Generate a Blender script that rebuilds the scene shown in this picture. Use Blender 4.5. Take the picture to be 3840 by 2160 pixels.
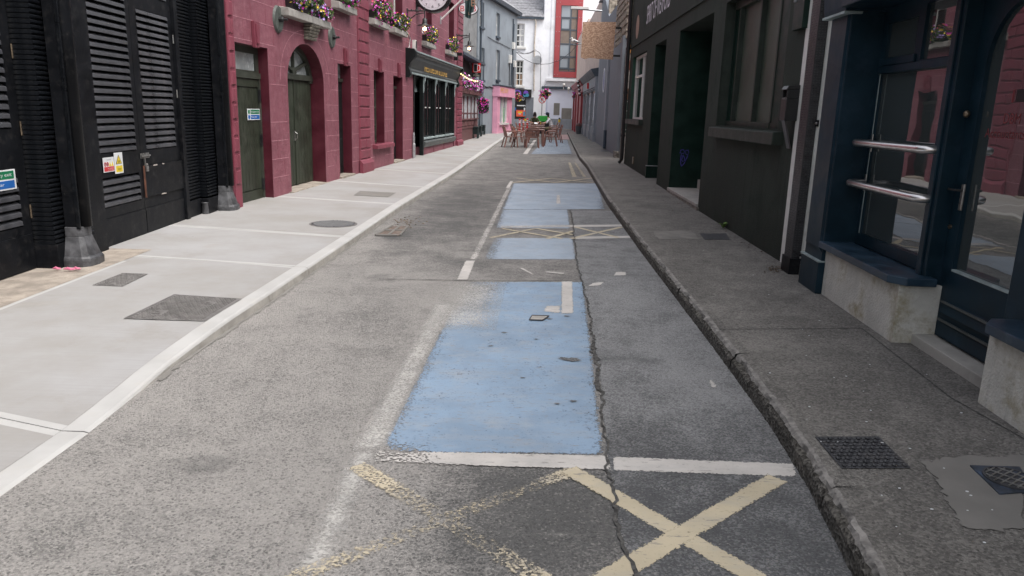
import bpy, bmesh, math, random
from mathutils import Vector, Matrix
random.seed(7)
S = bpy.context.scene
for _o in list(bpy.data.objects):
    bpy.data.objects.remove(_o)
COL = S.collection
R = math.radians

# ------------------------------------------------------------------ camera
F, PITCH, ROLL, HC = 2817.5, R(13.232), R(1.687), 1.62      # F in pixels of the 3840 wide photograph
FW = Vector((0, math.cos(PITCH), -math.sin(PITCH)))
_u = Vector((0, math.sin(PITCH), math.cos(PITCH)))
_r = Vector((1, 0, 0))
RT = _r*math.cos(ROLL) + _u*math.sin(ROLL)
UP = _u*math.cos(ROLL) - _r*math.sin(ROLL)
cd = bpy.data.cameras.new('camera')
cam = bpy.data.objects.new('camera', cd)
COL.objects.link(cam)
cd.sensor_fit = 'HORIZONTAL'
cd.sensor_width = 36
cd.lens = 36*F/3840
cd.clip_start, cd.clip_end = 0.05, 2000
_m = Matrix((RT, UP, -FW)).transposed().to_4x4()
_m.translation = (0, 0, HC)
cam.matrix_world = _m
S.camera = cam

# ------------------------------------------------------------------ light
SUN_EL, SUN_AZ = 62, 125          # high sun behind thin cloud, to the right and a little behind the camera
W = bpy.data.worlds.new('World')
S.world = W
W.use_nodes = True
nt = W.node_tree
sky = nt.nodes.new('ShaderNodeTexSky')
sky.sky_type = 'NISHITA'
sky.sun_disc = False
sky.sun_elevation, sky.sun_rotation = R(SUN_EL), R(SUN_AZ)
sky.air_density, sky.dust_density, sky.ozone_density = 1.0, 4.0, 1.0
hs = nt.nodes.new('ShaderNodeHueSaturation')
hs.inputs['Saturation'].default_value = 0.32
bg = nt.nodes['Background']
bg.inputs['Strength'].default_value = 0.15
nt.links.new(sky.outputs[0], hs.inputs['Color'])
nt.links.new(hs.outputs[0], bg.inputs['Color'])
sl = bpy.data.lights.new('sun', 'SUN')
sl.energy, sl.angle, sl.color = 1.3, R(50), (1, 0.965, 0.92)
so = bpy.data.objects.new('sun', sl)
COL.objects.link(so)
_d = Vector((math.sin(R(SUN_AZ))*math.cos(R(SUN_EL)), math.cos(R(SUN_AZ))*math.cos(R(SUN_EL)), math.sin(R(SUN_EL))))
so.rotation_euler = _d.to_track_quat('Z', 'Y').to_euler()
so.location = (16, -11, 30)
S.view_settings.view_transform = 'Standard'
S.view_settings.look = 'None'
S.view_settings.gamma = 1
S.view_settings.exposure = 0.90

# ------------------------------------------------------------------ helpers: pixels to places
def ray(x, y):
    return FW + RT*((x-1920)/F) - UP*((y-1080)/F)

def gz(y):                         # the street climbs gently away from the camera
    return 0.0 if y < 4 else (.000375*(y-4)**2 if y < 12 else .006*(y-8))

def G(x, y, off=0.0):              # where a pixel's ray meets the ground (or off above it)
    z, d = off, ray(x, y)
    for i in range(60):
        t = (z-HC)/d.z
        p = Vector((0, 0, HC)) + d*t
        z = .5*z + .5*(gz(p.y)+off)
    return p

class Fr:                          # a wall: u runs along it, w out of it, z up
    def __init__(s, p0, U, Wv, rd=1):
        s.p0, s.U, s.W, s.rd = Vector((p0[0], p0[1], 0)), Vector((U[0], U[1], 0)).normalized(), Vector((Wv[0], Wv[1], 0)).normalized(), rd
    def pt(s, u, w, z):
        return s.p0 + s.U*u + s.W*w + Vector((0, 0, z))
    def px(s, x, y, w=0.0):
        d = ray(x, y)
        t = (s.p0 + s.W*w - Vector((0, 0, HC))).dot(s.W)/d.dot(s.W)
        q = Vector((0, 0, HC)) + d*t
        return (q-s.p0).dot(s.U), q.z
    def u(s, x, y, w=0.0): return s.px(x, y, w)[0]
    def z(s, x, y, w=0.0): return s.px(x, y, w)[1]

def left(p0, az):
    a = R(az)
    return Fr(p0, (math.sin(a), math.cos(a)), (math.cos(a), -math.sin(a)), 1)

def right(p0, az):
    a = R(az)
    return Fr(p0, (math.sin(a), math.cos(a)), (-math.cos(a), math.sin(a)), -1)

# ------------------------------------------------------------------ helpers: meshes
def root_loc(o):
    while o.parent:
        o = o.parent
    return o.location

class MB:
    def __init__(s, fr=None):
        s.v, s.f, s.m, s.fr, s.mi = [], [], [], fr, 0
    def P(s, p):
        return s.fr.pt(*p) if s.fr else Vector(p)
    def add(s, vs, fs):
        b = len(s.v)
        s.v += [s.P(p) for p in vs]
        for f in fs:
            s.f.append(tuple(i+b for i in f)); s.m.append(s.mi)
        return s
    def quad(s, *p):
        return s.add(p, [tuple(range(len(p)))])
    def box(s, a, b, c, d, e, f):
        return s.add([(a,c,e),(b,c,e),(b,d,e),(a,d,e),(a,c,f),(b,c,f),(b,d,f),(a,d,f)],
                     [(0,3,2,1),(4,5,6,7),(0,1,5,4),(1,2,6,5),(2,3,7,6),(3,0,4,7)])
    def loft(s, A, B):             # two equal rings, capped
        n = len(A)
        return s.add(list(A)+list(B), [tuple(range(n))[::-1], tuple(range(n, 2*n))] +
                     [(i, (i+1) % n, n+(i+1) % n, n+i) for i in range(n)])
    def prism(s, poly, w0, w1):    # outline in u,z pushed through w
        return s.loft([(u, w0, z) for u, z in poly], [(u, w1, z) for u, z in poly])
    def uprism(s, poly, u0, u1):   # outline in w,z pushed along u
        return s.loft([(u0, w, z) for w, z in poly], [(u1, w, z) for w, z in poly])
    def zprism(s, poly, z0, z1):
        return s.loft([(a, b, z0) for a, b in poly], [(a, b, z1) for a, b in poly])
    def tube(s, path, r, n=8, caps=True):
        path = [Vector(p) for p in path]
        rs = r if isinstance(r, (list, tuple)) else [r]*len(path)
        rings = []
        for i, p in enumerate(path):
            t = (path[min(i+1, len(path)-1)]-path[max(i-1, 0)]).normalized()
            a = Vector((0, 0, 1)) if abs(t.z) < .9 else Vector((1, 0, 0))
            x = t.cross(a).normalized(); y = t.cross(x)
            rings.append([p+(x*math.cos(2*math.pi*k/n)+y*math.sin(2*math.pi*k/n))*rs[i] for k in range(n)])
        vs = [tuple(q) for g in rings for q in g]
        fs = [(i*n+k, i*n+(k+1) % n, (i+1)*n+(k+1) % n, (i+1)*n+k) for i in range(len(path)-1) for k in range(n)]
        if caps:
            fs += [tuple(range(n))[::-1], tuple(range((len(path)-1)*n, len(path)*n))]
        return s.add(vs, fs)
    def lathe(s, c, prof, n=20, axis='z'):
        vs = []
        for r, h in prof:
            for k in range(n):
                a = 2*math.pi*k/n
                q = (r*math.cos(a), r*math.sin(a), h)
                if axis == 'u': q = (q[2], q[0], q[1])
                if axis == 'w': q = (q[0], q[2], q[1])
                vs.append((c[0]+q[0], c[1]+q[1], c[2]+q[2]))
        m = len(prof)
        fs = [(i*n+k, i*n+(k+1) % n, (i+1)*n+(k+1) % n, (i+1)*n+k) for i in range(m-1) for k in range(n)]
        fs += [tuple(range(n))[::-1], tuple(range((m-1)*n, m*n))]
        return s.add(vs, fs)
    def ball(s, c, r, n=10, m=7):
        r = (r, r, r) if not isinstance(r, (tuple, list)) else r
        vs = [(c[0], c[1], c[2]-r[2])]
        for i in range(1, m):
            t = math.pi*i/m
            for k in range(n):
                a = 2*math.pi*k/n
                vs.append((c[0]+r[0]*math.sin(t)*math.cos(a), c[1]+r[1]*math.sin(t)*math.sin(a), c[2]-r[2]*math.cos(t)))
        vs.append((c[0], c[1], c[2]+r[2]))
        fs = [(0, 1+(k+1) % n, 1+k) for k in range(n)]
        for i in range(m-2):
            fs += [(1+i*n+k, 1+i*n+(k+1) % n, 1+(i+1)*n+(k+1) % n, 1+(i+1)*n+k) for k in range(n)]
        l = len(vs)-1
        fs += [(l, 1+(m-2)*n+k, 1+(m-2)*n+(k+1) % n) for k in range(n)]
        return s.add(vs, fs)
    def build(s, name, mat, parent=None, smooth=False, bevel=0, solid=True, loc=None, attr=None, **tags):
        if parent is not None:
            L = root_loc(parent)
        elif loc is not None:
            L = Vector(loc)
        else:
            xs = [p.x for p in s.v]; ys = [p.y for p in s.v]
            L = Vector(((min(xs)+max(xs))/2, (min(ys)+max(ys))/2, min(p.z for p in s.v)))
        me = bpy.data.meshes.new(name)
        me.from_pydata([p-L for p in s.v], [], s.f)
        mats = mat if isinstance(mat, (list, tuple)) else [mat]
        for m in mats:
            me.materials.append(m)
        if len(mats) > 1:
            me.polygons.foreach_set('material_index', s.m)
        if solid:
            bm = bmesh.new(); bm.from_mesh(me)
            bmesh.ops.recalc_face_normals(bm, faces=bm.faces)
            bm.to_mesh(me); bm.free()
        if attr:
            for k, vals in attr.items():
                a = me.attributes.new(k, 'FLOAT', 'POINT')
                a.data.foreach_set('value', vals)
        if smooth:
            me.polygons.foreach_set('use_smooth', [True]*len(me.polygons))
        me.update()
        o = bpy.data.objects.new(name, me)
        COL.objects.link(o)
        if parent is not None:
            o.parent = parent
        else:
            o.location = L
        if bevel:
            b = o.modifiers.new('bevel', 'BEVEL'); b.width = bevel; b.segments = 2; b.limit_method = 'ANGLE'; b.angle_limit = R(40)
            b.harden_normals = False
        for k, v in tags.items():
            o[k] = v
        return o

def thing(name, label, cat, loc, group=None, kind=None):
    o = bpy.data.objects.new(name, None)
    COL.objects.link(o)
    o.location = loc
    o.empty_display_size = .1
    o['label'], o['category'] = label, cat
    if group: o['group'] = group
    if kind: o['kind'] = kind
    return o

def setting(name, loc=(0, 0, 0)):
    o = bpy.data.objects.new(name, None)
    COL.objects.link(o); o.location = loc; o['kind'] = 'structure'
    return o

def rep(o, offs):                  # more of one part, sharing its mesh
    for d in offs:
        c = o.copy(); COL.objects.link(c); c.parent = o.parent; c.location = Vector(o.location)+Vector(d)

def copy_tree(o, parent=None):
    c = o.copy(); COL.objects.link(c)
    if parent: c.parent = parent
    for ch in list(o.children):
        copy_tree(ch, c)
    return c

def holes_wall(mb, u0, u1, z0, z1, holes, w=0.0, rmi=0):
    """front of a wall with rectangular openings; hole = (u0,u1,z0,z1,depth)"""
    us = sorted({u0, u1, *[h[0] for h in holes], *[h[1] for h in holes]})
    zs = sorted({z0, z1, *[h[2] for h in holes], *[h[3] for h in holes]})
    us = [u for u in us if u0 <= u <= u1]; zs = [z for z in zs if z0 <= z <= z1]
    for a, b in zip(us, us[1:]):
        run = None
        for c, d in zip(zs, zs[1:]):
            m = ((a+b)/2, (c+d)/2)
            inside = any(h[0] < m[0] < h[1] and h[2] < m[1] < h[3] for h in holes)
            if not inside:
                mb.quad((a, w, c), (b, w, c), (b, w, d), (a, w, d))
    for a, b, c, d, dep in holes:
        if dep <= 0: continue
        a2, b2, c2, d2 = max(a, u0), min(b, u1), max(c, z0), min(d, z1)
        k = w-dep; mb.mi = rmi
        mb.quad((a2, w, c2), (a2, k, c2), (a2, k, d2), (a2, w, d2))
        mb.quad((b2, w, c2), (b2, k, c2), (b2, k, d2), (b2, w, d2))
        mb.quad((a2, w, d2), (b2, w, d2), (b2, k, d2), (a2, k, d2))
        mb.quad((a2, w, c2), (b2, w, c2), (b2, k, c2), (a2, k, c2)); mb.mi = 0

def shell(mb, u0, u1, z0, z1, w, depth):   # the rest of the building's block behind its front
    k = w-depth
    mb.quad((u0, w, z0), (u0, k, z0), (u0, k, z1), (u0, w, z1))
    mb.quad((u1, w, z0), (u1, k, z0), (u1, k, z1), (u1, w, z1))
    mb.quad((u0, k, z0), (u1, k, z0), (u1, k, z1), (u0, k, z1))
    mb.quad((u0, w, z1), (u1, w, z1), (u1, k, z1), (u0, k, z1))

def text(mb, s, u, z, w, width, height, ext=.003, align='L', slantz=0.0, font_shear=0.0, spacing=1.0):
    """flat lettering laid on a wall frame, reading left to right from the street"""
    cu = bpy.data.curves.new('t', 'FONT')
    cu.body = s; cu.size = 1; cu.extrude = 0.0; cu.resolution_u = 3; cu.shear = font_shear; cu.space_character = spacing
    ob = bpy.data.objects.new('t', cu); COL.objects.link(ob)
    bpy.context.view_layer.update()
    me = bpy.data.meshes.new_from_object(ob.evaluated_get(bpy.context.evaluated_depsgraph_get()))
    vs = [v.co.copy() for v in me.vertices]; fs = [tuple(p.vertices) for p in me.polygons]
    bpy.data.objects.remove(ob); bpy.data.curves.remove(cu); bpy.data.meshes.remove(me)
    x0, x1 = min(v.x for v in vs), max(v.x for v in vs); y0, y1 = min(v.y for v in vs), max(v.y for v in vs)
    sx = width/(x1-x0) if width else height/(y1-y0)
    sy = height/(y1-y0)
    rd = mb.fr.rd if mb.fr else 1
    out = [(u+rd*(v.x-x0)*sx, w+ext, z+(v.y-y0)*sy+slantz*(v.x-x0)*sx) for v in vs]
    mb.add(out, fs)
    return (x1-x0)*sx
# ------------------------------------------------------------------ materials
class N:
    def __init__(s, name):
        s.m = bpy.data.materials.new(name); s.m.use_nodes = True
        s.t = s.m.node_tree; s.b = s.t.nodes['Principled BSDF']; s.out = s.t.nodes['Material Output']
        s.co = s.t.nodes.new('ShaderNodeTexCoord').outputs['Object']
    def n(s, typ, **kw):
        x = s.t.nodes.new('ShaderNode'+typ)
        for k, v in kw.items():
            if hasattr(x, k) and k not in ('Scale',): setattr(x, k, v)
        return x
    def l(s, a, b): s.t.links.new(a, b)
    def map(s, scale=(1, 1, 1), rot=(0, 0, 0)):
        x = s.n('Mapping'); s.l(s.co, x.inputs[0]); x.inputs['Scale'].default_value = scale; x.inputs['Rotation'].default_value = rot
        return x.outputs[0]
    def noise(s, scale, detail=3, rough=.55, co=None, dist=0):
        x = s.n('TexNoise'); x.inputs['Scale'].default_value = scale; x.inputs['Detail'].default_value = detail
        x.inputs['Roughness'].default_value = rough; x.inputs['Distortion'].default_value = dist
        s.l(co or s.co, x.inputs['Vector'])
        return x.outputs['Fac']
    def vor(s, scale, co=None, out='Distance', feature='F1', rnd=1):
        x = s.n('TexVoronoi'); x.feature = feature; x.inputs['Scale'].default_value = scale
        x.inputs['Randomness'].default_value = rnd
        s.l(co or s.co, x.inputs['Vector'])
        return x.outputs[out]
    def ramp(s, f, a, b, c0=0.0, c1=1.0):
        x = s.n('MapRange'); x.interpolation_type = 'SMOOTHSTEP'
        s.l(f, x.inputs[0])
        for i, v in enumerate((a, b, c0, c1)): x.inputs[1+i].default_value = v
        return x.outputs[0]
    def math(s, op, a, b=None):
        x = s.n('Math'); x.operation = op
        for i, v in enumerate((a, b)):
            if v is None: continue
            if isinstance(v, (int, float)): x.inputs[i].default_value = v
            else: s.l(v, x.inputs[i])
        return x.outputs[0]
    def mix(s, f, a, b, mode='MIX'):
        x = s.n('Mix'); x.data_type = 'RGBA'; x.blend_type = mode
        for i, v in ((0, f), (6, a), (7, b)):
            if isinstance(v, (int, float)): x.inputs[i].default_value = v
            elif isinstance(v, tuple): x.inputs[i].default_value = (*v, 1)
            else: s.l(v, x.inputs[i])
        return x.outputs[2]
    def attr(s, name):
        x = s.n('Attribute'); x.attribute_name = name
        return x.outputs['Fac']
    def bump(s, h, strength=.3, dist=.01, prev=None):
        x = s.n('Bump'); x.inputs['Strength'].default_value = strength; x.inputs['Distance'].default_value = dist
        s.l(h, x.inputs['Height'])
        if prev is not None: s.l(prev, x.inputs['Normal'])
        return x.outputs[0]
    def done(s, col=None, rough=.6, normal=None, metal=0, spec=.5, alpha=None):
        if isinstance(col, tuple): s.b.inputs['Base Color'].default_value = (*col, 1)
        elif col is not None: s.l(col, s.b.inputs['Base Color'])
        if isinstance(rough, (int, float)): s.b.inputs['Roughness'].default_value = rough
        else: s.l(rough, s.b.inputs['Roughness'])
        if normal is not None: s.l(normal, s.b.inputs['Normal'])
        s.b.inputs['Metallic'].default_value = metal
        s.b.inputs['Specular IOR Level'].default_value = spec
        if alpha is not None:
            tr = s.n('BsdfTransparent'); mx = s.n('MixShader')
            s.l(alpha, mx.inputs[0]); s.l(tr.outputs[0], mx.inputs[1]); s.l(s.b.outputs[0], mx.inputs[2]); s.l(mx.outputs[0], s.out.inputs[0])
        return s.m

def sc(c, k): return tuple(min(1, x*k) for x in c)

def M(name, col, rough=.6, var=.2, vs=2.5, bump=.25, bs=70, bd=.004, metal=0, spec=.5, dirt=None, dirt_amt=.5, dirt_s=4, streak=0, chips=None):
    n = N(name)
    a = n.noise(vs, 5, .6)
    c = n.mix(n.ramp(a, .3, .7), sc(col, 1-var), sc(col, 1+var))
    if streak:
        st = n.noise(1, 4, .6, n.map((14, 14, .7)))
        c = n.mix(n.math('MULTIPLY', n.ramp(st, .5, .75), streak), c, sc(col, .55))
    if dirt:
        d = n.noise(dirt_s, 6, .7)
        c = n.mix(n.math('MULTIPLY', n.ramp(d, .5, .72), dirt_amt), c, dirt)
    if chips:
        d = n.noise(22, 4, .65)
        c = n.mix(n.ramp(d, .70, .74), c, chips)
    h = n.noise(bs, 4, .6)
    r = n.ramp(a, .2, .8, max(0, rough-.12), min(1, rough+.12))
    return n.done(c, r, n.bump(h, bump, bd), metal, spec)

def flat(name, col, rough=.5, metal=0, spec=.5):
    n = N(name)
    a = n.noise(9, 3)
    return n.done(n.mix(n.ramp(a, .3, .7), sc(col, .9), sc(col, 1.08)), rough, None, metal, spec)

def glow(name, col, strength):
    n = N(name)
    n.b.inputs['Emission Color'].default_value = (*col, 1)
    n.b.inputs['Emission Strength'].default_value = strength
    return n.done(col, .4)

def glassy(name, tint, rough=.04, clear=0.0, ior=1.5):
    """window glass: mirrors the street, dark room behind"""
    n = N(name)
    w = n.noise(2.2, 2)
    nm = n.bump(w, .028, .05)
    n.b.inputs['IOR'].default_value = ior
    n.b.inputs['Coat Weight'].default_value = 0
    if clear:
        n.b.inputs['Transmission Weight'].default_value = clear
    return n.done(tint, rough, nm, 0, .9)

MAROON = None
def make_maroon():
    n = N('maroon_render')
    a = n.noise(1.3, 5, .6); b = n.noise(9, 5, .65)
    c = n.mix(n.ramp(a, .3, .7), (.205, .064, .086), (.262, .090, .116))
    c = n.mix(n.math('MULTIPLY', n.ramp(b, .46, .72), .6), c, (.31, .135, .16))
    st = n.noise(1, 4, .6, n.map((10, 10, .6)))
    c = n.mix(n.math('MULTIPLY', n.ramp(st, .52, .75), .35), c, (.12, .035, .046))
    h = n.noise(38, 5, .7); h2 = n.noise(6, 4, .6)
    nm = n.bump(h2, .5, .04, n.bump(h, .75, .016))
    return n.done(c, .62, nm, 0, .4)
MAROON = make_maroon()
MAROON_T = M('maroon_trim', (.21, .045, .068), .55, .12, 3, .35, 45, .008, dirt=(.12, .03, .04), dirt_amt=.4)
MAROON_D = M('deep_maroon_reveal', (.085, .012, .022), .4, .2, 3, .3, 30, .01, spec=.5)  # darker, smoother maroon, used on the reveals of the pub's openings
JOINT = M('pale_joint', (.50, .24, .28), .8, .3, 12, .3, 90)
BLK = M('black_gloss_paint', (.0085, .0092, .0112), .42, .3, 4, .22, 45, .004, spec=.11, dirt=(.045, .042, .041), dirt_amt=.45, dirt_s=9, chips=(.07, .067, .065))
BLKM = M('black_course_paint', (.006, .007, .0090), .34, .35, 6, .7, 24, .01, spec=.22, dirt=(.03, .03, .03), dirt_amt=.5, dirt_s=13)
SLAT = M('louvre_paint', (.058, .059, .066), .34, .3, 5, .25, 50, .003, spec=.6, dirt=(.13, .115, .115), dirt_amt=.6, dirt_s=6, streak=.4)
COLBASE = M('worn_column_base', (.075, .075, .08), .5, .5, 9, .3, 40, .006, dirt=(.02, .02, .022), dirt_amt=.9, dirt_s=7)
RUST = M('rusty_edge', (.16, .07, .045), .8, .4, 9)
STEEL = M('worn_steel', (.42, .41, .40), .35, .2, 20, .1, metal=.9, dirt=(.15, .10, .07), dirt_amt=.5, dirt_s=30)
INOX = flat('brushed_stainless', (.80, .76, .74), .28, 1.0)
GDOOR = M('olive_door_paint', (.034, .040, .028), .45, .25, 3, .2, 40, .003, spec=.3, dirt=(.075, .078, .062), dirt_amt=.6, dirt_s=2.2, streak=.4)
GFRAME = M('olive_frame_paint', (.045, .050, .038), .5, .2, 6, .2, dirt=(.10, .10, .085), dirt_amt=.5)
GDARK = M('pub_black_green', (.007, .010, .010), .45, .2, 4, .15, spec=.3)
FASCIA = M('pub_fascia_grey', (.075, .082, .080), .5, .3, 4, .2, 40, streak=.3)
FASCIA_T = M('pub_fascia_edge', (.30, .36, .36), .5, .25, 9)
GOLD = flat('gold_letter', (.80, .47, .10), .45, .0)
FROST = M('dusty_glass', (.40, .43, .43), .25, .3, 2.5, .05, 20, spec=.8, dirt=(.60, .61, .60), dirt_amt=.7, dirt_s=3)
PANE = glassy('dark_window_glass', (.008, .010, .011))
SHOPGLASS = glassy('shop_glass', (.046, .056, .057), .015, ior=1.85)
SKYGLASS = glassy('far_window_glass', (.30, .34, .38), .08)
WHITEP = M('white_window_paint', (.70, .69, .66), .45, .08, 8, .1)
STONE_SILL = M('grey_stone_sill', (.34, .32, .295), .85, .25, 9, .5, 60, .006, dirt=(.17, .16, .14), dirt_amt=.5, dirt_s=9)
CORBEL = M('mossy_stone_corbel', (.21, .19, .155), .9, .5, 18, .9, 30, .02, dirt=(.06, .055, .045), dirt_amt=.8, dirt_s=16)
IRON = M('dark_ironwork', (.020, .021, .022), .45, .3, 9, .2)
ANCHOR = M('green_grey_iron', (.085, .095, .085), .6, .4, 14, .4, 40, .006, dirt=(.03, .035, .03), dirt_amt=.7, dirt_s=14)
PLASTIC_BLACK = flat('black_plastic', (.014, .014, .015), .35)
LEAF = M('petunia_leaf', (.10, .165, .045), .55, .5, 30, 0)
LEAF2 = M('dark_leaf', (.030, .060, .020), .6, .5, 30, 0)
P_MAG = flat('magenta_petal', (.62, .045, .42), .55)
P_PUR = flat('violet_petal', (.46, .32, .72), .55)
P_YEL = flat('yellow_petal', (.85, .62, .07), .55)
P_WHI = flat('white_petal', (.82, .76, .84), .55)
P_RED = flat('crimson_petal', (.50, .03, .10), .55)
SIGN_W = flat('sign_white', (.72, .73, .74), .4)
SIGN_G = flat('sign_green', (.012, .17, .075), .4)
SIGN_B = flat('sign_blue', (.02, .12, .40), .4)
SIGN_R = flat('sign_red', (.56, .03, .035), .4)
SIGN_Y = flat('sign_yellow', (.75, .56, .03), .4)
INK = flat('black_ink', (.012, .012, .013), .5)
INKR = flat('dull_red_ink', (.20, .035, .04), .4)
# right-hand side
DKGREEN = M('dark_green_render', (.040, .047, .040), .75, .25, 1.2, .6, 60, .010, spec=.10, dirt=(.020, .032, .025), dirt_amt=.9, dirt_s=1.1, streak=.45)
DKTRIM = M('dark_green_gloss', (.009, .024, .018), .4, .25, 4, .15, spec=.2)
DKFRAME = M('dark_green_frame', (.034, .042, .035), .5, .2, 5, .15, spec=.2)
FROSTG = M('obscure_pane', (.055, .070, .054), .45, .2, 2, .25, 130, .002, spec=.6)
ROUGHCAST = M('white_roughcast', (.68, .68, .64), .9, .12, 2.2, .8, 60, .012, dirt=(.34, .32, .24), dirt_amt=.5, dirt_s=2.4)
NAVY = M('navy_gloss_paint', (.0085, .024, .037), .42, .25, 3, .15, 30, .003, spec=.18, dirt=(.022, .042, .065), dirt_amt=.5, dirt_s=5)
NAVYW = M('navy_sill_paint', (.014, .036, .062), .38, .3, 5, .25, 22, .005, spec=.7, dirt=(.07, .10, .13), dirt_amt=.5, dirt_s=9)
TREAD = M('black_tread_plate', (.016, .016, .019), .38, .3, 12, .3, 60, spec=.6)
BRASS = M('tarnished_brass', (.22, .17, .12), .35, .3, 30, .2, metal=.8)
GRAFF = flat('violet_spray', (.055, .045, .26), .6)
PALESTEP = M('pale_step', (.40, .38, .35), .8, .2, 4, .4, 50, .006, dirt=(.2, .18, .15), dirt_amt=.5)
ROUGHSTONE = M('rough_step_stone', (.22, .20, .175), .95, .5, 12, 1, 25, .03, dirt=(.08, .07, .06), dirt_amt=.7, dirt_s=14)
GREYBLUE = M('blue_grey_render', (.235, .265, .295), .8, .12, 1.0, .3, 50, .006, streak=.3, dirt=(.17, .19, .21), dirt_amt=.5, dirt_s=1.6)
GREYBLUE_D = M('slate_blue_paint', (.045, .062, .082), .55, .2, 3)
CONCRETE = M('grey_concrete', (.20, .20, .20), .9, .2, 2.5, .4, 40, .01)
SLATEB = M('slate_grey_hoarding', (.165, .18, .205), .65, .12, 1.6, .2, 50, .004, streak=.35)
SLATEL = M('pale_slate_paint', (.235, .255, .285), .6, .12, 3, .2, streak=.2)
SLATEN = M('navy_door_paint', (.04, .06, .085), .5, .2, 3)
REDSHOP = M('red_shopfront', (.26, .028, .036), .5, .15, 3, .1)
WHITEW = M('white_painted_wall', (.84, .85, .88), .8, .06, .8, .4, 14, .02, dirt=(.5, .5, .5), dirt_amt=.4, dirt_s=1.2)
LILAC = M('lilac_white_wall', (.68, .71, .82), .7, .06, .8, .1)
REDPANEL = M('red_cladding', (.36, .06, .066), .45, .1, 1, .05)
TAUPE = M('taupe_panel', (.21, .165, .135), .6, .1, 4, .05)
FRAMEG = flat('grey_window_frame', (.07, .085, .105), .5)
CREAM = M('cream_render', (.62, .50, .44), .8, .15, 2)
STONE = M('rubble_stone', (.33, .285, .23), .95, .5, 7, 1, 14, .06, dirt=(.12, .10, .07), dirt_amt=.8, dirt_s=5)
BRICKW = M('old_wall_end', (.38, .35, .32), .95, .4, 4, .8, 20, .04, dirt=(.15, .06, .03), dirt_amt=.9, dirt_s=2.6)
BRICKR = M('old_red_brick', (.18, .045, .025), .9, .4, 12, .8, 25, .03)
PINK = M('pink_shop_paint', (.76, .36, .49), .5, .08, 3, .1)
SLATE_ROOF = M('slate_roof', (.22, .22, .235), .75, .25, 6, .4, 14, .02)
MUGR = flat('enamel_red', (.60, .012, .012), .35)
WOODM = M('timber_maroon', (.135, .055, .055), .6, .3, 5, .3, 30, streak=.3)
CURTAIN = M('pale_curtain', (.42, .42, .44), .8, .25, 7)
BENCHG = M('bench_green', (.012, .024, .024), .5, .3, 5)
RESIN = M('brown_resin', (.21, .095, .072), .40, .15, 8, .05, spec=.55)
TABLETOP = M('brown_table_top', (.22, .10, .075), .25, .15, 6, .05, spec=.8)
GREYBIN = flat('grey_bin', (.06, .07, .08), .5)
LIMEG = flat('bright_green_bag', (.03, .36, .05), .5)
ORANGEW = M('orange_timber', (.42, .19, .05), .8, .3, 7)
GALV = M('galvanised_metal', (.45, .46, .47), .45, .15, 12, .1, metal=.7)
BULB = glow('bulb_filament', (1, .68, .28), 7)
FAIRY = glow('fairy_bulb', (1, .70, .30), 1.8)
CABLE = flat('cable', (.03, .03, .035), .6)
WCABLE = flat('white_cable', (.6, .58, .56), .5)

def make_osb():
    n = N('strand_board')
    a = n.vor(26, n.map((1, 1, 1.7), (0, .6, .3)), 'Color'); b = n.noise(10, 4, .6)
    x = n.n('SeparateColor'); n.l(a, x.inputs[0])
    c = n.mix(n.ramp(x.outputs[0], .1, .9), (.34, .195, .125), (.60, .41, .29))
    c = n.mix(n.math('MULTIPLY', n.ramp(b, .5, .7), .5), c, (.42, .26, .17))
    return n.done(c, .8, n.bump(x.outputs[1], .2, .004))
OSB = make_osb()
FLAGM = M('dark_green_flag', (.030, .060, .058), .8, .25, 9)

# ---- ground
def make_asphalt(name, dark, pale, attr=None, stone=120, base_mask=.5, contrast=1.0):
    n = N(name)
    v = n.n('TexVoronoi'); v.inputs['Scale'].default_value = stone; n.l(n.co, v.inputs['Vector'])
    sepc = n.n('SeparateColor'); n.l(v.outputs['Color'], sepc.inputs[0])
    big = n.noise(2.2, 6, .65); mid = n.noise(9, 5, .65); fine = n.noise(55, 3, .6)
    if attr:
        msk = n.math('ADD', n.attr(attr), n.math('MULTIPLY', n.math('SUBTRACT', big, .5), 1.25))
        msk = n.math('ADD', msk, n.math('MULTIPLY', n.math('SUBTRACT', mid, .5), .75))
    else:
        msk = n.math('ADD', n.ramp(big, .3, .7), n.math('MULTIPLY', n.math('SUBTRACT', mid, .5), .5))
        msk = n.math('MULTIPLY', msk, base_mask)
    # stones stand out dark through the dust, pale where they are worn
    speck = n.ramp(sepc.outputs[0], 0, 1, -.42*contrast, .42*contrast)
    msk2 = n.math('ADD', msk, n.math('MULTIPLY', speck, 1.0))
    c = n.mix(n.ramp(msk2, -.05, 1.05), dark, pale)
    c = n.mix(n.ramp(sepc.outputs[1], .93, .97, 0, .28), c, (.42, .40, .37))
    stn = n.noise(1.15, 7, .68)
    c = n.mix(n.math('MULTIPLY', n.ramp(stn, .54, .70), .55), c, sc(dark, .95))
    scf = n.noise(1, 6, .7, n.map((1.3, 6.5, 1)))
    c = n.mix(n.math('MULTIPLY', n.ramp(scf, .55, .72), .30), c, pale)
    c = n.mix(n.ramp(sepc.outputs[2], .86, .95, 0, .5), c, sc(dark, .5))
    c = n.mix(n.math('MULTIPLY', n.ramp(fine, .55, .75), .35), c, sc(dark, .6))
    h = n.math('ADD', n.ramp(v.outputs['Distance'], .1, .7, 1, 0), n.math('MULTIPLY', fine, .6))
    return n.done(c, .82, n.bump(h, .75, .006), 0, .35)
ROAD = make_asphalt('worn_asphalt', (.100, .098, .096), (.32, .302, .284), 'dust', 120, contrast=.62)
PATCH = make_asphalt('trench_asphalt', (.090, .091, .094), (.30, .30, .302), 'dust', 130, contrast=.60)
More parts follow.
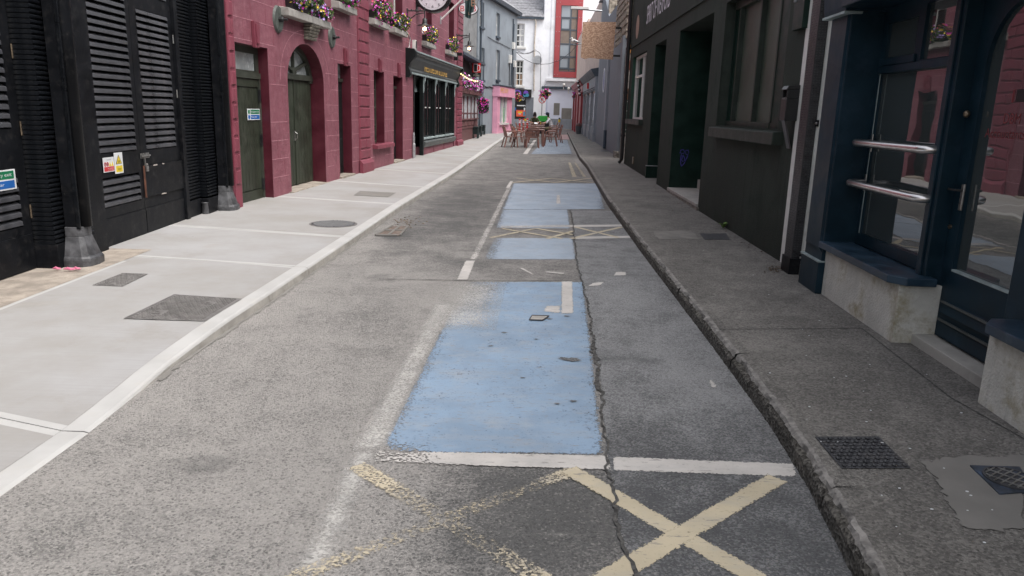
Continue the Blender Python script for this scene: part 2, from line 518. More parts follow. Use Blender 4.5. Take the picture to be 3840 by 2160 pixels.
FOOTWAY = make_asphalt('aggregate_footway', (.112, .105, .097), (.27, .253, .231), 'dust', 95, contrast=.6)
CRACK = M('crack_tar', (.075, .072, .068), .9, .6, 30, 1, 30, .03)

def make_paint(name, col, worn, attr='cov', g=.24, soft=.05):
    n = N(name)
    big = n.noise(3.0, 5, .65); chip = n.noise(24, 4, .7); vc = n.n('SeparateColor'); n.l(n.vor(105, None, 'Color'), vc.inputs[0]); st = vc.outputs[0]
    f = n.math('ADD', n.math('MULTIPLY', big, .45*(1-g)), n.math('MULTIPLY', chip, .55*(1-g)))
    f = n.math('ADD', f, n.math('MULTIPLY', st, g))
    f = n.math('SUBTRACT', n.attr(attr), f)
    al = n.ramp(f, -soft, soft)
    c = n.mix(n.ramp(n.noise(1.6, 5, .65), .35, .65), sc(col, .88), sc(col, 1.08))
    c = n.mix(n.math('MULTIPLY', n.ramp(n.noise(4.2, 6, .7), .48, .75), .65), c, worn)
    dk = n.noise(1, 4, .65, n.map((13, 52, 30)))
    c = n.mix(n.math('MULTIPLY', n.ramp(dk, .61, .65), .8), c, (.24, .225, .205))
    c = n.mix(n.math('MULTIPLY', n.ramp(n.noise(1, 5, .7, n.map((2.2, 7, 3))), .46, .72), .38), c, (.32, .32, .32))
    dk2 = n.noise(85, 3, .6)
    c = n.mix(n.math('MULTIPLY', n.ramp(dk2, .60, .72), .45), c, sc(col, .55))
    h = n.noise(80, 4, .65)
    return n.done(c, .7, n.bump(h, .35, .004), 0, .4, al)
BLUE = make_paint('blue_bay_paint', (.228, .312, .418), (.33, .36, .40), g=.30, soft=.10)
BLUEFAR = make_paint('faded_blue_bay_paint', (.290, .345, .415), (.35, .375, .41), g=.30, soft=.10)
WLINE = make_paint('white_line_paint', (.52, .49, .46), (.40, .38, .36), g=.28)
WWORN = make_paint('worn_white_paint', (.54, .52, .49), (.46, .44, .42), g=.34, soft=.45)
YWORN = make_paint('worn_yellow_paint', (.52, .45, .33), (.45, .41, .34), g=.36, soft=.16)
YLINE = make_paint('yellow_line_paint', (.51, .44, .315), (.44, .40, .32), g=.32, soft=.07)
PINKR = make_paint('faded_pink_paint', (.42, .27, .26), (.36, .32, .31))

def make_concrete():
    n = N('brushed_concrete')
    br = n.noise(1, 5, .7, n.map((1.2, 60, 1), (0, 0, .09)))
    a = n.noise(.8, 6, .65); f = n.noise(120, 3, .6)
    c = n.mix(n.ramp(a, .32, .68), (.305, .290, .272), (.375, .369, .370))
    c = n.mix(n.math('MULTIPLY', n.ramp(br, .42, .68), .40), c, (.30, .292, .285))
    st = n.noise(2.6, 6, .75)
    c = n.mix(n.math('MULTIPLY', n.ramp(st, .56, .74), .45), c, (.34, .315, .285))
    fp = n.noise(1.7, 8, .75)
    c = n.mix(n.math('MULTIPLY', n.ramp(fp, .55, .66), .35), c, (.28, .262, .24))
    gm = n.vor(2.3, None, 'Distance')
    c = n.mix(n.ramp(gm, .035, .028, 0, .5), c, (.22, .21, .2))
    c = n.mix(n.ramp(f, .68, .76), c, (.28, .27, .26))
    oi = n.n('ObjectInfo')
    c = n.mix(n.ramp(oi.outputs['Random'], 0, 1, 0, .30), c, (.27, .255, .235))
    return n.done(c, .85, n.bump(br, .35, .004), 0, .3)
SLABM = make_concrete()
MARGIN = M('trowelled_concrete', (.445, .437, .425), .75, .07, 3, .15, 90, .002, dirt=(.46, .44, .41), dirt_amt=.5, dirt_s=5)
KERBF = M('kerb_face_concrete', (.40, .38, .35), .85, .2, 5, .4, 60, .004, dirt=(.24, .22, .19), dirt_amt=.7, dirt_s=7)
OLDC = M('old_sandy_concrete', (.33, .285, .24), .9, .25, 5, .6, 50, .008, dirt=(.2, .17, .14), dirt_amt=.6, dirt_s=8)
def make_kerb():
    n = N('weathered_kerb')
    v = n.n('TexVoronoi'); v.inputs['Scale'].default_value = 60; n.l(n.co, v.inputs['Vector'])
    s2 = n.n('SeparateColor'); n.l(v.outputs['Color'], s2.inputs[0])
    a = n.noise(4, 6, .7)
    c = n.mix(n.ramp(s2.outputs[0], 0, 1), (.045, .041, .036), (.155, .145, .13))
    c = n.mix(n.math('MULTIPLY', n.ramp(a, .4, .7), .6), c, (.06, .055, .046))
    return n.done(c, .9, n.bump(v.outputs['Distance'], .9, .015), 0, .3)
KERBR = make_kerb()
KERBTOP = M('kerb_arris', (.24, .225, .21), .9, .35, 16, .9, 30, .02, dirt=(.1, .095, .09), dirt_amt=.9, dirt_s=14)
MORTAR = M('pale_mortar', (.195, .184, .169), .9, .12, 3, .4, 90, .004, dirt=(.22, .2, .18), dirt_amt=.4)
CASTI = M('cast_iron_cover', (.165, .156, .150), .6, .25, 12, .3, 60, .003, spec=.5, dirt=(.10, .09, .085), dirt_amt=.5, dirt_s=9)
CASTD = M('dark_cast_iron', (.055, .055, .060), .5, .3, 12, .3, 60, .003, spec=.5, dirt=(.12, .10, .09), dirt_amt=.4, dirt_s=9)
CASTB = M('blue_daubed_iron', (.045, .055, .075), .5, .4, 12, .3, 60, .003, dirt=(.03, .10, .24), dirt_amt=.6, dirt_s=6)
SKIN = flat('skin', (.46, .27, .20), .5)
HAIR = flat('dark_hair', (.020, .014, .012), .5)
OLIVE = flat('olive_shirt', (.058, .060, .028), .8)
TEE = flat('white_tee', (.66, .66, .69), .8)
TROUS = flat('dark_trousers', (.035, .038, .05), .8)
KHAKI = flat('khaki_shorts', (.20, .17, .10), .8)
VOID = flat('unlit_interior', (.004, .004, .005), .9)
# ------------------------------------------------------------------ ground, road, markings
def lerp(a, b, t): return a+(b-a)*t
def sstep(a, b, x):
    t = max(0, min(1, (x-a)/(b-a))); return t*t*(3-2*t)
def polyx(pts, y):                 # x of a polyline that runs along y
    for (x0, y0), (x1, y1) in zip(pts, pts[1:]):
        if y <= y1: return lerp(x0, x1, (y-y0)/(y1-y0))
    (x0, y0), (x1, y1) = pts[-2:]
    return lerp(x0, x1, (y-y0)/(y1-y0))
def xy(p): return (p.x, p.y)

KR = [(.75, -9), (1.1, 0)] + [xy(G(x, y, .12)) for x, y in ((3280,2160),(3050,1745),(2900,1520),(2683,1245),(2400,900),(2281,745),(2200,614.7),(2173.6,585.6),(2154,548.7),(2138.6,517.6))]
KR.append((KR[-1][0]+.55, 52))
KL = [(-2.2, -9), (-2.12, 2.0), (-2.085, 3.46), (-2.11, 4.4)] + [xy(G(x, y, .08)) for x, y in ((1000,1105),(1300,905),(1500,770),(1700,648.7),(1797,581.7),(1855,541),(1884,521.5),(1908.7,505))]
def hl(y): return .008+.074*sstep(3.3, 5.6, y)      # the left kerb is dropped near the camera
HR = .12

def grid(name, mat, xs_of_y, ys, z_of, dust=None, cols=20, parent=None, attrname='dust', zoff=0, **tags):
    mb = MB(); at = []
    for y in ys:
        x0, x1 = xs_of_y(y)
        for i in range(cols+1):
            x = lerp(x0, x1, i/cols)
            mb.v.append(Vector((x, y, z_of(x, y)+zoff)))
            at.append(dust(x, y) if dust else 0.5)
    n = cols+1
    for j in range(len(ys)-1):
        for i in range(cols):
            mb.f.append((j*n+i, j*n+i+1, (j+1)*n+i+1, (j+1)*n+i)); mb.m.append(0)
    return mb.build(name, mat, parent, solid=False, loc=(0, 0, 0), attr={attrname: at}, **tags)

def frange(a, b, s):
    r = []
    while a < b-1e-6: r.append(a); a += s
    return r+[b]

mb = MB(); mb.quad((-300, -300, -.35), (300, -300, -.35), (300, 300, -.35), (-300, 300, -.35))
mb.build('ground', OLDC, solid=False, loc=(0, 0, 0), kind='structure')

def blob(x, y, cx, cy, rx, ry): return math.exp(-((x-cx)/rx)**2-((y-cy)/ry)**2)
def road_dust(x, y):
    d = .56
    d += .30*sstep(-.2, -1.0, x)*sstep(8, 4.5, y)
    d -= .10*sstep(3.3, 2.4, y)*sstep(-.6, -1.6, x)
    d -= .75*blob(x, y, .22, 2.75, .42, .42)
    d -= .34*blob(x, y, -.02, 3.1, .35, .18)
    d += .30*blob(x, y, -.55, 3.1, .25, .9)
    d += .42*blob(x, y, -.55, 6.2, .42, .9) + .3*blob(x, y, -1.2, 7.4, .5, .6)
    d -= .26*blob(x, y, -.95, 5.6, .35, .6) + .22*blob(x, y, -.7, 7.9, .5, .35)
    d -= .34*blob(x, y, -1.0, 13.2, .8, 2.2) + .3*blob(x, y, -.9, 10.4, .5, 1.0)
    d -= .16*sstep(9, 13, y)
    d += .24*blob(x, y, polyx(KL, y)+.1, y, .28, 99)*sstep(4, 6, y)
    d -= .7*blob(x, y, -1.52, 9.75, .16, .5) + .4*blob(x, y, -1.4, 9.5, .25, .25)
    d += .12*blob(x, y, .6, 20, 1.5, 3)
    d += .3*blob(x, y, polyx(KR, y)-.05, y, .12, 99)*sstep(14, 18, y)
    return d
road = grid('road', ROAD, lambda y: (polyx(KL, y)-.35, polyx(KR, y)+.35), frange(-9, 1.5, .7)+frange(1.6, 14, .1)+frange(14.4, 52, .5), lambda x, y: gz(y), road_dust, 44, kind='structure')

grid('cross_street', ROAD, lambda y: (-40, 40), frange(51.6, 75, 1.5), lambda x, y: gz(y)+.006, lambda x, y: .42, 20, kind='structure')

SEAM = [xy(G(x, y)) for x, y in ((2375,2160),(2360,2100),(2335,2020),(2306,1900),(2290,1800),(2275,1700),(2262,1600),(2258,1500),(2240,1400),(2225,1290),(2215,1200),(2200,1120),(2185,1060),(2170,1020),(2163,978),(2160,940),(2152,890),(2150,850),(2145,815),(2138,787))]
SEAM = [(SEAM[0][0], -2.0)]+SEAM
Y_TR = SEAM[-1][1]
def patch_dust(x, y):
    d = .26+.34*sstep(3.0, 4.6, y)
    d += .26*blob(x, y, 1.12, 4.6, .22, .7)+.2*blob(x, y, .9, 6.6, .4, .8)-.12*blob(x, y, .8, 2.7, .7, .5)
    return d
grid('trench_patch', PATCH, lambda y: (polyx(SEAM, y)+.012*math.sin(y*9), polyx(KR, y)+.2), frange(-2, Y_TR, .1), lambda x, y: gz(y), patch_dust, 12, parent=road, zoff=.004)

def sheet(name, mat, c, z=.008, cov=1.0, edge=.02, step=.05, parent=road, covf=None):
    """a painted marking: c = four corners (world xy) in order near-left, near-right, far-right, far-left"""
    c = [Vector((p[0], p[1], 0)) for p in c]
    L1 = max((c[1]-c[0]).length, (c[2]-c[3]).length); L2 = max((c[3]-c[0]).length, (c[2]-c[1]).length)
    nx, ny = max(4, int(L1/step)), max(4, int(L2/step))
    mb = MB(); at = []
    ss = sorted({0, 1, min(.4, edge/L1), 1-min(.4, edge/L1), *[i/nx for i in range(nx+1)]})
    ts = sorted({0, 1, min(.4, edge/L2), 1-min(.4, edge/L2), *[i/ny for i in range(ny+1)]})
    for t in ts:
        for s in ss:
            p = c[0].lerp(c[1], s).lerp(c[3].lerp(c[2], s), t)
            mb.v.append(Vector((p.x, p.y, gz(p.y)+z)))
            e = min(s*L1, (1-s)*L1, t*L2, (1-t)*L2)
            k = cov if covf is None else covf(s, t, p)
            at.append(k*(.45+.55*sstep(0, edge, e)))
    n = len(ss)
    for j in range(len(ts)-1):
        for i in range(n-1):
            mb.f.append((j*n+i, j*n+i+1, (j+1)*n+i+1, (j+1)*n+i)); mb.m.append(0)
    return mb.build(name, mat, parent, solid=False, attr={'cov': at})
def q(*pts): return [xy(G(*p)) for p in pts]
def band(a, b, wd):
    a, b = Vector((*a, 0)), Vector((*b, 0)); n = Vector((-(b-a).y, (b-a).x, 0)).normalized()*wd/2
    return [xy(a+n), xy(a-n), xy(b-n), xy(b+n)]

sheet('blue_bay', BLUE, q((1412,1698),(2268,1708),(2190,1058),(1742,1056)), .003, edge=.03, covf=lambda s, t, p: .72-.20*sstep(.10, 0, s)-.30*sstep(.5, .0, s)*sstep(.55, .9, t)-.30*sstep(.04, 0, t)*sstep(.35, 0, s)-.10*sstep(.9, 1, s))
sheet('blue_bay', BLUEFAR, q((1806,974),(2162,974),(2150,893),(1846,893)), .003, edge=.04, covf=lambda s, t, p: .80-.38*sstep(.25, 0, s))
sheet('blue_bay', BLUEFAR, q((1852,856),(2140,858),(2130,786),(1880,786)), .003, edge=.04, covf=lambda s, t, p: .78-.3*sstep(.15, 0, s))
sheet('blue_bay', BLUEFAR, q((1880,786),(2276,786),(2240,688),(1922,688)), .0034, edge=.06, step=.1, covf=lambda s, t, p: .76-.3*sstep(.86, 1, s)*sstep(.6, 0, t)-.15*sstep(.1, 0, s))
sheet('blue_bay', BLUEFAR, q((1985,578),(2150,578),(2130,525),(2040,525)), .003, edge=.1, step=.3, cov=.60)
sheet('pink_bay', PINKR, q((2085,523),(2140,523),(2130,505),(2095,505)), .003, edge=.1, step=.3, cov=.66)
# white lines
sheet('white_line', WLINE, q((1385,1738),(2292,1766),(2280,1712),(1400,1692)), .0060, covf=lambda s, t, p: .52+.40*sstep(.12, .5, s))
sheet('white_line', WLINE, q((2302,1768),(2990,1792),(2975,1742),(2298,1716)), .0060, cov=.92)
sheet('white_line', WWORN, q((1085,2160),(1235,2160),(1420,1690),(1325,1690)), .0038, cov=.60, edge=.06)
sheet('white_line', WWORN, q((1318,1690),(1440,1690),(1702,1140),(1632,1140)), .0036, edge=.05, covf=lambda s, t, p: .56)
sheet('white_smear', WWORN, q((1560,1240),(1860,1240),(1900,1058),(1690,1058)), .0040, edge=.25, covf=lambda s, t, p: .52)
sheet('white_line', WLINE, q((1712,1050),(1755,1050),(1783,978),(1745,978)), .0038, cov=.86)
sheet('white_line', WLINE, q((1755,975),(1792,975),(1922,700),(1900,700)), .0038, cov=.52, edge=.04, step=.1)
sheet('white_line', WLINE, q((1895,705),(1912,705),(1925,680),(1912,680)), .0044, cov=.7, step=.1)
sheet('white_line', WLINE, q((1960,578),(1978,578),(2012,525),(2002,525)), .0038, cov=.78, step=.2)
sheet('white_line', WLINE, q((2150,898),(2392,893),(2383,886),(2150,889)), .0060, cov=.9, edge=.008)
sheet('white_line', WLINE, q((1870,856),(2362,850),(2352,843),(1880,848)), .0060, edge=.008, covf=lambda s, t, p: .55+.35*sstep(.5, .62, s))
# yellow hatch crosses
sheet('yellow_cross', YLINE, band((.285, 3.22), (1.07, 2.2), .105), .0066, cov=.76, edge=.015)
sheet('yellow_cross', YLINE, band((1.255, 3.19), (.10, 2.13), .105), .0072, cov=.74, edge=.015)
sheet('yellow_cross', YWORN, band((-.70, 3.2), (.28, 2.22), .115), .0066, covf=lambda s, t, p: .47+.12*math.cos(t*6)-.05*sstep(.25, .5, t)*sstep(.75, .5, t), edge=.02)
sheet('yellow_cross', YWORN, band((.33, 3.22), (-.78, 2.3), .10), .0046, covf=lambda s, t, p: .33+.26*sstep(.22, .05, t)+.13*sstep(.5, .95, t), edge=.02)
for x0, y0, x1, y1, cv in ((2155,852,2320,893,.8), (2140,897,2330,853,.8), (1880,858,2110,897,.66), (1840,893,2010,858,.6), (2010,858,2150,882,.7), (2050,897,2150,868,.7)):
    sheet('yellow_cross', YLINE, band(xy(G(x0, y0)), xy(G(x1, y1)), .075), .0072, cov=cv, edge=.015)
for x0, y0, x1, y1 in ((1920,686,2070,669), (1935,668,2085,686), (2060,669,2225,686), (2075,686,2225,668)):
    sheet('yellow_cross', YLINE, band(xy(G(x0, y0)), xy(G(x1, y1)), .09), .0072, cov=.72, edge=.02, step=.1)
sheet('yellow_line', YLINE, q((2145,664),(2165,664),(2140,610),(2130,610)), .0038, cov=.55, step=.1)
sheet('yellow_line', YLINE, q((2185,664),(2200,664),(2160,610),(2153,610)), .0038, cov=.52, step=.1)
# what is left of the painted wheelchair signs
sheet('white_symbol', WLINE, q((2102,1178),(2152,1178),(2148,1057),(2105,1057)), .0060, cov=.78)
sheet('white_symbol', WLINE, q((2034,1170),(2105,1178),(2105,1148),(2046,1148)), .0060, cov=.72, edge=.03)
sheet('white_symbol', WLINE, q((2084,765),(2104,765),(2100,732),(2086,732)), .0060, cov=.62)
for a in (((1990,1030),(2010,1034),(1965,1008),(1945,1006)), ((2040,1024),(2120,1031),(2118,1024),(2045,1018)), ((2300,1036),(2352,1034),(2345,1020),(2305,1022)), ((2200,1076),(2250,1072),(2268,1059),(2225,1062)),
          ((2660,1455),(2700,1460),(2670,1425),(2655,1430))):
    sheet('white_daub', WLINE, q(*a), .0060, cov=.74, edge=.03, step=.02)
# seam between old road and trench: a broken dark groove
mb = MB(); pts = []
yy = SEAM[0][1]
ys = frange(1.5, Y_TR, .035)
random.seed(3)
for y in ys:
    wd = .004+.006*random.random()+.030*blob(0, y, 0, 4.75, 1, .5)*random.random()**1.5+.005*sstep(3.3, 2.6, y)*random.random()
    x = polyx(SEAM, y)+random.uniform(-.012, .012)+.008*math.sin(y*11)
    mb.v += [Vector((x-wd, y, gz(y)+.0085)), Vector((x+wd*.8, y, gz(y)+.0085))]
for j in range(len(ys)-1):
    mb.f.append((2*j, 2*j+1, 2*j+3, 2*j+2)); mb.m.append(0)
mb.build('open_seam', CRACK, road, solid=False)
for cx, cy, r in ((2142,1352,.05), (2118,1347,.028), (2060,1198,.02), (2125,1188,.022), (2150,1508,.018), (2090,1518,.012), (2010,1275,.014), (1890,1250,.016), (1840,1300,.014), (1960,1420,.012)):
    p = G(cx, cy); mb = MB(); ring = []
    for k in range(28):
        a = k*math.pi/14; rr = r*random.uniform(.45, 1.2)
        ring.append(Vector((p.x+rr*1.6*math.cos(a), p.y+rr*.8*math.sin(a), gz(p.y)+.0078)))
    mb.v = ring; mb.f = [tuple(range(28))]; mb.m = [0]
    mb.build('paint_hole', PATCH, road, solid=False, attr={'dust': [.4]*28})
# transverse joint where the trench turns
mb = MB(); pts = [G(x, y) for x, y in ((1420,1048),(1700,1053),(1900,1055),(2120,1054),(2165,1058),(2185,1075))]
for i in range(len(pts)-1):
    for k in range(8):
        a = pts[i].lerp(pts[i+1], k/8); b = pts[i].lerp(pts[i+1], (k+1)/8); wd = .004+.005*random.random()
        mb.quad((a.x, a.y-wd, gz(a.y)+.0082), (b.x, b.y-wd, gz(b.y)+.0082), (b.x, b.y+wd, gz(b.y)+.0082), (a.x, a.y+wd, gz(a.y)+.0082))
mb.build('hairline_crack', CRACK, road, solid=False)

# ------------------------------------------------------------------ left pavement: new concrete bays
pavL = setting('pavement_left')
def wallx(y):
    if y < 7.3: return -3.80
    if y < 10.9: return -4.6
    return -4.1+math.tan(R(5))*(y-11)-.45 if y < 33 else -3.6
def topz(x, y): return gz(y)+hl(y)+.012*max(0, min(1, (-2-x)/2))
JK = [-7.2, -3.6, -.05, 3.46, 7.16, 8.95, 12.14, 14.83, 17.9, 20.9, 24.2, 27.6, 31.0, 34.5, 38, 41.5, 45, 49.2]
SLANT = [.2, .2, .2, .5, .35, .45, .55, .7, .8, .8, .8, .8, .8, .6, .6, .6, .5, .3]
KW = .135
for j in range(len(JK)-1):
    mb = MB()
    ny = 10
    def pos(s, t):
        y = lerp(JK[j], JK[j+1], t)
        xr = polyx(KL, y)-KW; y2 = y+lerp(0, lerp(SLANT[j], SLANT[j+1], t), s)
        xl = wallx(y2)
        x = lerp(xr, xl, s)
        return Vector((x, y2, topz(x, y2)))
    Ly = JK[j+1]-JK[j]
    mg = .055/Ly; gap = .004/Ly
    ss = [0, .5, .97, 1] if JK[j] < 7 else [0, .5, 1]
    ts = [gap, gap+mg]+[i/ny for i in range(1, ny)]+[1-gap-mg, 1-gap]
    for t in ts:
        for s in ss: mb.v.append(pos(s, t))
    n = len(ss)
    for a in range(len(ts)-1):
        for b in range(n-1):
            mb.f.append((a*n+b, a*n+b+1, (a+1)*n+b+1, (a+1)*n+b))
            mb.m.append(1 if a in (0, len(ts)-2) or ss[b] >= .97 else 0)
    # sunk joint sides
    b0 = len(mb.v)
    for t in (gap, 1-gap):
        for s in (0, 1):
            p = pos(s, t); mb.v += [p.copy(), p-Vector((0, 0, .03))]
    mb.f += [(b0, b0+2, b0+3, b0+1), (b0+4, b0+6, b0+7, b0+5)]; mb.m += [1, 1]
    mb.build('concrete_bay', [SLABM, MARGIN], pavL, solid=False)
    # kerb: trowelled strip with a rounded nose and a plain face
    mb = MB(); ts = [gap]+[i/12 for i in range(1, 12)]+[1-gap]
    for t in ts:
        y = lerp(JK[j], JK[j+1], t); x = polyx(KL, y); z = gz(y)+hl(y)
        mb.v += [Vector((x-KW, y, z)), Vector((x-.025, y, z)), Vector((x-.008, y, z-min(.006, hl(y)*.5))), Vector((x, y, z-min(.02, hl(y)*.8))), Vector((x+.006, y, gz(y)-.03))]
    for a in range(len(ts)-1):
        for b in range(4):
            mb.f.append((a*5+b, a*5+b+1, (a+1)*5+b+1, (a+1)*5+b)); mb.m.append(1 if b == 3 else 0)
    mb.build('kerb', [MARGIN, KERBF], pavL, solid=False)
# joint bottoms / bedding under all bays
grid('bedding', OLDC, lambda y: (-5.2, polyx(KL, y)-.03), frange(-9, 50, .5), lambda x, y: gz(y)+hl(y)-.02, None, 4, parent=pavL)
# pale splash of mortar along the foot of the kerb
mb = MB(); random.seed(5)
ys = frange(4.2, 30, .06)
for y in ys:
    x = polyx(KL, y)+.012; wd = .012+.03*random.random()*(random.random() > .35)
    mb.v += [Vector((x, y, gz(y)+.010)), Vector((x+wd, y, gz(y)+.005))]
for j in range(len(ys)-1):
    mb.f.append((2*j, 2*j+1, 2*j+3, 2*j+2)); mb.m.append(0)
mb.build('mortar_splash', MORTAR, pavL, solid=False)
# old strip against the black building
grid('old_strip', OLDC, lambda y: (-4.7, -3.79), frange(-9, 7.75, .4), lambda x, y: gz(y)+hl(y)+.012, None, 6, parent=pavL)

# ------------------------------------------------------------------ right pavement
pavR = setting('pavement_right')
def foot_dust(x, y):
    d = .42+.2*sstep(10, 16, y)
    d += .22*blob(x, y, 1.55, 5.2, .5, .8)-.16*blob(x, y, 2.0, 2.6, .5, .5)
    d -= .12*sstep(polyx(KR, y)+.9, polyx(KR, y)+1.5, x)*sstep(9, 6, y)
    d += .5*blob(x, y, 2.9, 21.5, .9, .7)
    return d
KTW = .11
def footz(x, y): return gz(y)+HR+.02*max(0, x-polyx(KR, y))/1.3
grid('footway', FOOTWAY, lambda y: (polyx(KR, y)+KTW, 3.6 if y < 21 else 5.2), frange(-9, 1.5, .7)+frange(1.6, 12, .1)+frange(12.5, 52, .6), footz, foot_dust, 24, parent=pavR)
for y0, y1, st in ((-9, -6, 0), (-6, -3, 0), (-3, 0, 0), (0, 1.3, 1), (1.3, 2.9, 1), (2.9, 4.7, 1), (4.7, 6.6, 1), (6.6, 8.4, 1), (8.4, 10.2, 1), (10.2, 13, 1), (13, 16, 0), (16, 19, 0), (19, 23, 0), (23, 28, 0), (28, 34, 0), (34, 40, 0), (40, 46, 0), (46, 52, 0)):
    mb = MB(); random.seed(int(y0*10)+99)
    ys = frange(y0+.003, y1-.003, .03 if st else .4)
    for y in ys:
        x = polyx(KR, y); j = (lambda k: random.uniform(-k, k)) if st else (lambda k: 0)
        h = gz(y)+HR
        bite = (.03*max(0, math.sin(y*7.3)*math.sin(y*3.1))+.012*random.random()) if st else 0
        mb.v += [Vector((x+KTW, y, h)), Vector((x+.05+j(.006), y, h+j(.002))), Vector((x+.022+bite*.6+j(.006), y, h-.004-bite*.2+j(.002))), Vector((x+.006+bite+j(.006), y, h-.022-bite*.5+j(.003))), Vector((x+j(.004), y, h-.05+j(.003))), Vector((x-.012+j(.004), y, gz(y)-.03))]
    for a in range(len(ys)-1):
        for b in range(5):
            mb.f.append((a*6+b, a*6+b+1, (a+1)*6+b+1, (a+1)*6+b)); mb.m.append(2 if b == 0 else (1 if b in (1, 2) else 0))
    mb.build('kerb', [KERBR, KERBTOP, FOOTWAY], pavR, solid=False, attr={'dust': [.45]*len(mb.v)})
# joints cut in the footway
mb = MB()
for a, b in (((2700,1236), (3230,1240)), ((3230,1240), (3560,1500)), ((3560,1500), (3840,1660))):
    p, r = G(*a, HR), G(*b, HR)
    n = Vector((-(r-p).y, (r-p).x, 0)).normalized()*.004
    for k in range(10):
        s, t = p.lerp(r, k/10), p.lerp(r, (k+1)/10)
        mb.quad(*[(v.x, v.y, footz(v.x, v.y)+.003) for v in (s-n, t-n, t+n, s+n)])
mb.build('footway_joint', CRACK, pavR, solid=False)
# mortar bed round the stopcock, pale patches further on
def flatpoly(name, mat, pxs, off, parent, zf=footz, n=1, jit=0, dz=.004, **kw):
    mb = MB(); pp = [G(x, y, off) for x, y in pxs]
    ring = []
    for i in range(len(pp)):
        a, b = pp[i], pp[(i+1) % len(pp)]
        for k in range(n):
            p = a.lerp(b, k/n); ring.append(Vector((p.x+random.uniform(-jit, jit), p.y+random.uniform(-jit, jit), 0)))
    mb.v = [Vector((p.x, p.y, zf(p.x, p.y)+dz)) for p in ring]; mb.f = [tuple(range(len(ring)))]; mb.m = [0]
    return mb.build(name, mat, parent, solid=False, **kw)
flatpoly('mortar_bed', MORTAR, ((3465,1745),(3560,1722),(3840,1722),(3840,1990),(3760,2000),(3620,1985),(3560,1920),(3520,1830)), HR, pavR, n=8, jit=.018)
flatpoly('mortar_bed', M('grey_mortar', (.20, .188, .172), .9, .2, 5, .5, 60, .006), ((2450,868),(2590,870),(2625,900),(2470,900)), HR, pavR, n=5, jit=.02)
# ------------------------------------------------------------------ covers and small things in the ground
def cover(name, label, pxs, off, zf, mat, pattern, rim=MARGIN, nu=16, nv=16, group=None, frame=True):
    P4 = [G(x, y, off) for x, y in pxs]                # near-left, near-right, far-right, far-left
    c = sum(P4, Vector())/4
    t = thing(name, label, 'manhole cover', (c.x, c.y, zf(c.x, c.y)), group)
    def at(s, q_, dz=0):
        p = P4[0].lerp(P4[1], s).lerp(P4[3].lerp(P4[2], s), q_)
        return (p.x, p.y, zf(p.x, p.y)+dz)
    mb = MB(); mb.loft([at(0,0,-.02), at(1,0,-.02), at(1,1,-.02), at(0,1,-.02)], [at(0,0,.003), at(1,0,.003), at(1,1,.003), at(0,1,.003)])
    mb.build('plate', mat, t)
    mb = MB()
    if pattern in ('stud', 'lug'):
        for i in range(nu):
            for j in range(nv):
                s, v = (i+.5)/nu, (j+.5)/nv
                if not (.02 < s < .98 and .02 < v < .98): continue
                if .18 < s < .34 and .15 < v < .34 or .62 < s < .78 and .62 < v < .8: continue
                ds, dv = .34/nu, .34/nv
                if (i+j) % 2: ds *= 1.35; dv *= .6
                mb.loft([at(s-ds, v-dv, .002), at(s+ds, v-dv, .002), at(s+ds, v+dv, .002), at(s-ds, v+dv, .002)],
                        [at(s-ds*.7, v-dv*.7, .008), at(s+ds*.7, v-dv*.7, .008), at(s+ds*.7, v+dv*.7, .008), at(s-ds*.7, v+dv*.7, .008)])
        for s, v in ((.22, .2), (.28, .2), (.22, .28), (.66, .68), (.72, .68), (.66, .74)):
            mb.loft([at(s-.025, v-.012, .002), at(s+.025, v-.012, .002), at(s+.025, v+.012, .002), at(s-.025, v+.012, .002)], [at(s-.02, v-.01, .008), at(s+.02, v-.01, .008), at(s+.02, v+.01, .008), at(s-.02, v+.01, .008)])
    elif pattern == 'durbar':
        for i in range(nu):
            for j in range(nv):
                s, v = (i+.5)/nu, (j+.5)/nv
                # alternating rings and curled bars
                pts = []
                if (i+j) % 2 == 0:
                    for k in range(8):
                        a0, a1 = k*math.pi/4, (k+1)*math.pi/4
                        r0, r1 = .28/nu, .42/nu
                        f = nu/nv
                        mb.add([at(s+r0*math.cos(a0), v+r0*f*math.sin(a0), .003), at(s+r1*math.cos(a0), v+r1*f*math.sin(a0), .008), at(s+r1*math.cos(a1), v+r1*f*math.sin(a1), .008), at(s+r0*math.cos(a1), v+r0*f*math.sin(a1), .003)], [(0, 1, 2, 3)])
                else:
                    mb.tube([at(s-.5/nu, v+.32/nv, .004), at(s-.15/nu, v, .006), at(s+.2/nu, v-.1/nv, .006), at(s+.5/nu, v+.1/nv, .004)], .0045, 5)
    if mb.f: mb.build('tread_pattern', mat, t, kind='stuff')
    if frame:
        mb = MB(); e = .025
        for a, b, c_, d in ((-e, 1+e, -e, 0), (-e, 1+e, 1, 1+e), (-e, 0, 0, 1), (1, 1+e, 0, 1)):
            mb.quad(at(a, c_, .0045), at(b, c_, .0045), at(b, d, .0045), at(a, d, .0045))
        mb.build('frame', rim, t, solid=False)
    return t
cover('access_cover', 'large square patterned cast iron cover by the white kerb', ((475,1192),(765,1200),(900,1122),(655,1108)), .085, topz, CASTI, 'stud', CASTI, 26, 20)
cover('meter_cover', 'small oblong grey cover near the flared black column foot', ((352,1072),(460,1076),(552,1031),(460,1028)), .085, topz, CASTI, 'stud', CASTI, 12, 12)
cover('access_cover', 'shallow concrete filled oblong cover on the pavement before the arched door', ((1330,732),(1455,738),(1482,722),(1352,716)), .09, topz, MORTAR, 'none', CASTI)
cover('checker_plate_cover', 'dark checker plate cover with raised rings in the right footway', ((3160,1758),(3406,1760),(3290,1646),(3064,1644)), HR, footz, CASTD, 'durbar', CASTD, 13, 9)
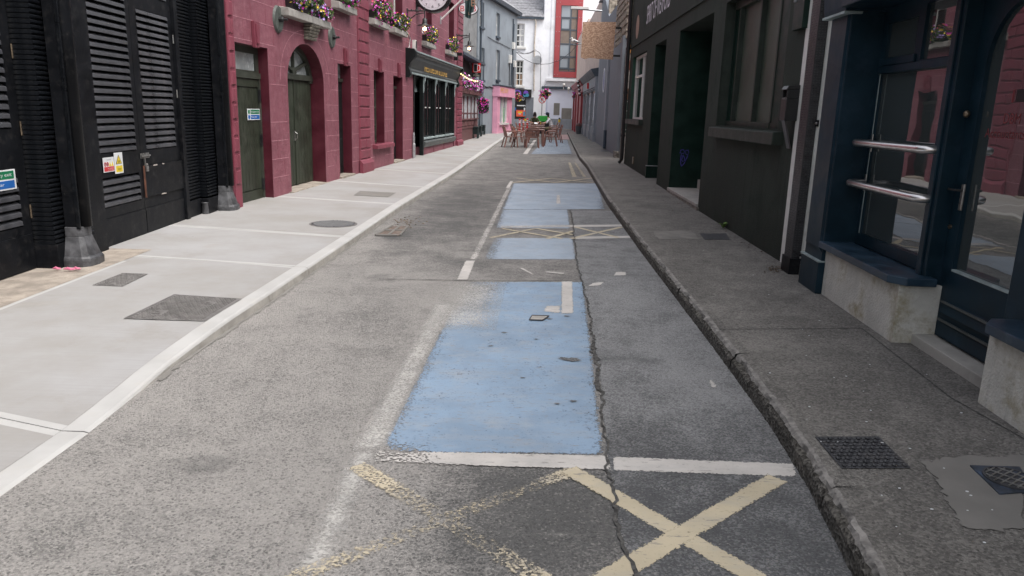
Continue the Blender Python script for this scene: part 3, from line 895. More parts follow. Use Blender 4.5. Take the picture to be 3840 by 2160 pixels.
cover('valve_cover', 'pair of small blue grey plates beside the dark green wall', ((2642,902),(2735,905),(2720,882),(2626,880)), HR, footz, CASTD, 'none', CASTD)
cover('valve_cover', 'small blue grey plate in a pale mortar bed on the right footway', ((2488,893),(2548,893),(2540,880),(2478,880)), HR, footz, CASTD, 'none', CASTD)
cover('valve_cover', 'flat dark cover in the far right footway by the grey hoarding', ((2255,570),(2292,570),(2283,563),(2250,563)), HR, footz, CASTD, 'none', CASTD)
# round manhole on the left
c = G(1250, 838, .09)
t = thing('round_manhole', 'round dark ribbed manhole cover in the pale pavement', 'manhole cover', (c.x, c.y, topz(c.x, c.y)))
rx = abs(G(1338, 838, .09).x-G(1165, 838, .09).x)/2
mb = MB(); mb.lathe((c.x, c.y, topz(c.x, c.y)-.02), [(rx, 0), (rx, .022), (rx*.96, .025)], 36); mb.build('plate', CASTD, t)
mb = MB()
for k in range(-9, 10):
    v = k/10*rx*.92; hw = math.sqrt(max(0, (rx*.9)**2-v*v))
    a = R(35); d = Vector((math.cos(a), math.sin(a), 0)); n = Vector((-d.y, d.x, 0))
    p, q2 = c+n*v-d*hw, c+n*v+d*hw
    z = topz(c.x, c.y)+.005
    mb.tube([(p.x, p.y, z), (q2.x, q2.y, z)], .008, 5)
mb.build('rib', CASTD, t)
mb = MB(); mb.lathe((c.x, c.y, topz(c.x, c.y)-.02), [(rx*1.07, 0), (rx*1.07, .0235), (rx*1.0, .0235)], 36); mb.build('frame', CASTI, t)
# gully grate with silt
g4 = [G(x, y) for x, y in ((1408,886),(1500,886),(1530,850),(1470,850))]
c = sum(g4, Vector())/4
t = thing('gully_grate', 'rusty gully grate half buried in silt by the left kerb', 'grate', (c.x, c.y, gz(c.y)))
def gp(s, v, dz): p = g4[0].lerp(g4[1], s).lerp(g4[3].lerp(g4[2], s), v); return (p.x, p.y, gz(p.y)+dz)
mb = MB(); mb.loft([gp(0,0,.004), gp(1,0,.004), gp(1,1,.004), gp(0,1,.004)], [gp(0,0,.008), gp(1,0,.008), gp(1,1,.008), gp(0,1,.008)]); mb.build('silt', M('brown_silt', (.15, .115, .095), .95, .4, 20, .8, 50, .01), t)
def gbar(s0, v0, s1, v1, nm):
    mb = MB(); mb.tube([gp(s0, v0, .014), gp(s1, v1, .014)], .014, 6); mb.build(nm, MORTAR, t)
for s in (0, .5, 1): gbar(s, 0, s, 1, 'bar')
gbar(0, .5, 1, .5, 'bar'); gbar(0.04, 0, .9, 0, 'bar')
mb = MB(); random.seed(11)
for k in range(70):
    p = G(random.gauss(1522, 24), random.gauss(832, 10))
    s = random.uniform(.006, .02)
    mb.ball((p.x, p.y, gz(p.y)+s*.2), (s, s*1.3, s*.5), 5, 3)
mb.build('silt_heap', M('dark_silt', (.19, .155, .125), .95, .6, 14, .9, 40, .02), t, kind='stuff')
# stopcock surround with a blue daubed round lid
sp = [(3635,1760),(3820,1768),(3880,1860),(3745,1868)]
P4 = [G(x, y, HR) for x, y in sp]; c = sum(P4, Vector())/4
t = thing('stopcock_cover', 'blue daubed stopcock box with round crossed lid in a mortar bed', 'stopcock cover', (c.x, c.y, footz(c.x, c.y)))
mb = MB(); mb.loft([(p.x, p.y, footz(p.x, p.y)) for p in P4], [(p.x, p.y, footz(p.x, p.y)+.010) for p in P4]); mb.build('box_frame', CASTB, t)
z = footz(c.x, c.y)+.010; r_ = .105
mb = MB(); mb.lathe((c.x+.02, c.y, z), [(r_, 0), (r_, .006), (r_*.93, .006), (r_*.93, .001)], 30); mb.build('lid', CASTD, t)
for k in range(-3, 4):
    for an in (35, 125):
        if an == 125 and k % 2: continue
        a = R(an); d = Vector((math.cos(a), math.sin(a), 0)); n = Vector((-d.y, d.x, 0)); v = k*.028; hw = math.sqrt(max(0, (r_*.9)**2-v*v))
        p, q2 = c+n*v-d*hw, c+n*v+d*hw
        mb = MB(); mb.tube([(p.x+.02, p.y, z+.005), (q2.x+.02, q2.y, z+.005)], .0035, 5); mb.build('lid_rib', STEEL, t)
# small iron box lid sunk in the blue bay
c4 = [G(x, y) for x, y in ((1985,1204),(2035,1206),(2058,1190),(1995,1188))]; c = sum(c4, Vector())/4
t = thing('hydrant_lid', 'small square frame sunk in the blue painted bay', 'hydrant lid', (c.x, c.y, 0.01))
mb = MB(); mb.loft([(p.x, p.y, .009) for p in c4], [(p.x, p.y, .013) for p in c4]); mb.build('lid', STONE_SILL, t)
for i in range(4):
    a, b = c4[i], c4[(i+1) % 4]
    mb = MB(); mb.tube([(a.x, a.y, .014), (b.x, b.y, .014)], .005, 5); mb.build('frame_bar', CASTD, t)
# litter, leaves, weeds
random.seed(21)
PINKL = flat('pink_wrapper', (.70, .20, .32), .4)
for i, (x, y, lab) in enumerate(((214,1018,'crumpled pink wrapper left of the flared column foot'), (260,1020,'twisted pink and white sweet wrapper in front of the column foot'), (288,1018,'small pink wrapper at the right of the column foot litter'))):
    p = G(x, y, .09); mb = MB(); L = .035 if i != 1 else .05
    mb.tube([(p.x-L, p.y, topz(p.x, p.y)+.022), (p.x-L*.3, p.y+.005, topz(p.x, p.y)+.028), (p.x+L*.3, p.y-.004, topz(p.x, p.y)+.024), (p.x+L, p.y+.006, topz(p.x, p.y)+.022)], [.006, .014, .012, .007], 7)
    mb.build('sweet_wrapper', PINKL, label=lab, category='litter', group='pink wrappers by the column foot')
def weed(label, x, y, off, zf, n, h):
    p = G(x, y, off); t = thing('weed', label, 'weed', (p.x, p.y, zf(p.x, p.y)))
    mb = MB()
    for k in range(n):
        a = random.uniform(0, 6.28); l = h*random.uniform(.5, 1); d = Vector((math.cos(a), math.sin(a), 0)); s = Vector((-d.y, d.x, 0))*l*.22
        b = Vector((p.x, p.y, zf(p.x, p.y))); m_ = b+d*l*.45+Vector((0, 0, l*.7)); e = b+d*l*.9+Vector((0, 0, l*.8))
        mb.add([b, m_+s, e, m_-s], [(0, 1, 2, 3)])
    mb.build('leaves', M('weed_leaf', (.11, .20, .03), .6, .4, 20, 0), t, solid=False)
weed('tiny green weed at the end of the white line by the kerb', 3020, 1775, 0, lambda x, y: .01, 14, .045)
weed('pale weed growing from the foot of the dark green wall', 2711, 862, HR, footz, 16, .11)
mb = MB()
for k in range(170):
    r_ = random.random()
    if r_ < .45: p = G(random.gauss(2905, 18), random.gauss(1018, 7), HR)
    elif r_ < .8:
        s = random.random(); p = G(lerp(2360, 2900, s)-random.random()*28, lerp(640, 968, s)+random.random()*10, HR)
    else: p = G(random.uniform(2480, 2560), random.uniform(740, 800), HR)
    s = random.uniform(.006, .02); a = random.uniform(0, 6.28)
    z = footz(p.x, p.y)+.006
    mb.quad((p.x+s*math.cos(a), p.y+s*math.sin(a), z), (p.x-s*.6*math.sin(a), p.y+s*.6*math.cos(a), z+s*.4), (p.x-s*math.cos(a), p.y-s*math.sin(a), z), (p.x+s*.6*math.sin(a), p.y-s*.6*math.cos(a), z+.002))
mb.build('leaf_litter', [M('dead_leaf', (.10, .07, .045), .9, .8, 60, 0)], solid=False, label='scattered dead leaves and scraps along the dark green wall', category='leaf litter', kind='stuff')
mb = MB()
for k in range(110):
    p = G(random.uniform(2400, 3800), random.uniform(900, 2100), HR)
    if p.x < polyx(KR, p.y)+.1 or p.x > 2.6: continue
    s = random.uniform(.002, .006); mb.ball((p.x, p.y, footz(p.x, p.y)+.005), (s*1.4, s, s*.4), 5, 3)
mb.build('grit', [SIGN_W], solid=False, label='pale specks of grit and gum on the right footway', category='grit', kind='stuff')
# ------------------------------------------------------------------ black louvred building (left, near)
K = left((-4.16, 6.73), -1.5)
ZB = .06                               # foot of the walls
kb = thing('black_building', 'black painted building with louvred doors and ribbed piers at the near left', 'building', K.pt(0, -.3, 0))
TOPK = 5.2
uA0 = K.u(93, 0, 0)*0                  # pier one starts at u = 0
pierW = K.u(316, 540, -.0)
uD0, uD1 = K.u(318, 300, -.10), K.u(657, 300, -.10)       # opening of the double door
uP2a, uP2b = K.u(752, 300, 0), K.u(868, 540, 0)+.03
REC = -.10
uEnd = K.u(872, 600, 0)+.02
# structure behind: one wall block with openings
mb = MB(K)
mb.box(-8, -.001, -4, -.40, ZB, TOPK)                       # behind the near door
mb.box(0, uD0-.0, -4, -.02, ZB, TOPK)
mb.box(uD0, uD1, -4, -.32, ZB, TOPK)
mb.box(uD1, uEnd, -4, -.13, ZB, TOPK)
mb.box(uD0, uD1, -.32, -.02, 4.3, TOPK)
mb.build('wall', BLK, kb)
# ribbed courses: each a moulded brick course, sharing one mesh per pier
PITCHK = .0425
def courses(u0, u1, w, back, z0, z1, ret=None, name='course'):
    mb = MB(K)
    prof = [(w-back, 0), (w-.012, .002), (w, .012), (w, .026), (w-.010, .036), (w-back, .038)]
    mb.uprism(prof, u0, u1)
    o = mb.build(name, BLKM, kb)
    o.location = (0, 0, z0)
    n = int((z1-z0)/PITCHK)
    rep(o, [(0, 0, PITCHK*k) for k in range(1, n)])
zt = 4.15
plinth = .26
courses(-.012, pierW+.02, 0, .60, ZB+plinth, zt)
courses(uD1+.10, uP2a+.0, -.13+.03, .05, ZB+plinth+.02, zt)
courses(uP2a, uP2b, 0, .16, ZB+plinth+.02, zt)
mb = MB(K); mb.box(-.012, pierW+.03, -.6, .012, ZB, ZB+plinth); mb.build('plinth', BLK, kb, bevel=.006)
mb = MB(K); mb.box(uD1+.10, uP2a-.01, -.16, -.085, ZB-.02, ZB+plinth); mb.build('plinth', BLK, kb, bevel=.006)
mb = MB(K); mb.box(uP2a-.012, uP2b, -.16, .012, ZB-.02, ZB+plinth); mb.build('plinth', BLK, kb, bevel=.006)
# pier one return (ribbed cheek towards the camera)
# door jambs
mb = MB(K); mb.box(uD0-.10, uD0, -.32, REC+.03, ZB, zt); mb.build('door_jamb', BLK, kb, bevel=.004)
mb = MB(K); mb.box(uD1, uD1+.10, -.32, REC+.04, ZB, zt); mb.build('door_jamb', BLK, kb, bevel=.004)
# vertical dark stop beside the doors
def slats(parent, u0, u1, z0, z1, w, pitch=.0755):
    mb = MB(K)
    mb.uprism([(w-.055, .058), (w-.048, .066), (w+.005, .036), (w+.008, .002), (w, .0), (w-.006, .024)], u0, u1)
    o = mb.build('louvre_slat', SLAT, parent, bevel=.0015)
    n = int((z1-z0-.02)/pitch)
    o.location = (0, 0, z0+.01)
    rep(o, [(0, 0, pitch*k) for k in range(1, n+1)])
def leaf(u0, u1, z0, z1, vents, w, name='door', th=.05):
    """a louvred leaf: stiles, rails and dark void behind the slats"""
    mb = MB(K)
    holes_wall(mb, u0, u1, z0, z1, [(a, b, c, d, .06) for a, b, c, d in vents], w)
    mb.quad((u0, w, z0), (u0, w-th, z0), (u0, w-th, z1), (u0, w, z1)); mb.quad((u1, w, z0), (u1, w-th, z0), (u1, w-th, z1), (u1, w, z1))
    o = mb.build(name, BLK, kb, solid=False)
    for a, b, c, d in vents:
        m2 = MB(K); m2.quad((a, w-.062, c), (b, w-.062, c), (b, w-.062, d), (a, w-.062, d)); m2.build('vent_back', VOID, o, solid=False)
        slats(o, a+.002, b-.002, c, d, w)
    return o
wD = REC
uM = K.u(524, 540, wD)
zb = K.z(560, 876, wD)
zL0 = K.z(470, 568, wD); zLt = 4.05
v1 = (K.u(356, 533, wD), K.u(509, 540, wD), zL0, zLt)
v2 = (K.u(380, 720, wD), K.u(526, 700, wD), K.z(470, 764, wD), K.z(470, 655, wD))
dl = leaf(uD0+.012, uM-.003, zb, 4.15, [v1, v2], wD)
v3 = (K.u(528, 300, wD), K.u(642, 300, wD), K.z(606, 556, wD), K.z(566, 48, wD))
v4 = (v3[0], v3[1], v3[3]+.17, 4.05)
dr = leaf(uM+.003, uD1-.012, zb, 4.15, [v3, v4], wD)
zk = K.z(548, 781, wD)
mb = MB(K); mb.box(uD0+.02, uM-.008, wD+.002, wD+.010, zb+.005, zk); mb.build('kick_plate', BLK, dl, bevel=.002)
mb = MB(K); mb.box(uM+.008, uD1-.02, wD+.002, wD+.010, zb+.005, zk); mb.build('kick_plate', BLK, dr, bevel=.002)
mb = MB(K); mb.box(uM+.028, uD1-.015, wD+.003, wD+.022, K.z(620, 720, wD), K.z(620, 610, wD)); mb.build('cover_panel', BLK, dr, bevel=.003)
mb = MB(K); mb.box(uM+.024, uM+.030, wD+.004, wD+.024, K.z(620, 722, wD), K.z(620, 608, wD)); mb.build('rusty_edge', RUST, dr)
mb = MB(K)
for uu, z_, l in ((uM+.25, K.z(620, 610, wD), .11), (uM+.5, K.z(620, 610, wD)+.002, .05), (uM+.42, K.z(620, 720, wD)-.002, .13)):
    random.seed(int(uu*100))
    p = [(uu+l*k/8, z_+random.uniform(-.004, .006)) for k in range(9)]
    mb.prism(p+[(uu+l, z_-.012), (uu, z_-.010)], wD+.022, wD+.0235)
mb.build('bare_chip', M('bare_chip', (.45, .40, .36), .8, .2), dr)
for zz in (K.z(300, 75, wD)+.02, K.z(315, 345, wD), K.z(340, 590, wD)):
    mb = MB(K); mb.tube([(uD0+.004, wD+.012, zz-.05), (uD0+.004, wD+.012, zz+.05)], .009, 8); mb.build('hinge', STEEL, dl)
for zz in (K.z(650, 148, wD), K.z(665, 352, wD)):
    mb = MB(K); mb.tube([(uD1-.004, wD+.012, zz-.05), (uD1-.004, wD+.012, zz+.05)], .009, 8); mb.build('hinge', STEEL, dr)
# bolt and padlock
zq = K.z(550, 582, wD)
mb = MB(K); mb.box(uM-.02, uM+.085, wD+.003, wD+.008, zq-.03, zq+.03); mb.box(uM+.11, uM+.20, wD+.003, wD+.008, zq-.03, zq+.03)
bolt = mb.build('sliding_bolt', STEEL, dr, bevel=.001)
mb = MB(K); mb.tube([(uM-.03, wD+.022, zq), (uM+.19, wD+.022, zq)], .010, 10)
mb.box(uM+.02, uM+.035, wD+.003, wD+.034, zq-.018, zq+.018); mb.box(uM+.13, uM+.145, wD+.003, wD+.034, zq-.018, zq+.018)
mb.build('bolt_rod', STEEL, bolt)
mb = MB(K); mb.box(uM+.045, uM+.07, wD+.010, wD+.022, zq-.13, zq); mb.build('hasp', STEEL, bolt)
pl = thing('padlock', 'steel padlock hanging from the bolt of the black double doors', 'padlock', K.pt(uM+.07, wD+.03, zq-.17))
mb = MB(K); mb.box(uM+.045, uM+.09, wD+.022, wD+.045, zq-.18, zq-.125); mb.build('lock_body', STEEL, pl, bevel=.005)
mb = MB(K); mb.tube([(uM+.052, wD+.034, zq-.128), (uM+.052, wD+.034, zq-.105), (uM+.060, wD+.034, zq-.092), (uM+.075, wD+.034, zq-.092), (uM+.083, wD+.034, zq-.105), (uM+.083, wD+.034, zq-.128)], .005, 7); mb.build('shackle', INOX, pl)
# near door, deep in its reveal
wN = -.20
vN1 = (-2.2, K.u(50, 540, wN)+.01, K.z(60, 625, wN)-.02, 4.05)
zn0 = G(60, 1078, .08)
uN1 = K.u(86, 540, wN)
nz = .10
dn = leaf(-2.4, uN1, nz, 4.15, [(-2.25, uN1-.14, nz+1.25, 4.0), (-2.25, uN1-.14, nz+.40, nz+.86)], wN)
mb = MB(K); mb.box(-2.4, uN1-.03, wN+.002, wN+.010, nz+.004, nz+.32); mb.build('kick_plate', BLK, dn, bevel=.002)
for zz in (.62, 1.35, 2.0):
    mb = MB(K); mb.tube([(uN1-.02, wN+.012, zz-.06), (uN1-.02, wN+.012, zz+.06)], .008, 8); mb.build('hinge', BRASS, dn)
mb = MB(K); mb.box(uN1, -.014, -.39, wN-.02, ZB, zt); mb.build('door_jamb', BLK, kb)
mb = MB(K); mb.box(-8, -.02, -.39, -.05, 4.16, TOPK); mb.build('lintel', BLK, kb)
# near pier at the picture's edge is out of frame; close the block
mb = MB(K); mb.box(-8, -2.45, -.39, 0, ZB, TOPK-.01); mb.build('pier', BLKM, kb)
# columns: steel channels on flared feet
def column(u0, u1, w1, label, w0=.012):
    t = thing('steel_column', label, 'column', K.pt((u0+u1)/2, w1/2, ZB), 'steel columns on the black piers')
    mb = MB(K)
    mb.prism([(u0, .44), (u1, .44), (u1, TOPK-.1), (u0, TOPK-.1)], w0, w1-.025)
    mb.build('web', BLK, t, bevel=.004)
    mb = MB(K); mb.box(u1-.018, u1+.008, w1-.03, w1+.008, .44, TOPK-.1); mb.build('flange', BLKM, t, bevel=.003)
    mb = MB(K); mb.box(u0-.008, u0+.014, w1-.03, w1+.004, .44, TOPK-.1); mb.build('flange', BLKM, t, bevel=.003)
    mb = MB(K); mb.tube([((u0+u1)/2+.01, w1-.028, .455), ((u0+u1)/2+.01, w1-.028, TOPK-.1)], .075, 14); mb.build('half_round', BLK, t, smooth=True)
    # foot: flared shoe on a rounded plinth
    c = (u0+u1)/2
    def ring(hu, w_, z, k=6):
        pts = [(c-hu, w0, z)]
        for i in range(k+1):
            a = math.pi*(1-i/k)
            pts.append((c+hu*math.copysign(abs(math.cos(a))**.6, math.cos(a)), w0+.05+(w_-w0-.05)*abs(math.sin(a))**.7, z))
        pts.append((c+hu, w0, z))
        return pts
    mb = MB(K); h = (u1-u0)/2
    for a, b in ((ring(h+.012, w1+.016, .46), ring(h+.015, w1+.02, .37)), (ring(h+.015, w1+.02, .37), ring(h+.065, w1+.075, .19))):
        mb.loft(b, a)
    mb.build('flared_foot', COLBASE, t, smooth=False, bevel=.004)
    mb = MB(K); mb.loft(ring(h+.085, w1+.095, .05), ring(h+.085, w1+.10, .165)); mb.loft(ring(h+.085, w1+.10, .165), ring(h+.07, w1+.08, .192))
    mb.build('foot_ring', COLBASE, t, bevel=.006)
    return t
wc = .15
uc0 = K.u(268, 540, wc); uc1 = K.u(311, 540, wc)
column(uc0, uc1+.01, wc, 'nearer steel column with worn flared foot beside the left louvred door')
ud1 = K.u(866, 540, wc); column(ud1-.22, ud1-.02, wc, 'farther steel column with flared foot against the maroon corner')
# small stub pipe at the foot of the second pier
t = thing('pipe_stub', 'short grey pipe stub at the foot of the far black pier', 'pipe', K.pt(K.u(770, 820, -.05), -.05, .09))
mb = MB(K); mb.lathe((K.u(770, 820, -.05), -.04, .07), [(.045, 0), (.05, .05), (.042, .18), (.05, .2)], 12); mb.build('stub', COLBASE, t, smooth=True)
# signs on the doors
def sign(name, label, fr, u0, u1, z0, z1, w, cat='sign', mat=SIGN_W, th=.004, grp=None):
    t = thing(name, label, cat, fr.pt((u0+u1)/2, w, z0), grp)
    mb = MB(fr); mb.box(u0, u1, w, w+th, z0, z1); mb.build('board', mat, t, bevel=.0015)
    return t
def patch(fr, t, nm, mat, u0, u1, z0, z1, w, d=.0015):
    mb = MB(fr); mb.box(min(u0, u1), max(u0, u1), w, w+d, z0, z1); return mb.build(nm, mat, t)
def letters(fr, t, s, mat, u, z, w, width, height, nm='lettering', **kw):
    mb = MB(fr); text(mb, s, u, z, w, width, height, **kw); return mb.build(nm, mat, t, solid=False)
def exit_sign(fr, t, u0, u1, z0, z1, w):
    H = z1-z0; L = u1-u0; r = fr.rd
    patch(fr, t, 'green_band', SIGN_G, u0+.25*L, u1-.04*L, z0+.54*H, z1-.07*H, w)
    patch(fr, t, 'blue_band', SIGN_B, u0+.25*L, u1-.04*L, z0+.08*H, z0+.46*H, w)
    letters(fr, t, 'Emergency exit', SIGN_W, u0+.27*L, z0+.62*H, w+.0016, .64*L, .22*H, ext=.0006)
    letters(fr, t, 'Keep clear', SIGN_W, u0+.27*L, z0+.17*H, w+.0016, .46*L, .20*H, ext=.0006)
    patch(fr, t, 'exit_symbol', SIGN_G, u0+.05*L, u0+.20*L, z0+.56*H, z1-.1*H, w)
    mb = MB(fr); mb.lathe((u0+.125*L, w, z0+.27*H), [(.08*L, 0), (.08*L, .0015)], 20, 'w'); mb.build('round_symbol', SIGN_B, t)
uS1 = K.u(57, 670, wN+.01); zS0, zS1 = K.z(57, 708, wN+.01), K.z(52, 633, wN+.01)
t = sign('exit_sign', 'emergency exit keep clear sign cut by the left edge, on the near black door', K, uS1-.62, uS1, zS0, zS1, wN+.012)
exit_sign(K, t, uS1-.62, uS1, zS0, zS1, wN+.016)
wS = wD+.012
a0, a1 = K.u(386, 620, wS), K.u(427, 615, wS); b0, b1 = K.z(409, 645, wS), K.z(404, 590, wS)
t = sign('hazard_sign', 'small white hazard notice with red strip on the left louvred door', K, a0, a1, b0, b1, wS)
L, H = a1-a0, b1-b0
patch(K, t, 'red_strip', SIGN_R, a0+.06*L, a1-.05*L, b0+.06*H, b0+.36*H, wS+.004)
letters(K, t, 'CAUTION', INK, a0+.32*L, b1-.2*H, wS+.004, .36*L, .08*H)
letters(K, t, 'NO SMOKING', SIGN_W, a0+.36*L, b0+.22*H, wS+.0056, .5*L, .05*H)
letters(K, t, 'NO NAKED FLAMES', SIGN_W, a0+.36*L, b0+.11*H, wS+.0056, .5*L, .05*H)
for k, (m_, s) in enumerate(((SIGN_R, 24), (SIGN_R, 24), (SIGN_Y, 3), (SIGN_Y, 3))):
    mb = MB(K); cu, cz, rr = a0+(.17+.22*k)*L, b0+.54*H, .10*L
    if s == 3: mb.prism([(cu-rr, cz-rr), (cu+rr, cz-rr), (cu, cz+rr*1.1)], wS+.004, wS+.0055)
    else:
        mb.lathe((cu, wS+.004, cz), [(rr, 0), (rr, .0015), (rr*.72, .0015), (rr*.72, 0)], s, 'w')
    mb.build('warning_symbol', m_, t)
a0, a1 = K.u(428, 615, wS), K.u(459, 610, wS); b0, b1 = K.z(447, 650, wS), K.z(440, 572, wS)
t = sign('explosive_warning_sign', 'tall white and yellow EX warning sign next to the hazard notice', K, a0, a1, b0, b1, wS+.002)
L, H = a1-a0, b1-b0; w2 = wS+.006
mb = MB(K); mb.prism([(a0+.13*L, b0+.46*H), (a1-.13*L, b0+.46*H), ((a0+a1)/2, b1-.1*H)], w2, w2+.0015); mb.build('black_triangle', INK, t)
mb = MB(K); mb.prism([(a0+.2*L, b0+.48*H), (a1-.2*L, b0+.48*H), ((a0+a1)/2, b1-.16*H)], w2+.0016, w2+.003); mb.build('yellow_triangle', SIGN_Y, t)
letters(K, t, 'EX', INK, a0+.36*L, b0+.52*H, w2+.003, .28*L, .11*H)
patch(K, t, 'yellow_panel', SIGN_Y, a0+.12*L, a1-.1*L, b0+.07*H, b0+.37*H, w2)
letters(K, t, 'ZONE 2', INK, a0+.26*L, b0+.18*H, w2+.0016, .46*L, .07*H)
# ------------------------------------------------------------------ maroon pub (left)
Pm = left((-4.10, 11.0), 5.0)
U0 = Pm.u(866, 500)
U1 = Pm.u(1733, 400)
TOPP = 7.6
pub = thing('maroon_pub', 'long maroon rendered pub with scored ashlar lines and stone sills', 'building', Pm.pt(5, -1, .1))
def rc(fr, l, r_, t_, b, w=0.0):       # four edge pixels -> u0,u1,z0,z1
    return fr.u(*l, w), fr.u(*r_, w), fr.z(*b, w), fr.z(*t_, w)
d1 = rc(Pm, (892, 400), (1012, 400), (942, 169), (972, 757))
d1 = (d1[0], d1[1], -.05, d1[3])
ar0, ar1 = Pm.u(1083, 420), Pm.u(1217, 430)
arS = Pm.z(1081, 300); arT = Pm.z(1146, 166)
d2 = rc(Pm, (1270, 420), (1318, 440), (1291, 242), (1298, 644))
w1 = rc(Pm, (1403, 400), (1441, 400), (1420, 266), (1422, 538))
d3 = rc(Pm, (1476, 430), (1510, 430), (1491, 286), (1494, 586))
sf = (Pm.u(1549, 430), Pm.u(1703, 420), 0, Pm.z(1630, 290))     # pub front
up = []
ups = [((1100, 20), (1215, 40), (1080, 33)), ((1275, 0), (1325, 20), (1262, 8)), ((1409, 30), (1441, 30), (1398, 72)), ((1476, 50), (1509, 50), (1474, 104)), ((1597, 110), (1619, 110), (1594, 157)), ((1682, 130), (1702, 130), (1679, 189))]
for l, r_, s in ups:
    z0 = Pm.z(*s); up.append((Pm.u(*l), Pm.u(*r_), z0, z0+1.75))
big = (Pm.u(1078, 20), Pm.u(1218, 60), up[0][2], up[0][2]+1.9); up[0] = big
DEP = .26
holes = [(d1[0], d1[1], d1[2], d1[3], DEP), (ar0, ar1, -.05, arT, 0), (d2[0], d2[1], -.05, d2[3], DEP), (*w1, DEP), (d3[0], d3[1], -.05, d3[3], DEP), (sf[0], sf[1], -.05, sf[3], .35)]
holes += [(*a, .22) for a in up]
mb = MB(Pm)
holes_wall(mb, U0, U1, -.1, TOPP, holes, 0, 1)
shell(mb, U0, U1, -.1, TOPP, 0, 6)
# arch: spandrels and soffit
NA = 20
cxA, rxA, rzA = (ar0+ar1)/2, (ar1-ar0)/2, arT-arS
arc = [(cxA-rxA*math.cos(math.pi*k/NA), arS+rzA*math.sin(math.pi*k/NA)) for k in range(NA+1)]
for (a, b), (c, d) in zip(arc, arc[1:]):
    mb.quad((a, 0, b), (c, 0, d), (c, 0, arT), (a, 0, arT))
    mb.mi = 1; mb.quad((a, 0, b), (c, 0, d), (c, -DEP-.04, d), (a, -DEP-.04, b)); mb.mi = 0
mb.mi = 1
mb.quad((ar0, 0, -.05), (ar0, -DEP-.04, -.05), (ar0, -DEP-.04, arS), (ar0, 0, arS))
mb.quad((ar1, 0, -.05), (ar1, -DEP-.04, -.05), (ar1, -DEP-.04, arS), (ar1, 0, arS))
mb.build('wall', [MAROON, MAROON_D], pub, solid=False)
mb = MB(Pm); mb.box(U0-.1, U1, -6.1, .12, TOPP+.002, TOPP+.16); mb.build('eaves', MAROON_T, pub)
mb = MB(Pm); mb.uprism([(.15, TOPP+.16), (-3, TOPP+2.4), (-6.1, TOPP+.16)], U0, U1); mb.build('roof', SLATE_ROOF, pub)
# scored lines
mb = MB(Pm)
rows = [Pm.z(1045, y) for y in (248, 318, 389, 458, 528, 596, 664)]
dz = (rows[0]-rows[-1])/6
allz = [rows[-1]+dz*k for k in range(0, 16)]
blocks = [(d1[0]-.02, d1[1]+.02, d1[3]), (ar0-.10, ar1+.10, arT+.12), (d2[0]-.02, d2[1]+.02, d2[3]), (w1[0]-.02, w1[1]+.02, w1[3]), (d3[0]-.02, d3[1]+.02, d3[3]), (sf[0]-.1, sf[1]+.1, sf[3]+.7)]
random.seed(4)
q0, q1 = Pm.u(1343, 300), Pm.u(1382, 330)
def seg(a, b, z):
    n = max(1, int((b-a)/.35))
    for k in range(n):
        if random.random() < .10: continue
        h = .0028+.0015*random.random()
        p, q_ = lerp(a, b, k/n), lerp(a, b, (k+1)/n)
        mb.box(p, q_, -.002, .003, z-h+.004*math.sin(p*2), z+h+.004*math.sin(p*2))
for z in allz:
    cuts = sorted([(max(U0, a), b) for a, b, t_ in blocks if z < t_]+[(q0-.03, q1+.03)]+[(a-.1, b+.1) for a, b, c, d in up if c-.25 < z < d])
    x = U0+.25
    for a, b in cuts:
        if a > x+.05: seg(x, a, z)
        x = max(x, b)
    if x < U1-.3: seg(x, U1-.3, z)
mb.build('scored_joints', JOINT, pub, kind='stuff')
mb = MB(Pm)
random.seed(6)
for j, z in enumerate(allz[:12]):
    for k in range(int((U1-U0)/.55)):
        x = U0+.3+k*.55+(.27 if j % 2 else 0)
        if any(a-.02 < x < b+.02 and z < t_ for a, b, t_ in blocks) or q0-.05 < x < q1+.05 or x > U1-.35: continue
        if any(a-.15 < x < b+.15 and c-.3 < z+.2 < d+.1 for a, b, c, d in up): continue
        if random.random() < .3: continue
        mb.box(x-.0022, x+.0022, -.002, .0022, z+.02, z+dz-.02)
mb.build('scored_verticals', MAROON_T, pub, kind='stuff')
mb = MB(Pm)                             # scored ring round the arch
for k in range(NA):
    for kk in (0,):
        f = 1.34; g = 1.42
        a0_, a1_ = math.pi*k/NA, math.pi*(k+1)/NA
        for rr in ((f, f+.012),):
            p = [(cxA-rxA*m*math.cos(a), .003, arS+rzA*m*math.sin(a)) for m, a in ((rr[0], a0_), (rr[1], a0_), (rr[1], a1_), (rr[0], a1_))]
            mb.quad(*p)
mb.build('scored_arch', JOINT, pub, solid=False)
# quoins: raised panels up the pilasters
def quoins(ua, ub, ztop, first=0, base=True):
    mb = MB(Pm); mb.box(ua-.02, ub+.02, .001, .018, .02, ztop); mb.build('pilaster', MAROON_T, pub)
    h = .235; z = .46; k = first
    while z+h < ztop:
        if k % 2 == 0:
            pans = [(ua+.02, ub-.02)]
        else:
            m_ = lerp(ua, ub, .55); pans = [(ua+.02, m_-.012), (m_+.012, ub-.02)]
        for a, b in pans:
            mb = MB(Pm)
            mb.loft([(a, .018, z), (b, .018, z), (b, .018, z+h-.035), (a, .018, z+h-.035)], [(a+.014, .04, z+.014), (b-.014, .04, z+.014), (b-.014, .04, z+h-.049), (a+.014, .04, z+h-.049)])
            mb.build('quoin_block', MAROON_T, pub)
        z += h; k += 1
    if not base: return
    mb = MB(Pm); mb.uprism([(.019, .0), (.10, .0), (.10, .36), (.06, .42), (.019, .45)], ua-.05, ub+.05); mb.build('pilaster_base', MAROON_T, pub, bevel=.006)
quoins(q0, q1, 6.8)
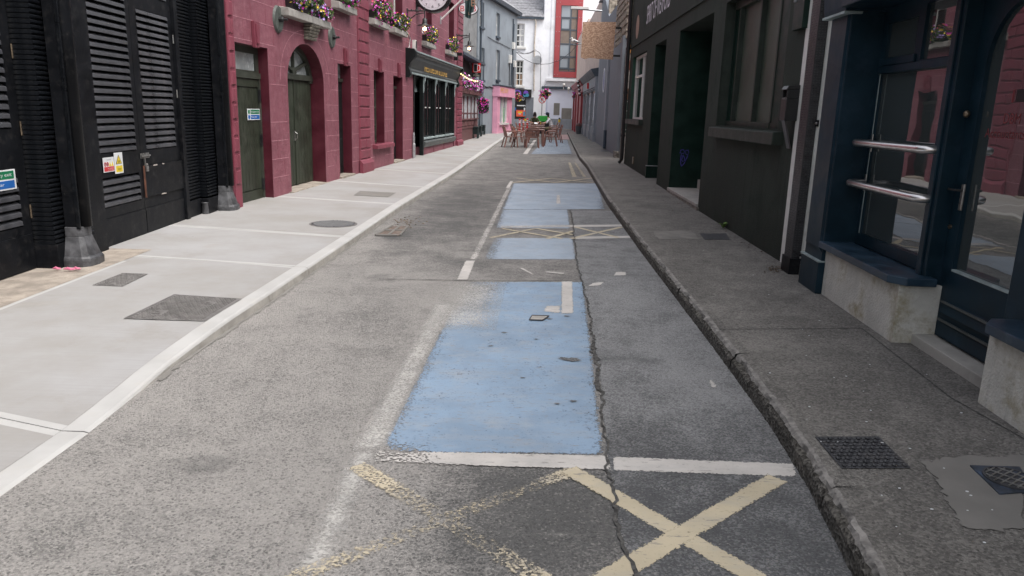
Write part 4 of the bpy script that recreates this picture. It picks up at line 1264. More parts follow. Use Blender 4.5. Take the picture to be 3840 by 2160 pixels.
quoins(Pm.u(1711, 400), Pm.u(1731, 400)-.03, 6.8)
quoins(U0+.03, U0+.20, 6.8, 0, False)
# keystones
for (x0, x1, yt, yb), top in (((940, 962, 80, 168), d1[3]), ((1286, 1298, 182, 243), d2[3]), ((1416, 1427, 220, 264), w1[3]), ((1489, 1497, 237, 286), d3[3])):
    a, b = Pm.u(x0, (yt+yb)/2), Pm.u(x1, (yt+yb)/2); z1 = Pm.z((x0+x1)/2, yt)
    m_ = (a+b)/2; hw = max(.06, (b-a)*.42)
    mb = MB(Pm); mb.prism([(m_-hw*.75, top-.03), (m_+hw*.75, top-.03), (m_+hw, z1), (m_-hw, z1)], .001, .055); mb.build('keystone', MAROON_T, pub, bevel=.006)
    mb = MB(Pm); mb.prism([(m_-hw*.45, top+.03), (m_+hw*.45, top+.03), (m_+hw*.65, z1-.04), (m_-hw*.65, z1-.04)], .055, .075); mb.build('keystone_face', MAROON_T, pub, bevel=.004)
# --- door one: planked, with dusty transom light and an exit sign
def plank_door(u0, u1, z0, z1, w, n, mat=GDOOR, cut=None):
    root = MB(Pm); root.box(u0, u1, w-.05, w-.012, z0, z1)
    o = root.build('door', mat, pub)
    pw = (u1-u0)/n
    for k in range(n):
        mb = MB(Pm); mb.box(u0+k*pw+.004, u0+(k+1)*pw-.004, w-.012, w+.004, z0+.01, z1-.01); mb.build('plank', mat, o, bevel=.003)
    return o
wd = -DEP+.10
zth = Pm.z(930, 286, wd)
zd0 = max(.10, gz(11.5)+.09)
mb = MB(Pm)
holes_wall(mb, d1[0], d1[1], zth-.02, d1[3], [(d1[0]+.07, d1[1]-.09, zth+.09, d1[3]-.10, .04)], wd); mb.box(d1[0], d1[1], wd-.05, wd+.03, zth-.03, zth+.06)
mb.build('transom_frame', GFRAME, pub, solid=False)
mb = MB(Pm); mb.quad((d1[0]+.05, wd-.035, zth), (d1[1]-.06, wd-.035, zth), (d1[1]-.06, wd-.035, d1[3]), (d1[0]+.05, wd-.035, d1[3])); mb.build('transom_glass', FROST, pub, solid=False)
mb = MB(Pm); mb.box(d1[0], d1[0]+.05, wd-.06, wd+.02, -.05, zth); mb.build('door_post', GFRAME, pub); mb = MB(Pm); mb.box(d1[1]-.05, d1[1], wd-.06, wd+.02, -.05, zth); mb.build('door_post', GFRAME, pub)
dd = plank_door(d1[0]+.055, d1[1]-.055, zd0+.16, zth-.16, wd-.01, 9)
mb = MB(Pm); mb.box(d1[0]+.055, d1[1]-.055, wd-.06, wd+.008, zth-.158, zth-.035); mb.build('top_rail', GDOOR, dd, bevel=.004)
mb = MB(Pm); mb.box(d1[0]+.055, d1[1]-.055, wd-.06, wd+.008, zd0, zd0+.158); mb.build('weather_board', GDOOR, dd, bevel=.004)
zh = Pm.z(904, 560, wd)
mb = MB(Pm); mb.box(d1[0]+.07, d1[0]+.105, wd, wd+.012, zh-.10, zh+.10); hd = mb.build('handle_plate', STEEL, dd, bevel=.002)
mb = MB(Pm); mb.tube([(d1[0]+.088, wd+.01, zh+.05), (d1[0]+.088, wd+.05, zh+.05), (d1[0]+.19, wd+.055, zh+.045)], .009, 8); mb.build('lever', INOX, hd)
for zz in (1.75, 1.05, .35):
    mb = MB(Pm); mb.box(d1[1]-.07, d1[1]-.02, wd, wd+.03, zz-.09, zz+.09); mb.build('hinge', IRON, dd)
a0, a1 = Pm.u(926, 430, wd), Pm.u(973, 430, wd); b0, b1 = Pm.z(950, 450, wd), Pm.z(948, 408, wd)
t = sign('exit_sign', 'emergency exit keep clear sign on the green planked door', Pm, a0, a1, b0, b1, wd+.004)
exit_sign(Pm, t, a0, a1, b0, b1, wd+.008)
# --- arched double doors
wa = -DEP-.0
zt2 = Pm.z(1140, 293, wa)
za0 = gz(14)+.13
hw = (ar1-ar0)/2
for a, b in ((ar0+.02, cxA-.004), (cxA+.004, ar1-.02)):
    o = plank_door(a, b, za0, zt2-.05, wa, 6)
mb = MB(Pm); mb.box(cxA-.02, cxA+.02, wa+.004, wa+.02, za0, zt2-.05); mb.build('meeting_bead', GDOOR, pub)
mb = MB(Pm); mb.box(ar0, ar1, wa-.04, wa+.05, zt2-.05, zt2+.05); mb.build('transom_bar', GFRAME, pub, bevel=.006)
mb = MB(Pm)
NF = 18
for k in range(NF):
    a0_, a1_ = math.pi*k/NF, math.pi*(k+1)/NF
    pr = [(cxA-rxA*m*math.cos(a), arS+rzA*m*math.sin(a)) for m, a in ((.86, a0_), (1, a0_), (1, a1_), (.86, a1_))]
    mb.prism(pr, wa-.02, wa+.04)
mb.build('fanlight_frame', GFRAME, pub)
mb = MB(Pm); mb.box(ar0, ar0+.07, wa-.02, wa+.04, zt2, arS); mb.box(ar1-.07, ar1, wa-.02, wa+.04, zt2, arS); mb.build('fanlight_frame', GFRAME, pub)
cz = zt2+.10
for an in (38, 90, 142):
    a = R(an); e = (cxA-rxA*.9*math.cos(a), arS+rzA*.9*math.sin(a)); d = Vector((e[0]-cxA, e[1]-cz)); n = Vector((-d.y, d.x)).normalized()*.022
    mb = MB(Pm); mb.prism([(cxA+n.x, cz+n.y), (cxA-n.x, cz-n.y), (e[0]-n.x, e[1]-n.y), (e[0]+n.x, e[1]+n.y)], wa-.02, wa+.035); mb.build('fanlight_bar', GFRAME, pub)
mb = MB(Pm); mb.lathe((cxA, wa-.01, cz-.02), [(.09, 0), (.09, .05)], 16, 'w'); mb.build('fanlight_boss', GFRAME, pub)
mb = MB(Pm); mb.quad((ar0, wa-.02, zt2), (ar1, wa-.02, zt2), (ar1, wa-.02, arT), (ar0, wa-.02, arT)); mb.build('fanlight_glass', FROST, pub, solid=False)
zz = Pm.z(1135, 505, wa)
mb = MB(Pm); mb.tube([(cxA-.03, wa+.02, zz+.06), (cxA-.03, wa+.06, zz+.03), (cxA-.03, wa+.06, zz-.05), (cxA-.03, wa+.02, zz-.08)], .008, 7); mb.box(cxA-.045, cxA-.015, wa+.004, wa+.02, zz-.1, zz+.08); mb.build('pull_handle', STEEL, pub)
mb = MB(Pm); random.seed(8)
pts = [(ar0-.10+(ar1-ar0+.2)*k/10, random.uniform(.0, .03)) for k in range(11)]
for (a, e1), (b, e2) in zip(pts, pts[1:]):
    mb.loft([(a, -DEP-.05, .05), (b, -DEP-.05, .05), (b, .05+e2, .05), (a, .05+e1, .05)], [(a, -DEP-.05, za0-.012+e1*.2), (b, -DEP-.05, za0-.012+e2*.2), (b, .03+e2, za0-.02-e2*.5), (a, .03+e1, za0-.02-e1*.5)])
mb.build('stone_threshold', OLDC, pub)
# --- narrow doors and ground floor sash
def narrow(dr_, zt_, nm):
    a, b, _, top = dr_; w = -DEP+.06
    mb = MB(Pm); mb.box(a, b, w-.05, w, -.05, zt_-.04)
    o = mb.build('door', GDARK, pub)
    for z0, z1 in ((.35, .95), (1.1, zt_-.2)):
        for x0, x1 in ((a+.08, (a+b)/2-.03), ((a+b)/2+.03, b-.08)):
            m2 = MB(Pm); m2.loft([(x0, w+.001, z0), (x1, w+.001, z0), (x1, w+.001, z1), (x0, w+.001, z1)], [(x0+.03, w+.015, z0+.03), (x1-.03, w+.015, z0+.03), (x1-.03, w+.015, z1-.03), (x0+.03, w+.015, z1-.03)]); m2.build('door_panel', GDARK, o)
    mb = MB(Pm); mb.box(a, b, w-.05, w+.03, zt_-.04, zt_+.03); mb.build('transom_bar', GFRAME, o)
    mb = MB(Pm); mb.quad((a, w-.03, zt_), (b, w-.03, zt_), (b, w-.03, top), (a, w-.03, top)); mb.build('transom_glass', FROST if nm else PANE, o, solid=False)
    mb = MB(Pm); mb.tube([(a+.1, w, 1.1), (a+.1, w+.06, 1.1), (a+.16, w+.06, 1.1)], .012, 7); mb.build('knob', BRASS, o)
narrow(d2, Pm.z(1275, 300, -DEP+.06), 1); narrow(d3, Pm.z(1480, 328, -DEP+.06), 0)
for a, b in ((d2[0], d2[1]), (d3[0], d3[1])):
    y = Pm.pt(a, 0, 0).y; z = gz(y)+.08
    mb = MB(Pm); mb.box(a-.04, b+.06, -DEP, .05, z-.05, z+.06); mb.build('stone_threshold', OLDC, pub, bevel=.01)
def sash(fr, h, w, parent, nx=2, nz=4, mat=GDARK, glass=PANE, bar=.022, meet=True, frw=.05):
    a, b, c, d = h
    mb = MB(fr); mb.quad((a, w-.03, c), (b, w-.03, c), (b, w-.03, d), (a, w-.03, d)); g = mb.build('window', glass, parent, solid=False)
    mb = MB(fr)
    mb.box(a, a+frw, w-.05, w, c, d); mb.box(b-frw, b, w-.05, w, c, d); mb.box(a+frw, b-frw, w-.05, w, d-frw, d); mb.box(a+frw, b-frw, w-.05, w, c, c+frw*1.3)
    mb.build('frame', mat, g)
    for k in range(1, nx):
        u = lerp(a, b, k/nx); mb = MB(fr); mb.box(u-bar/2, u+bar/2, w-.035, w-.008, c+frw, d-frw); mb.build('glazing_bar', mat, g)
    for k in range(1, nz):
        z = lerp(c, d, k/nz); big_ = meet and k == nz//2; hb = bar*1.1 if big_ else bar/2
        mb = MB(fr); mb.box(a+frw*.8, b-frw*.8, w-.04, w+(.004 if big_ else -.006), z-hb, z+hb); mb.build('glazing_bar' if not big_ else 'meeting_rail', mat, g)
    return g
sash(Pm, w1, -DEP+.05, pub, 2, 4, GFRAME)
s0 = Pm.u(1397, 548), Pm.u(1463, 540)
mb = MB(Pm); mb.loft([(s0[0], -.02, w1[2]-.11), (s0[1], -.02, w1[2]-.11), (s0[1], .13, w1[2]-.11), (s0[0], .13, w1[2]-.11)], [(s0[0], -.02, w1[2]+.0), (s0[1], -.02, w1[2]), (s0[1], .125, w1[2]-.02), (s0[0], .125, w1[2]-.02)]); mb.build('sill', MAROON_T, pub, bevel=.006)
# --- upper windows, stone sills
SILLPX = [((1068, 40), (1230, 98)), ((1260, 15), (1328, 42)), ((1395, 80), (1453, 100)), ((1472, 112), (1521, 130)), ((1593, 162), (1628, 172)), ((1679, 194), (1707, 201))]
sills = []
for i, h in enumerate(up):
    sash(Pm, h, -.20, pub, 1, 2, WHITEP, PANE, .03, True, .06)
    (x0, y0), (x1, y1) = SILLPX[i]
    a, b = Pm.u(x0, y0, .1), Pm.u(x1, y1, .1)
    th = .15
    mb = MB(Pm); mb.loft([(a, -.02, h[2]-th), (b, -.02, h[2]-th), (b, .17, h[2]-th), (a, .17, h[2]-th)], [(a, -.02, h[2]-.002), (b, -.02, h[2]-.002), (b, .165, h[2]-.025), (a, .165, h[2]-.025)])
    mb.build('sill', STONE_SILL, pub, bevel=.008); sills.append((a, b, h[2]))
# stone corbel under the big sill
a, b = Pm.u(1138, 110), Pm.u(1172, 125); z1 = sills[0][2]-.15; z0 = Pm.z(1155, 150)
mb = MB(Pm); random.seed(9)
for k in range(5):
    z = lerp(z0, z1, k/5); o_ = random.uniform(-.01, .015)
    mb.loft([(a-o_, .0, z), (b+o_, .0, z), (b+o_, .07+.02*k, z), (a-o_, .07+.02*k, z)], [(a-o_*.5, .0, z+(z1-z0)/5-.012), (b+o_*.4, .0, z+(z1-z0)/5-.012), (b+o_*.4, .09+.02*k, z+(z1-z0)/5-.012), (a-o_*.5, .09+.02*k, z+(z1-z0)/5-.012)])
mb.build('stone_corbel', CORBEL, pub, bevel=.008)
# pattress plates
for (x, yt, yb) in ((1040, 20, 124), (1242, 98, 181)):
    u = Pm.u(x, (yt+yb)/2); z1, z0 = Pm.z(x, yt), Pm.z(x, yb); zc = (z0+z1)/2; hh = (z1-z0)/2; hw = hh*.92
    mb = MB(Pm); ring = [(u+hw*math.cos(2*math.pi*k/24), zc+hh*math.sin(2*math.pi*k/24)) for k in range(24)]
    mb.loft([(p, .001, z) for p, z in ring], [(u+(p-u)*.86, .035, zc+(z-zc)*.93) for p, z in ring])
    o = mb.build('anchor_plate', ANCHOR, pub)
    mb = MB(Pm); mb.box(u-.022, u+.022, .03, .055, zc-hh*.8, zc+hh*.8); mb.build('plate_rib', ANCHOR, o, bevel=.004)
    mb = MB(Pm); mb.lathe((u, .03, zc), [(.05, 0), (.05, .06), (.03, .075), (.022, .075), (.022, .14)], 6, 'w'); mb.build('tie_nut', IRON, o)
# --- flower boxes
def petals(mb, p, nrm, r, n=5):
    nrm = nrm.normalized(); a = nrm.cross(Vector((0, 0, 1)))
    a = a.normalized() if a.length > .1 else Vector((1, 0, 0)); b = nrm.cross(a)
    ph = random.random()*6
    ring = [p+(a*math.cos(ph+2*math.pi*k/n)+b*math.sin(ph+2*math.pi*k/n))*r+nrm*r*.25 for k in range(n)]
    b0 = len(mb.v); mb.v += [p]+ring
    for k in range(n):
        mb.f.append((b0, b0+1+k, b0+1+(k+1) % n)); mb.m.append(0)
def flower_mass(t, pts_fn, nl, cols, rl=.035, rf=.03, leafm=LEAF):
    """pts_fn() -> (point, outward normal); cols = {material: count}"""
    mb = MB()
    for k in range(nl):
        p, n = pts_fn(.9)
        d = Vector((random.gauss(0, 1), random.gauss(0, 1), random.gauss(0, 1))).normalized(); e = d.cross(Vector((random.gauss(0, 1), random.gauss(0, 1), random.gauss(0, 1)))).normalized()
        s = rl*random.uniform(.6, 1.3)
        b0 = len(mb.v); mb.v += [p-d*s, p+e*s*.5, p+d*s, p-e*s*.5]; mb.f.append((b0, b0+1, b0+2, b0+3)); mb.m.append(random.random() > .6)
    mb.build('foliage', [leafm, LEAF2], t, solid=False)
    for m_, c in cols.items():
        mb = MB()
        for k in range(c):
            p, n = pts_fn(1.06)
            nn = n+Vector((random.gauss(0, .45), random.gauss(0, .45), random.gauss(0, .45)))
            petals(mb, p, nn, rf*random.uniform(.7, 1.25))
        mb.build('blossoms', m_, t, solid=False)
def boxmass(fr, u0, u1, w0, w1, z0, z1):
    cu, cw, cz_ = (u0+u1)/2, (w0+w1)/2, (z0+z1)/2
    def f(k):
        while True:
            x, y, z = random.uniform(-1, 1), random.uniform(-1, 1), random.uniform(-1, 1)
            if .45 < x*x+y*y+z*z < 1: break
        lump = .8+.28*math.sin(x*5+cu*3)*math.cos(z*4+cz_)
        x, y, z = x*k*lump, y*k*lump, z*k*lump
        p = fr.pt(cu+x*(u1-u0)/2, cw+y*(w1-w0)/2, cz_+z*(z1-z0)/2)
        n = fr.U*x+fr.W*(y+.5)+Vector((0, 0, z+.3))
        return p, n
    return f
FB = [('wide window box of magenta, violet and yellow petunias above the arched door', 0, .55, {P_MAG: 60, P_PUR: 80, P_YEL: 46, P_WHI: 30}, .14),
      ('window box with trailing magenta flowers left of the quoined pilaster', 1, .45, {P_MAG: 46, P_PUR: 14, P_WHI: 6, P_YEL: 6}, .25),
      ('window box spilling dark magenta petunias right of the quoined pilaster', 2, .62, {P_MAG: 95, P_YEL: 22, P_PUR: 10, P_RED: 20}, .3),
      ('window box of yellow, white and crimson pansies left of the first lamp', 3, .52, {P_YEL: 40, P_MAG: 34, P_PUR: 24, P_RED: 20}, .25),
      ('window box of mixed flowers under the round clock', 4, .62, {P_MAG: 50, P_YEL: 26, P_PUR: 30, P_RED: 26}, .2),
      ('window box with bright yellow and violet flowers by the second lamp', 5, .62, {P_YEL: 60, P_PUR: 44, P_MAG: 36}, .2)]
random.seed(31)
for lab, i, hh, cols, drop in FB:
    a, b, z = sills[i]
    if i == 0: a, b = a+.25, b-.02
    else: a, b = a+.06, b-.0
    t = thing('flower_box', lab, 'flower box', Pm.pt((a+b)/2, .08, z), 'flower boxes on the pub sills')
    mb = MB(Pm); mb.loft([(a+.05, .0, z-.02), (b-.05, .0, z-.02), (b-.05, .11, z-.02), (a+.05, .11, z-.02)], [(a+.02, -.02, z+.17), (b-.02, -.02, z+.17), (b-.02, .14, z+.17), (a+.02, .14, z+.17)]); mb.build('trough', PLASTIC_BLACK, t)
    L = b-a
    n = max(1, int(L/.55)); scn = 5 if i == 0 else 3
    def f(k, n=n, a=a, b=b, L=L, z=z, hh=hh, drop=drop):
        j = random.randrange(n); u0 = a+L*j/n-.05; u1 = a+L*(j+1)/n+.10
        return boxmass(Pm, u0, u1, .0, .32, z+.02-drop*random.random()**2*.8, z+hh*(.72+.25*math.sin(j*2.3)))(k)
    flower_mass(t, f, int(900*max(1, L*.8)), {m_: int(c*(1.7 if i == 0 else 1.4)) for m_, c in cols.items()}, .032, .025)
# --- wall lamps
def wall_lamp(px_, label, arm):
    (x, y) = px_
    u, z = Pm.px(x, y)
    t = thing('wall_lamp', label, 'lamp', Pm.pt(u, 0, z), 'bracket lamps on the pub')
    mb = MB(Pm); mb.box(u-.03, u+.03, .001, .03, z-.35, z+.06)
    mb.tube([(u, .02, z), (u, arm, z)], .018, 8)
    mb.tube([(u, .02, z-.30), (u, arm*.22, z-.20), (u, arm*.5, z-.10), (u, arm*.8, z-.06), (u, arm, z-.05)], .014, 8)
    for k in range(1, 4): mb.ball((u, arm*k/4, z+.025), .022, 6, 5)
    mb.build('bracket', IRON, t)
    mb = MB(Pm); mb.tube([(u, arm, z+.10), (u, arm, z-.18)], .016, 8); mb.build('stem', IRON, t)
    zs = z-.18
    mb = MB(Pm); mb.lathe((u, arm, zs), [(.022, .0), (.06, -.03), (.07, -.14), (.075, -.17), (.20, -.20), (.20, -.21), (.06, -.20)], 20); mb.build('shade', IRON, t, smooth=True)
    mb = MB(Pm); mb.lathe((u, arm, zs-.20), [(.03, 0), (.05, -.03), (.085, -.12), (.075, -.19), (.03, -.23), (.001, -.235)], 16)
    g = N('lamp_glass'); g.b.inputs['Transmission Weight'].default_value = 1; g.b.inputs['IOR'].default_value = 1.1
    mb.build('glass_bulb', g.done((.95, .92, .88), .02), t, smooth=True)
    mb = MB(Pm); mb.ball((u, arm, zs-.29), (.028, .028, .055), 8, 6); mb.build('filament', BULB, t, smooth=True)
    li = bpy.data.lights.new('lamp_light', 'POINT'); li.energy = 2.5; li.color = (1, .7, .38); li.shadow_soft_size = .05
    lo = bpy.data.objects.new('lamp_light', li); COL.objects.link(lo); lo.parent = t; lo.location = Pm.pt(u, arm, zs-.29)-t.location
wall_lamp((1526, 40), 'bracket lamp with lit clear bulb under the round clock', .50)
wall_lamp((1712, 133), 'bracket lamp with lit clear bulb above the hanging mug sign', .50)
# --- clock, flag, oval sign: all stand out from the wall and face along the street
def perp(u):                            # a frame square to the wall at u, facing the camera
    return Fr(Pm.pt(u, 0, 0), Pm.W, -Pm.U, 1)
uc, zc = Pm.px(1562, 22)
Fc = perp(uc)
t = thing('street_clock', 'large black rimmed round clock cut off by the top edge', 'clock', Pm.pt(uc, 0, zc))
cu_, cz_ = Fc.px(1625, -24)
rC = (Fc.u(1694, -24)-Fc.u(1556, -24))/2
mb = MB(Fc); mb.lathe((cu_, -.13, cz_), [(rC*.9, 0), (rC, .02), (rC, .20), (rC*.97, .26), (rC*.86, .26), (rC*.85, .22)], 48, 'w'); mb.build('case', flat('clock_case_black', (.012, .012, .013), .25), t, smooth=False)
mb = MB(Fc); mb.lathe((cu_, .085, cz_), [(rC*.86, 0), (rC*.86, .01)], 48, 'w'); mb.build('dial', flat('dial_white', (.70, .66, .70), .35), t)
for k in range(1, 13):
    a = R(90-30*k); s = rC*.13
    letters(Fc, t, str(k), INK, cu_+rC*.68*math.cos(a)-s*.4, cz_+rC*.68*math.sin(a)-s*.5, .096, s*(.8 if k < 10 else 1.1), s, 'numeral')
for k in range(60):
    if k % 5 == 0: continue
    a = R(6*k); mb = MB(Fc); p = [(cu_+rC*m_*math.cos(a+d), cz_+rC*m_*math.sin(a+d)) for m_, d in ((.74, -.008), (.78, -.008), (.78, .008), (.74, .008))]
    mb.prism(p, .095, .0975); mb.build('minute_mark', INK, t)
for an, l, wd_ in ((-63, .42, .05), (70, .62, .035)):
    a = R(an); d = Vector((math.cos(a), math.sin(a))); n = Vector((-d.y, d.x))
    mb = MB(Fc); p = [Vector((cu_, cz_))+d*rC*x+n*rC*y for x, y in ((-.1, -wd_), (-.1, wd_), (l*.7, wd_*1.3), (l, 0), (l*.7, -wd_*1.3))]
    mb.prism([(v.x, v.y) for v in p], .10, .106); mb.build('hand', INK, t)
mb = MB(Fc); mb.box(0, cu_-rC+.05, -.02, .04, cz_-.03, cz_+.03); mb.box(0, cu_-rC+.25, -.02, .04, zc-.03, zc+.03); mb.box(-.002, .03, -.06, .08, zc-.12, cz_+.4); mb.build('bracket', IRON, t)
# flag
u, z = Pm.px(1651, 74)
ue = u+.9
t = thing('flag', 'drooping dark green flag with pale letters on a white pole', 'flag', Pm.pt(u, 0, z))
Ff = perp(u)
tip = Ff.px(1738, -8)
dirv = (tip[0], tip[1]-z)
e = (dirv[0]*1.25, 0, z+dirv[1]*1.25)
mb = MB(Ff); mb.tube([(.02, 0, z), e], .028, 8); mb.build('pole', WHITEP, t)
mb = MB(Ff); mb.box(.0, .03, -.05, .05, z-.14, z+.12); mb.build('socket', GALV, t)
f0, f1 = Ff.u(1744, 10), Ff.u(1786, 0); zb_ = Ff.z(1760, 70)
mb = MB(Ff); nu_, nz_ = 16, 10
def fp(i, j):
    s, v = i/nu_, j/nz_
    top_ = z+dirv[1]*1.2; low = zb_+.12*abs(s-.45)+(.16 if s > .7 else 0)*s
    x = lerp(f0+.02*v, f1-.10*v, s); return (x, .10*math.sin(s*15+v*2)*(.4+.6*v), lerp(top_, low, v))
b0 = len(mb.v)
for j in range(nz_+1):
    for i in range(nu_+1): mb.v.append(mb.P(fp(i, j)))
for j in range(nz_):
    for i in range(nu_): mb.f.append((j*(nu_+1)+i, j*(nu_+1)+i+1, (j+1)*(nu_+1)+i+1, (j+1)*(nu_+1)+i)); mb.m.append(0)
fo = mb.build('cloth', FLAGM, t, solid=False, smooth=True)
PALEF = flat('flag_letter', (.34, .20, .13), .7)
for s_, x, y, hh in (('B', 1774, 26, .22), ('L', 1764, 57, .09), ('U', 1752, 4, .12)):
    uu, zz = Ff.px(x-5, y); letters(Ff, t, s_, PALEF, uu, zz, .13, None, hh, 'letter')
# oval sign
u, z = Pm.px(1716, 30)
Fo = perp(u)
t = thing('oval_sign', 'oval white sign with red B and B behind the flag', 'sign', Pm.pt(u, 0, z))
c_, zc_ = Fo.px(1757, 33); rw = (Fo.u(1794, 33)-Fo.u(1720, 33))/2; rh = (Fo.z(1757, 8)-Fo.z(1757, 58))/2
def oval(m_, w0, w1, mat, nm):
    mb = MB(Fo); mb.prism([(c_+rw*m_*math.cos(2*math.pi*k/40), zc_+rh*m_*math.sin(2*math.pi*k/40)) for k in range(40)], w0, w1); mb.build(nm, mat, t)
oval(1, -.05, .05, IRON, 'rim'); oval(.93, .051, .056, SIGN_W, 'face')
letters(Fo, t, 'B', SIGN_R, c_-rw*.80, zc_-rh*.42, .057, rw*.42, rh*.84, 'letter'); letters(Fo, t, '&', SIGN_R, c_-rw*.2, zc_-rh*.3, .057, rw*.4, rh*.6, 'letter'); letters(Fo, t, 'B', SIGN_R, c_+rw*.36, zc_-rh*.42, .057, rw*.42, rh*.84, 'letter')
mb = MB(Fo); mb.tube([(0, 0, zc_), (c_-rw, 0, zc_)], .03, 8); mb.tube([(0, 0, zc_+.25), (c_-rw*.8, 0, zc_+rh*.55)], .015, 6); mb.build('bracket', IRON, t)
# junction boxes and floodlights
def wall_box(px_, label, mat, sz, nm='junction_box', cat='box', cable=None):
    u, z = Pm.px(*px_)
    t = thing(nm, label, cat, Pm.pt(u, 0, z))
    mb = MB(Pm); mb.box(u-sz[0]/2, u+sz[0]/2, .001, sz[1], z-sz[2]/2, z+sz[2]/2); mb.build('housing', mat, t, bevel=.008)
    mb = MB(Pm); mb.box(u-sz[0]*.4, u+sz[0]*.4, sz[1], sz[1]+.012, z-sz[2]*.4, z+sz[2]*.4); mb.build('lid', PLASTIC_BLACK, t)
    if cable:
        mb = MB(Pm); mb.tube([(*((lambda a: (a[0], .012, a[1]))(Pm.px(*c))),) for c in cable], .012, 6); mb.build('cable', WCABLE, t)
wall_box((1548, 168), 'grey electrical box with black cover left above the pub fascia', WHITEP, (.16, .10, .26), cable=((1522,118),(1530,126),(1537,145),(1534,170),(1530,185)))
wall_box((1702, 217), 'small black floodlight under the last flower box', PLASTIC_BLACK, (.14, .14, .18), 'floodlight', 'light')
wall_box((1713, 203), 'black camera dome on the pub corner', PLASTIC_BLACK, (.14, .2, .12), 'security_camera', 'camera')
# --- pub front (joinery in the opening)
fa0, fa1 = Pm.u(1536, 240, .12), Pm.u(1722, 275, .12)
fz1 = Pm.z(1563, 203, .16); fz0 = Pm.z(1562, 274, .10)
pf = thing('pub_front', 'black timber pub front with gold lettered grey fascia', 'shopfront', Pm.pt(sf[0], 0, .2))
mb = MB(Pm); mb.uprism([(.001, fz0), (.06, fz0), (.07, fz0+.05), (.05, fz0+.10), (.12, fz1-.30), (.19, fz1-.16), (.20, fz1-.05), (.26, fz1-.02), (.26, fz1+.02), (.001, fz1+.05)], fa0+.2, fa1-.2); mb.build('fascia', FASCIA, pf)
mb = MB(Pm); mb.box(fa0+.2, fa1-.2, .02, .105, fz0-.05, fz0-.001); mb.build('architrave', FASCIA_T, pf, bevel=.006)
mb = MB(Pm); mb.box(fa0+.1, fa1-.1, .02, .285, fz1+.022, fz1+.06); mb.build('cornice_cap', FASCIA_T, pf)
prof = [(.001, fz0-.16), (.10, fz0-.16), (.16, fz0-.09), (.13, fz0+.02), (.09, fz0+.12), (.14, fz1-.28), (.28, fz1-.12), (.30, fz1+.02), (.24, fz1+.10), (.001, fz1+.12)]
for a in (fa0, fa1-.2):
    mb = MB(Pm); mb.uprism(prof, a, a+.20); mb.build('console_bracket', GDARK, pf, bevel=.008)
ta, tb = Pm.u(1586, 255, .1), Pm.u(1673, 275, .1)
zq0 = Pm.z(1588, 268, .1); zq1 = Pm.z(1588, 242, .1)
mb = MB(Pm)
letters(Pm, pf, 'THE STORES BAR & LOUNGE', GOLD, ta, zq0, .125, tb-ta, (zq1-zq0)*1.15, 'gold_lettering', ext=.006)
wS_ = -.20
doorR = Pm.u(1583, 430, wS_)
mb = MB(Pm); mb.box(sf[0], sf[0]+.10, wS_-.1, .03, .0, sf[3]); mb.build('post', GDARK, pf, bevel=.006)
xs = [Pm.u(x, 430, 0) for x in (1584, 1628, 1666, 1700)]
zr = Pm.z(1640, 530, 0)
for i, x in enumerate(xs):
    mb = MB(Pm); mb.box(x-.07, x+.07, -.08, .035, (.10 if i == 0 else zr), sf[3]); mb.build('post', GDARK, pf, bevel=.006)
    mb = MB(Pm); mb.uprism([(.035, sf[3]-.55), (.05, sf[3]-.50), (.045, sf[3]-.3), (.09, sf[3]-.2), (.10, sf[3]-.02), (.035, sf[3]-.02)], x-.05, x+.05); mb.build('scroll', FASCIA_T, pf)
for i in range(3):
    a, b = xs[i]+.07, xs[i+1]-.07; z0 = zr+.20; z1 = sf[3]-.06
    mb = MB(Pm); mb.quad((a, -.07, z0), (b, -.07, z0), (b, -.07, z1), (a, -.07, z1)); g = mb.build('window', PANE, pf, solid=False)
    for k in range(1, 4):
        u = lerp(a, b, k/4); mb = MB(Pm); mb.box(u-.016, u+.016, -.069, -.04, z0, z1); mb.build('glazing_bar', GDARK, g)
    mb = MB(Pm); mb.box(a, b, -.069, -.03, z0, z0+.05); mb.box(a, b, -.069, -.03, z1-.05, z1); mb.build('rail', GDARK, g)
    zc2 = lerp(z0, z1, .50)
    for k in (.32, .68):
        u = lerp(a, b, k); mb = MB(Pm); mb.box(u-.09, u+.09, -.04, -.025, zc2-.018, zc2+.018); mb.build('pull', WHITEP, g)
    mb = MB(Pm); mb.box(a-.02, b+.02, -.07, .05, zr+.14, zr+.20); mb.build('window_sill', FASCIA_T, pf, bevel=.006)
mb = MB(Pm); mb.uprism([(-.07, zr-.10), (.06, zr-.10), (.11, zr+.02), (.11, zr+.06), (-.07, zr+.139)], xs[0]-.04, xs[3]+.06); mb.build('cill_board', FASCIA, pf)
mb = MB(Pm); mb.box(xs[0]+.08, xs[3]+.02, -.3, .0, -.05, zr-.102); mb.build('stall_riser', MAROON, pf)
for k in (.33, .66):
    u = lerp(xs[0], xs[3], k); mb = MB(Pm); mb.box(u-.05, u+.05, .001, .012, .1, zr-.12); mb.build('riser_pilaster', MAROON_T, pf)
zt3 = Pm.z(1562, 338, wS_)
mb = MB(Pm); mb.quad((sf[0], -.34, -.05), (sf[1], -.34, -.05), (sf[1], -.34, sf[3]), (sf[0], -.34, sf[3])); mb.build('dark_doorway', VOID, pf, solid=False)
mb = MB(Pm); mb.box(sf[0]+.1, doorR, wS_-.04, wS_+.03, zt3-.06, zt3+.05); mb.build('transom_bar', FASCIA_T, pf)
mb = MB(Pm); mb.box(sf[0]+.1, doorR, wS_-.03, wS_-.02, zt3+.05, sf[3]); mb.build('transom_light', FROST, pf)
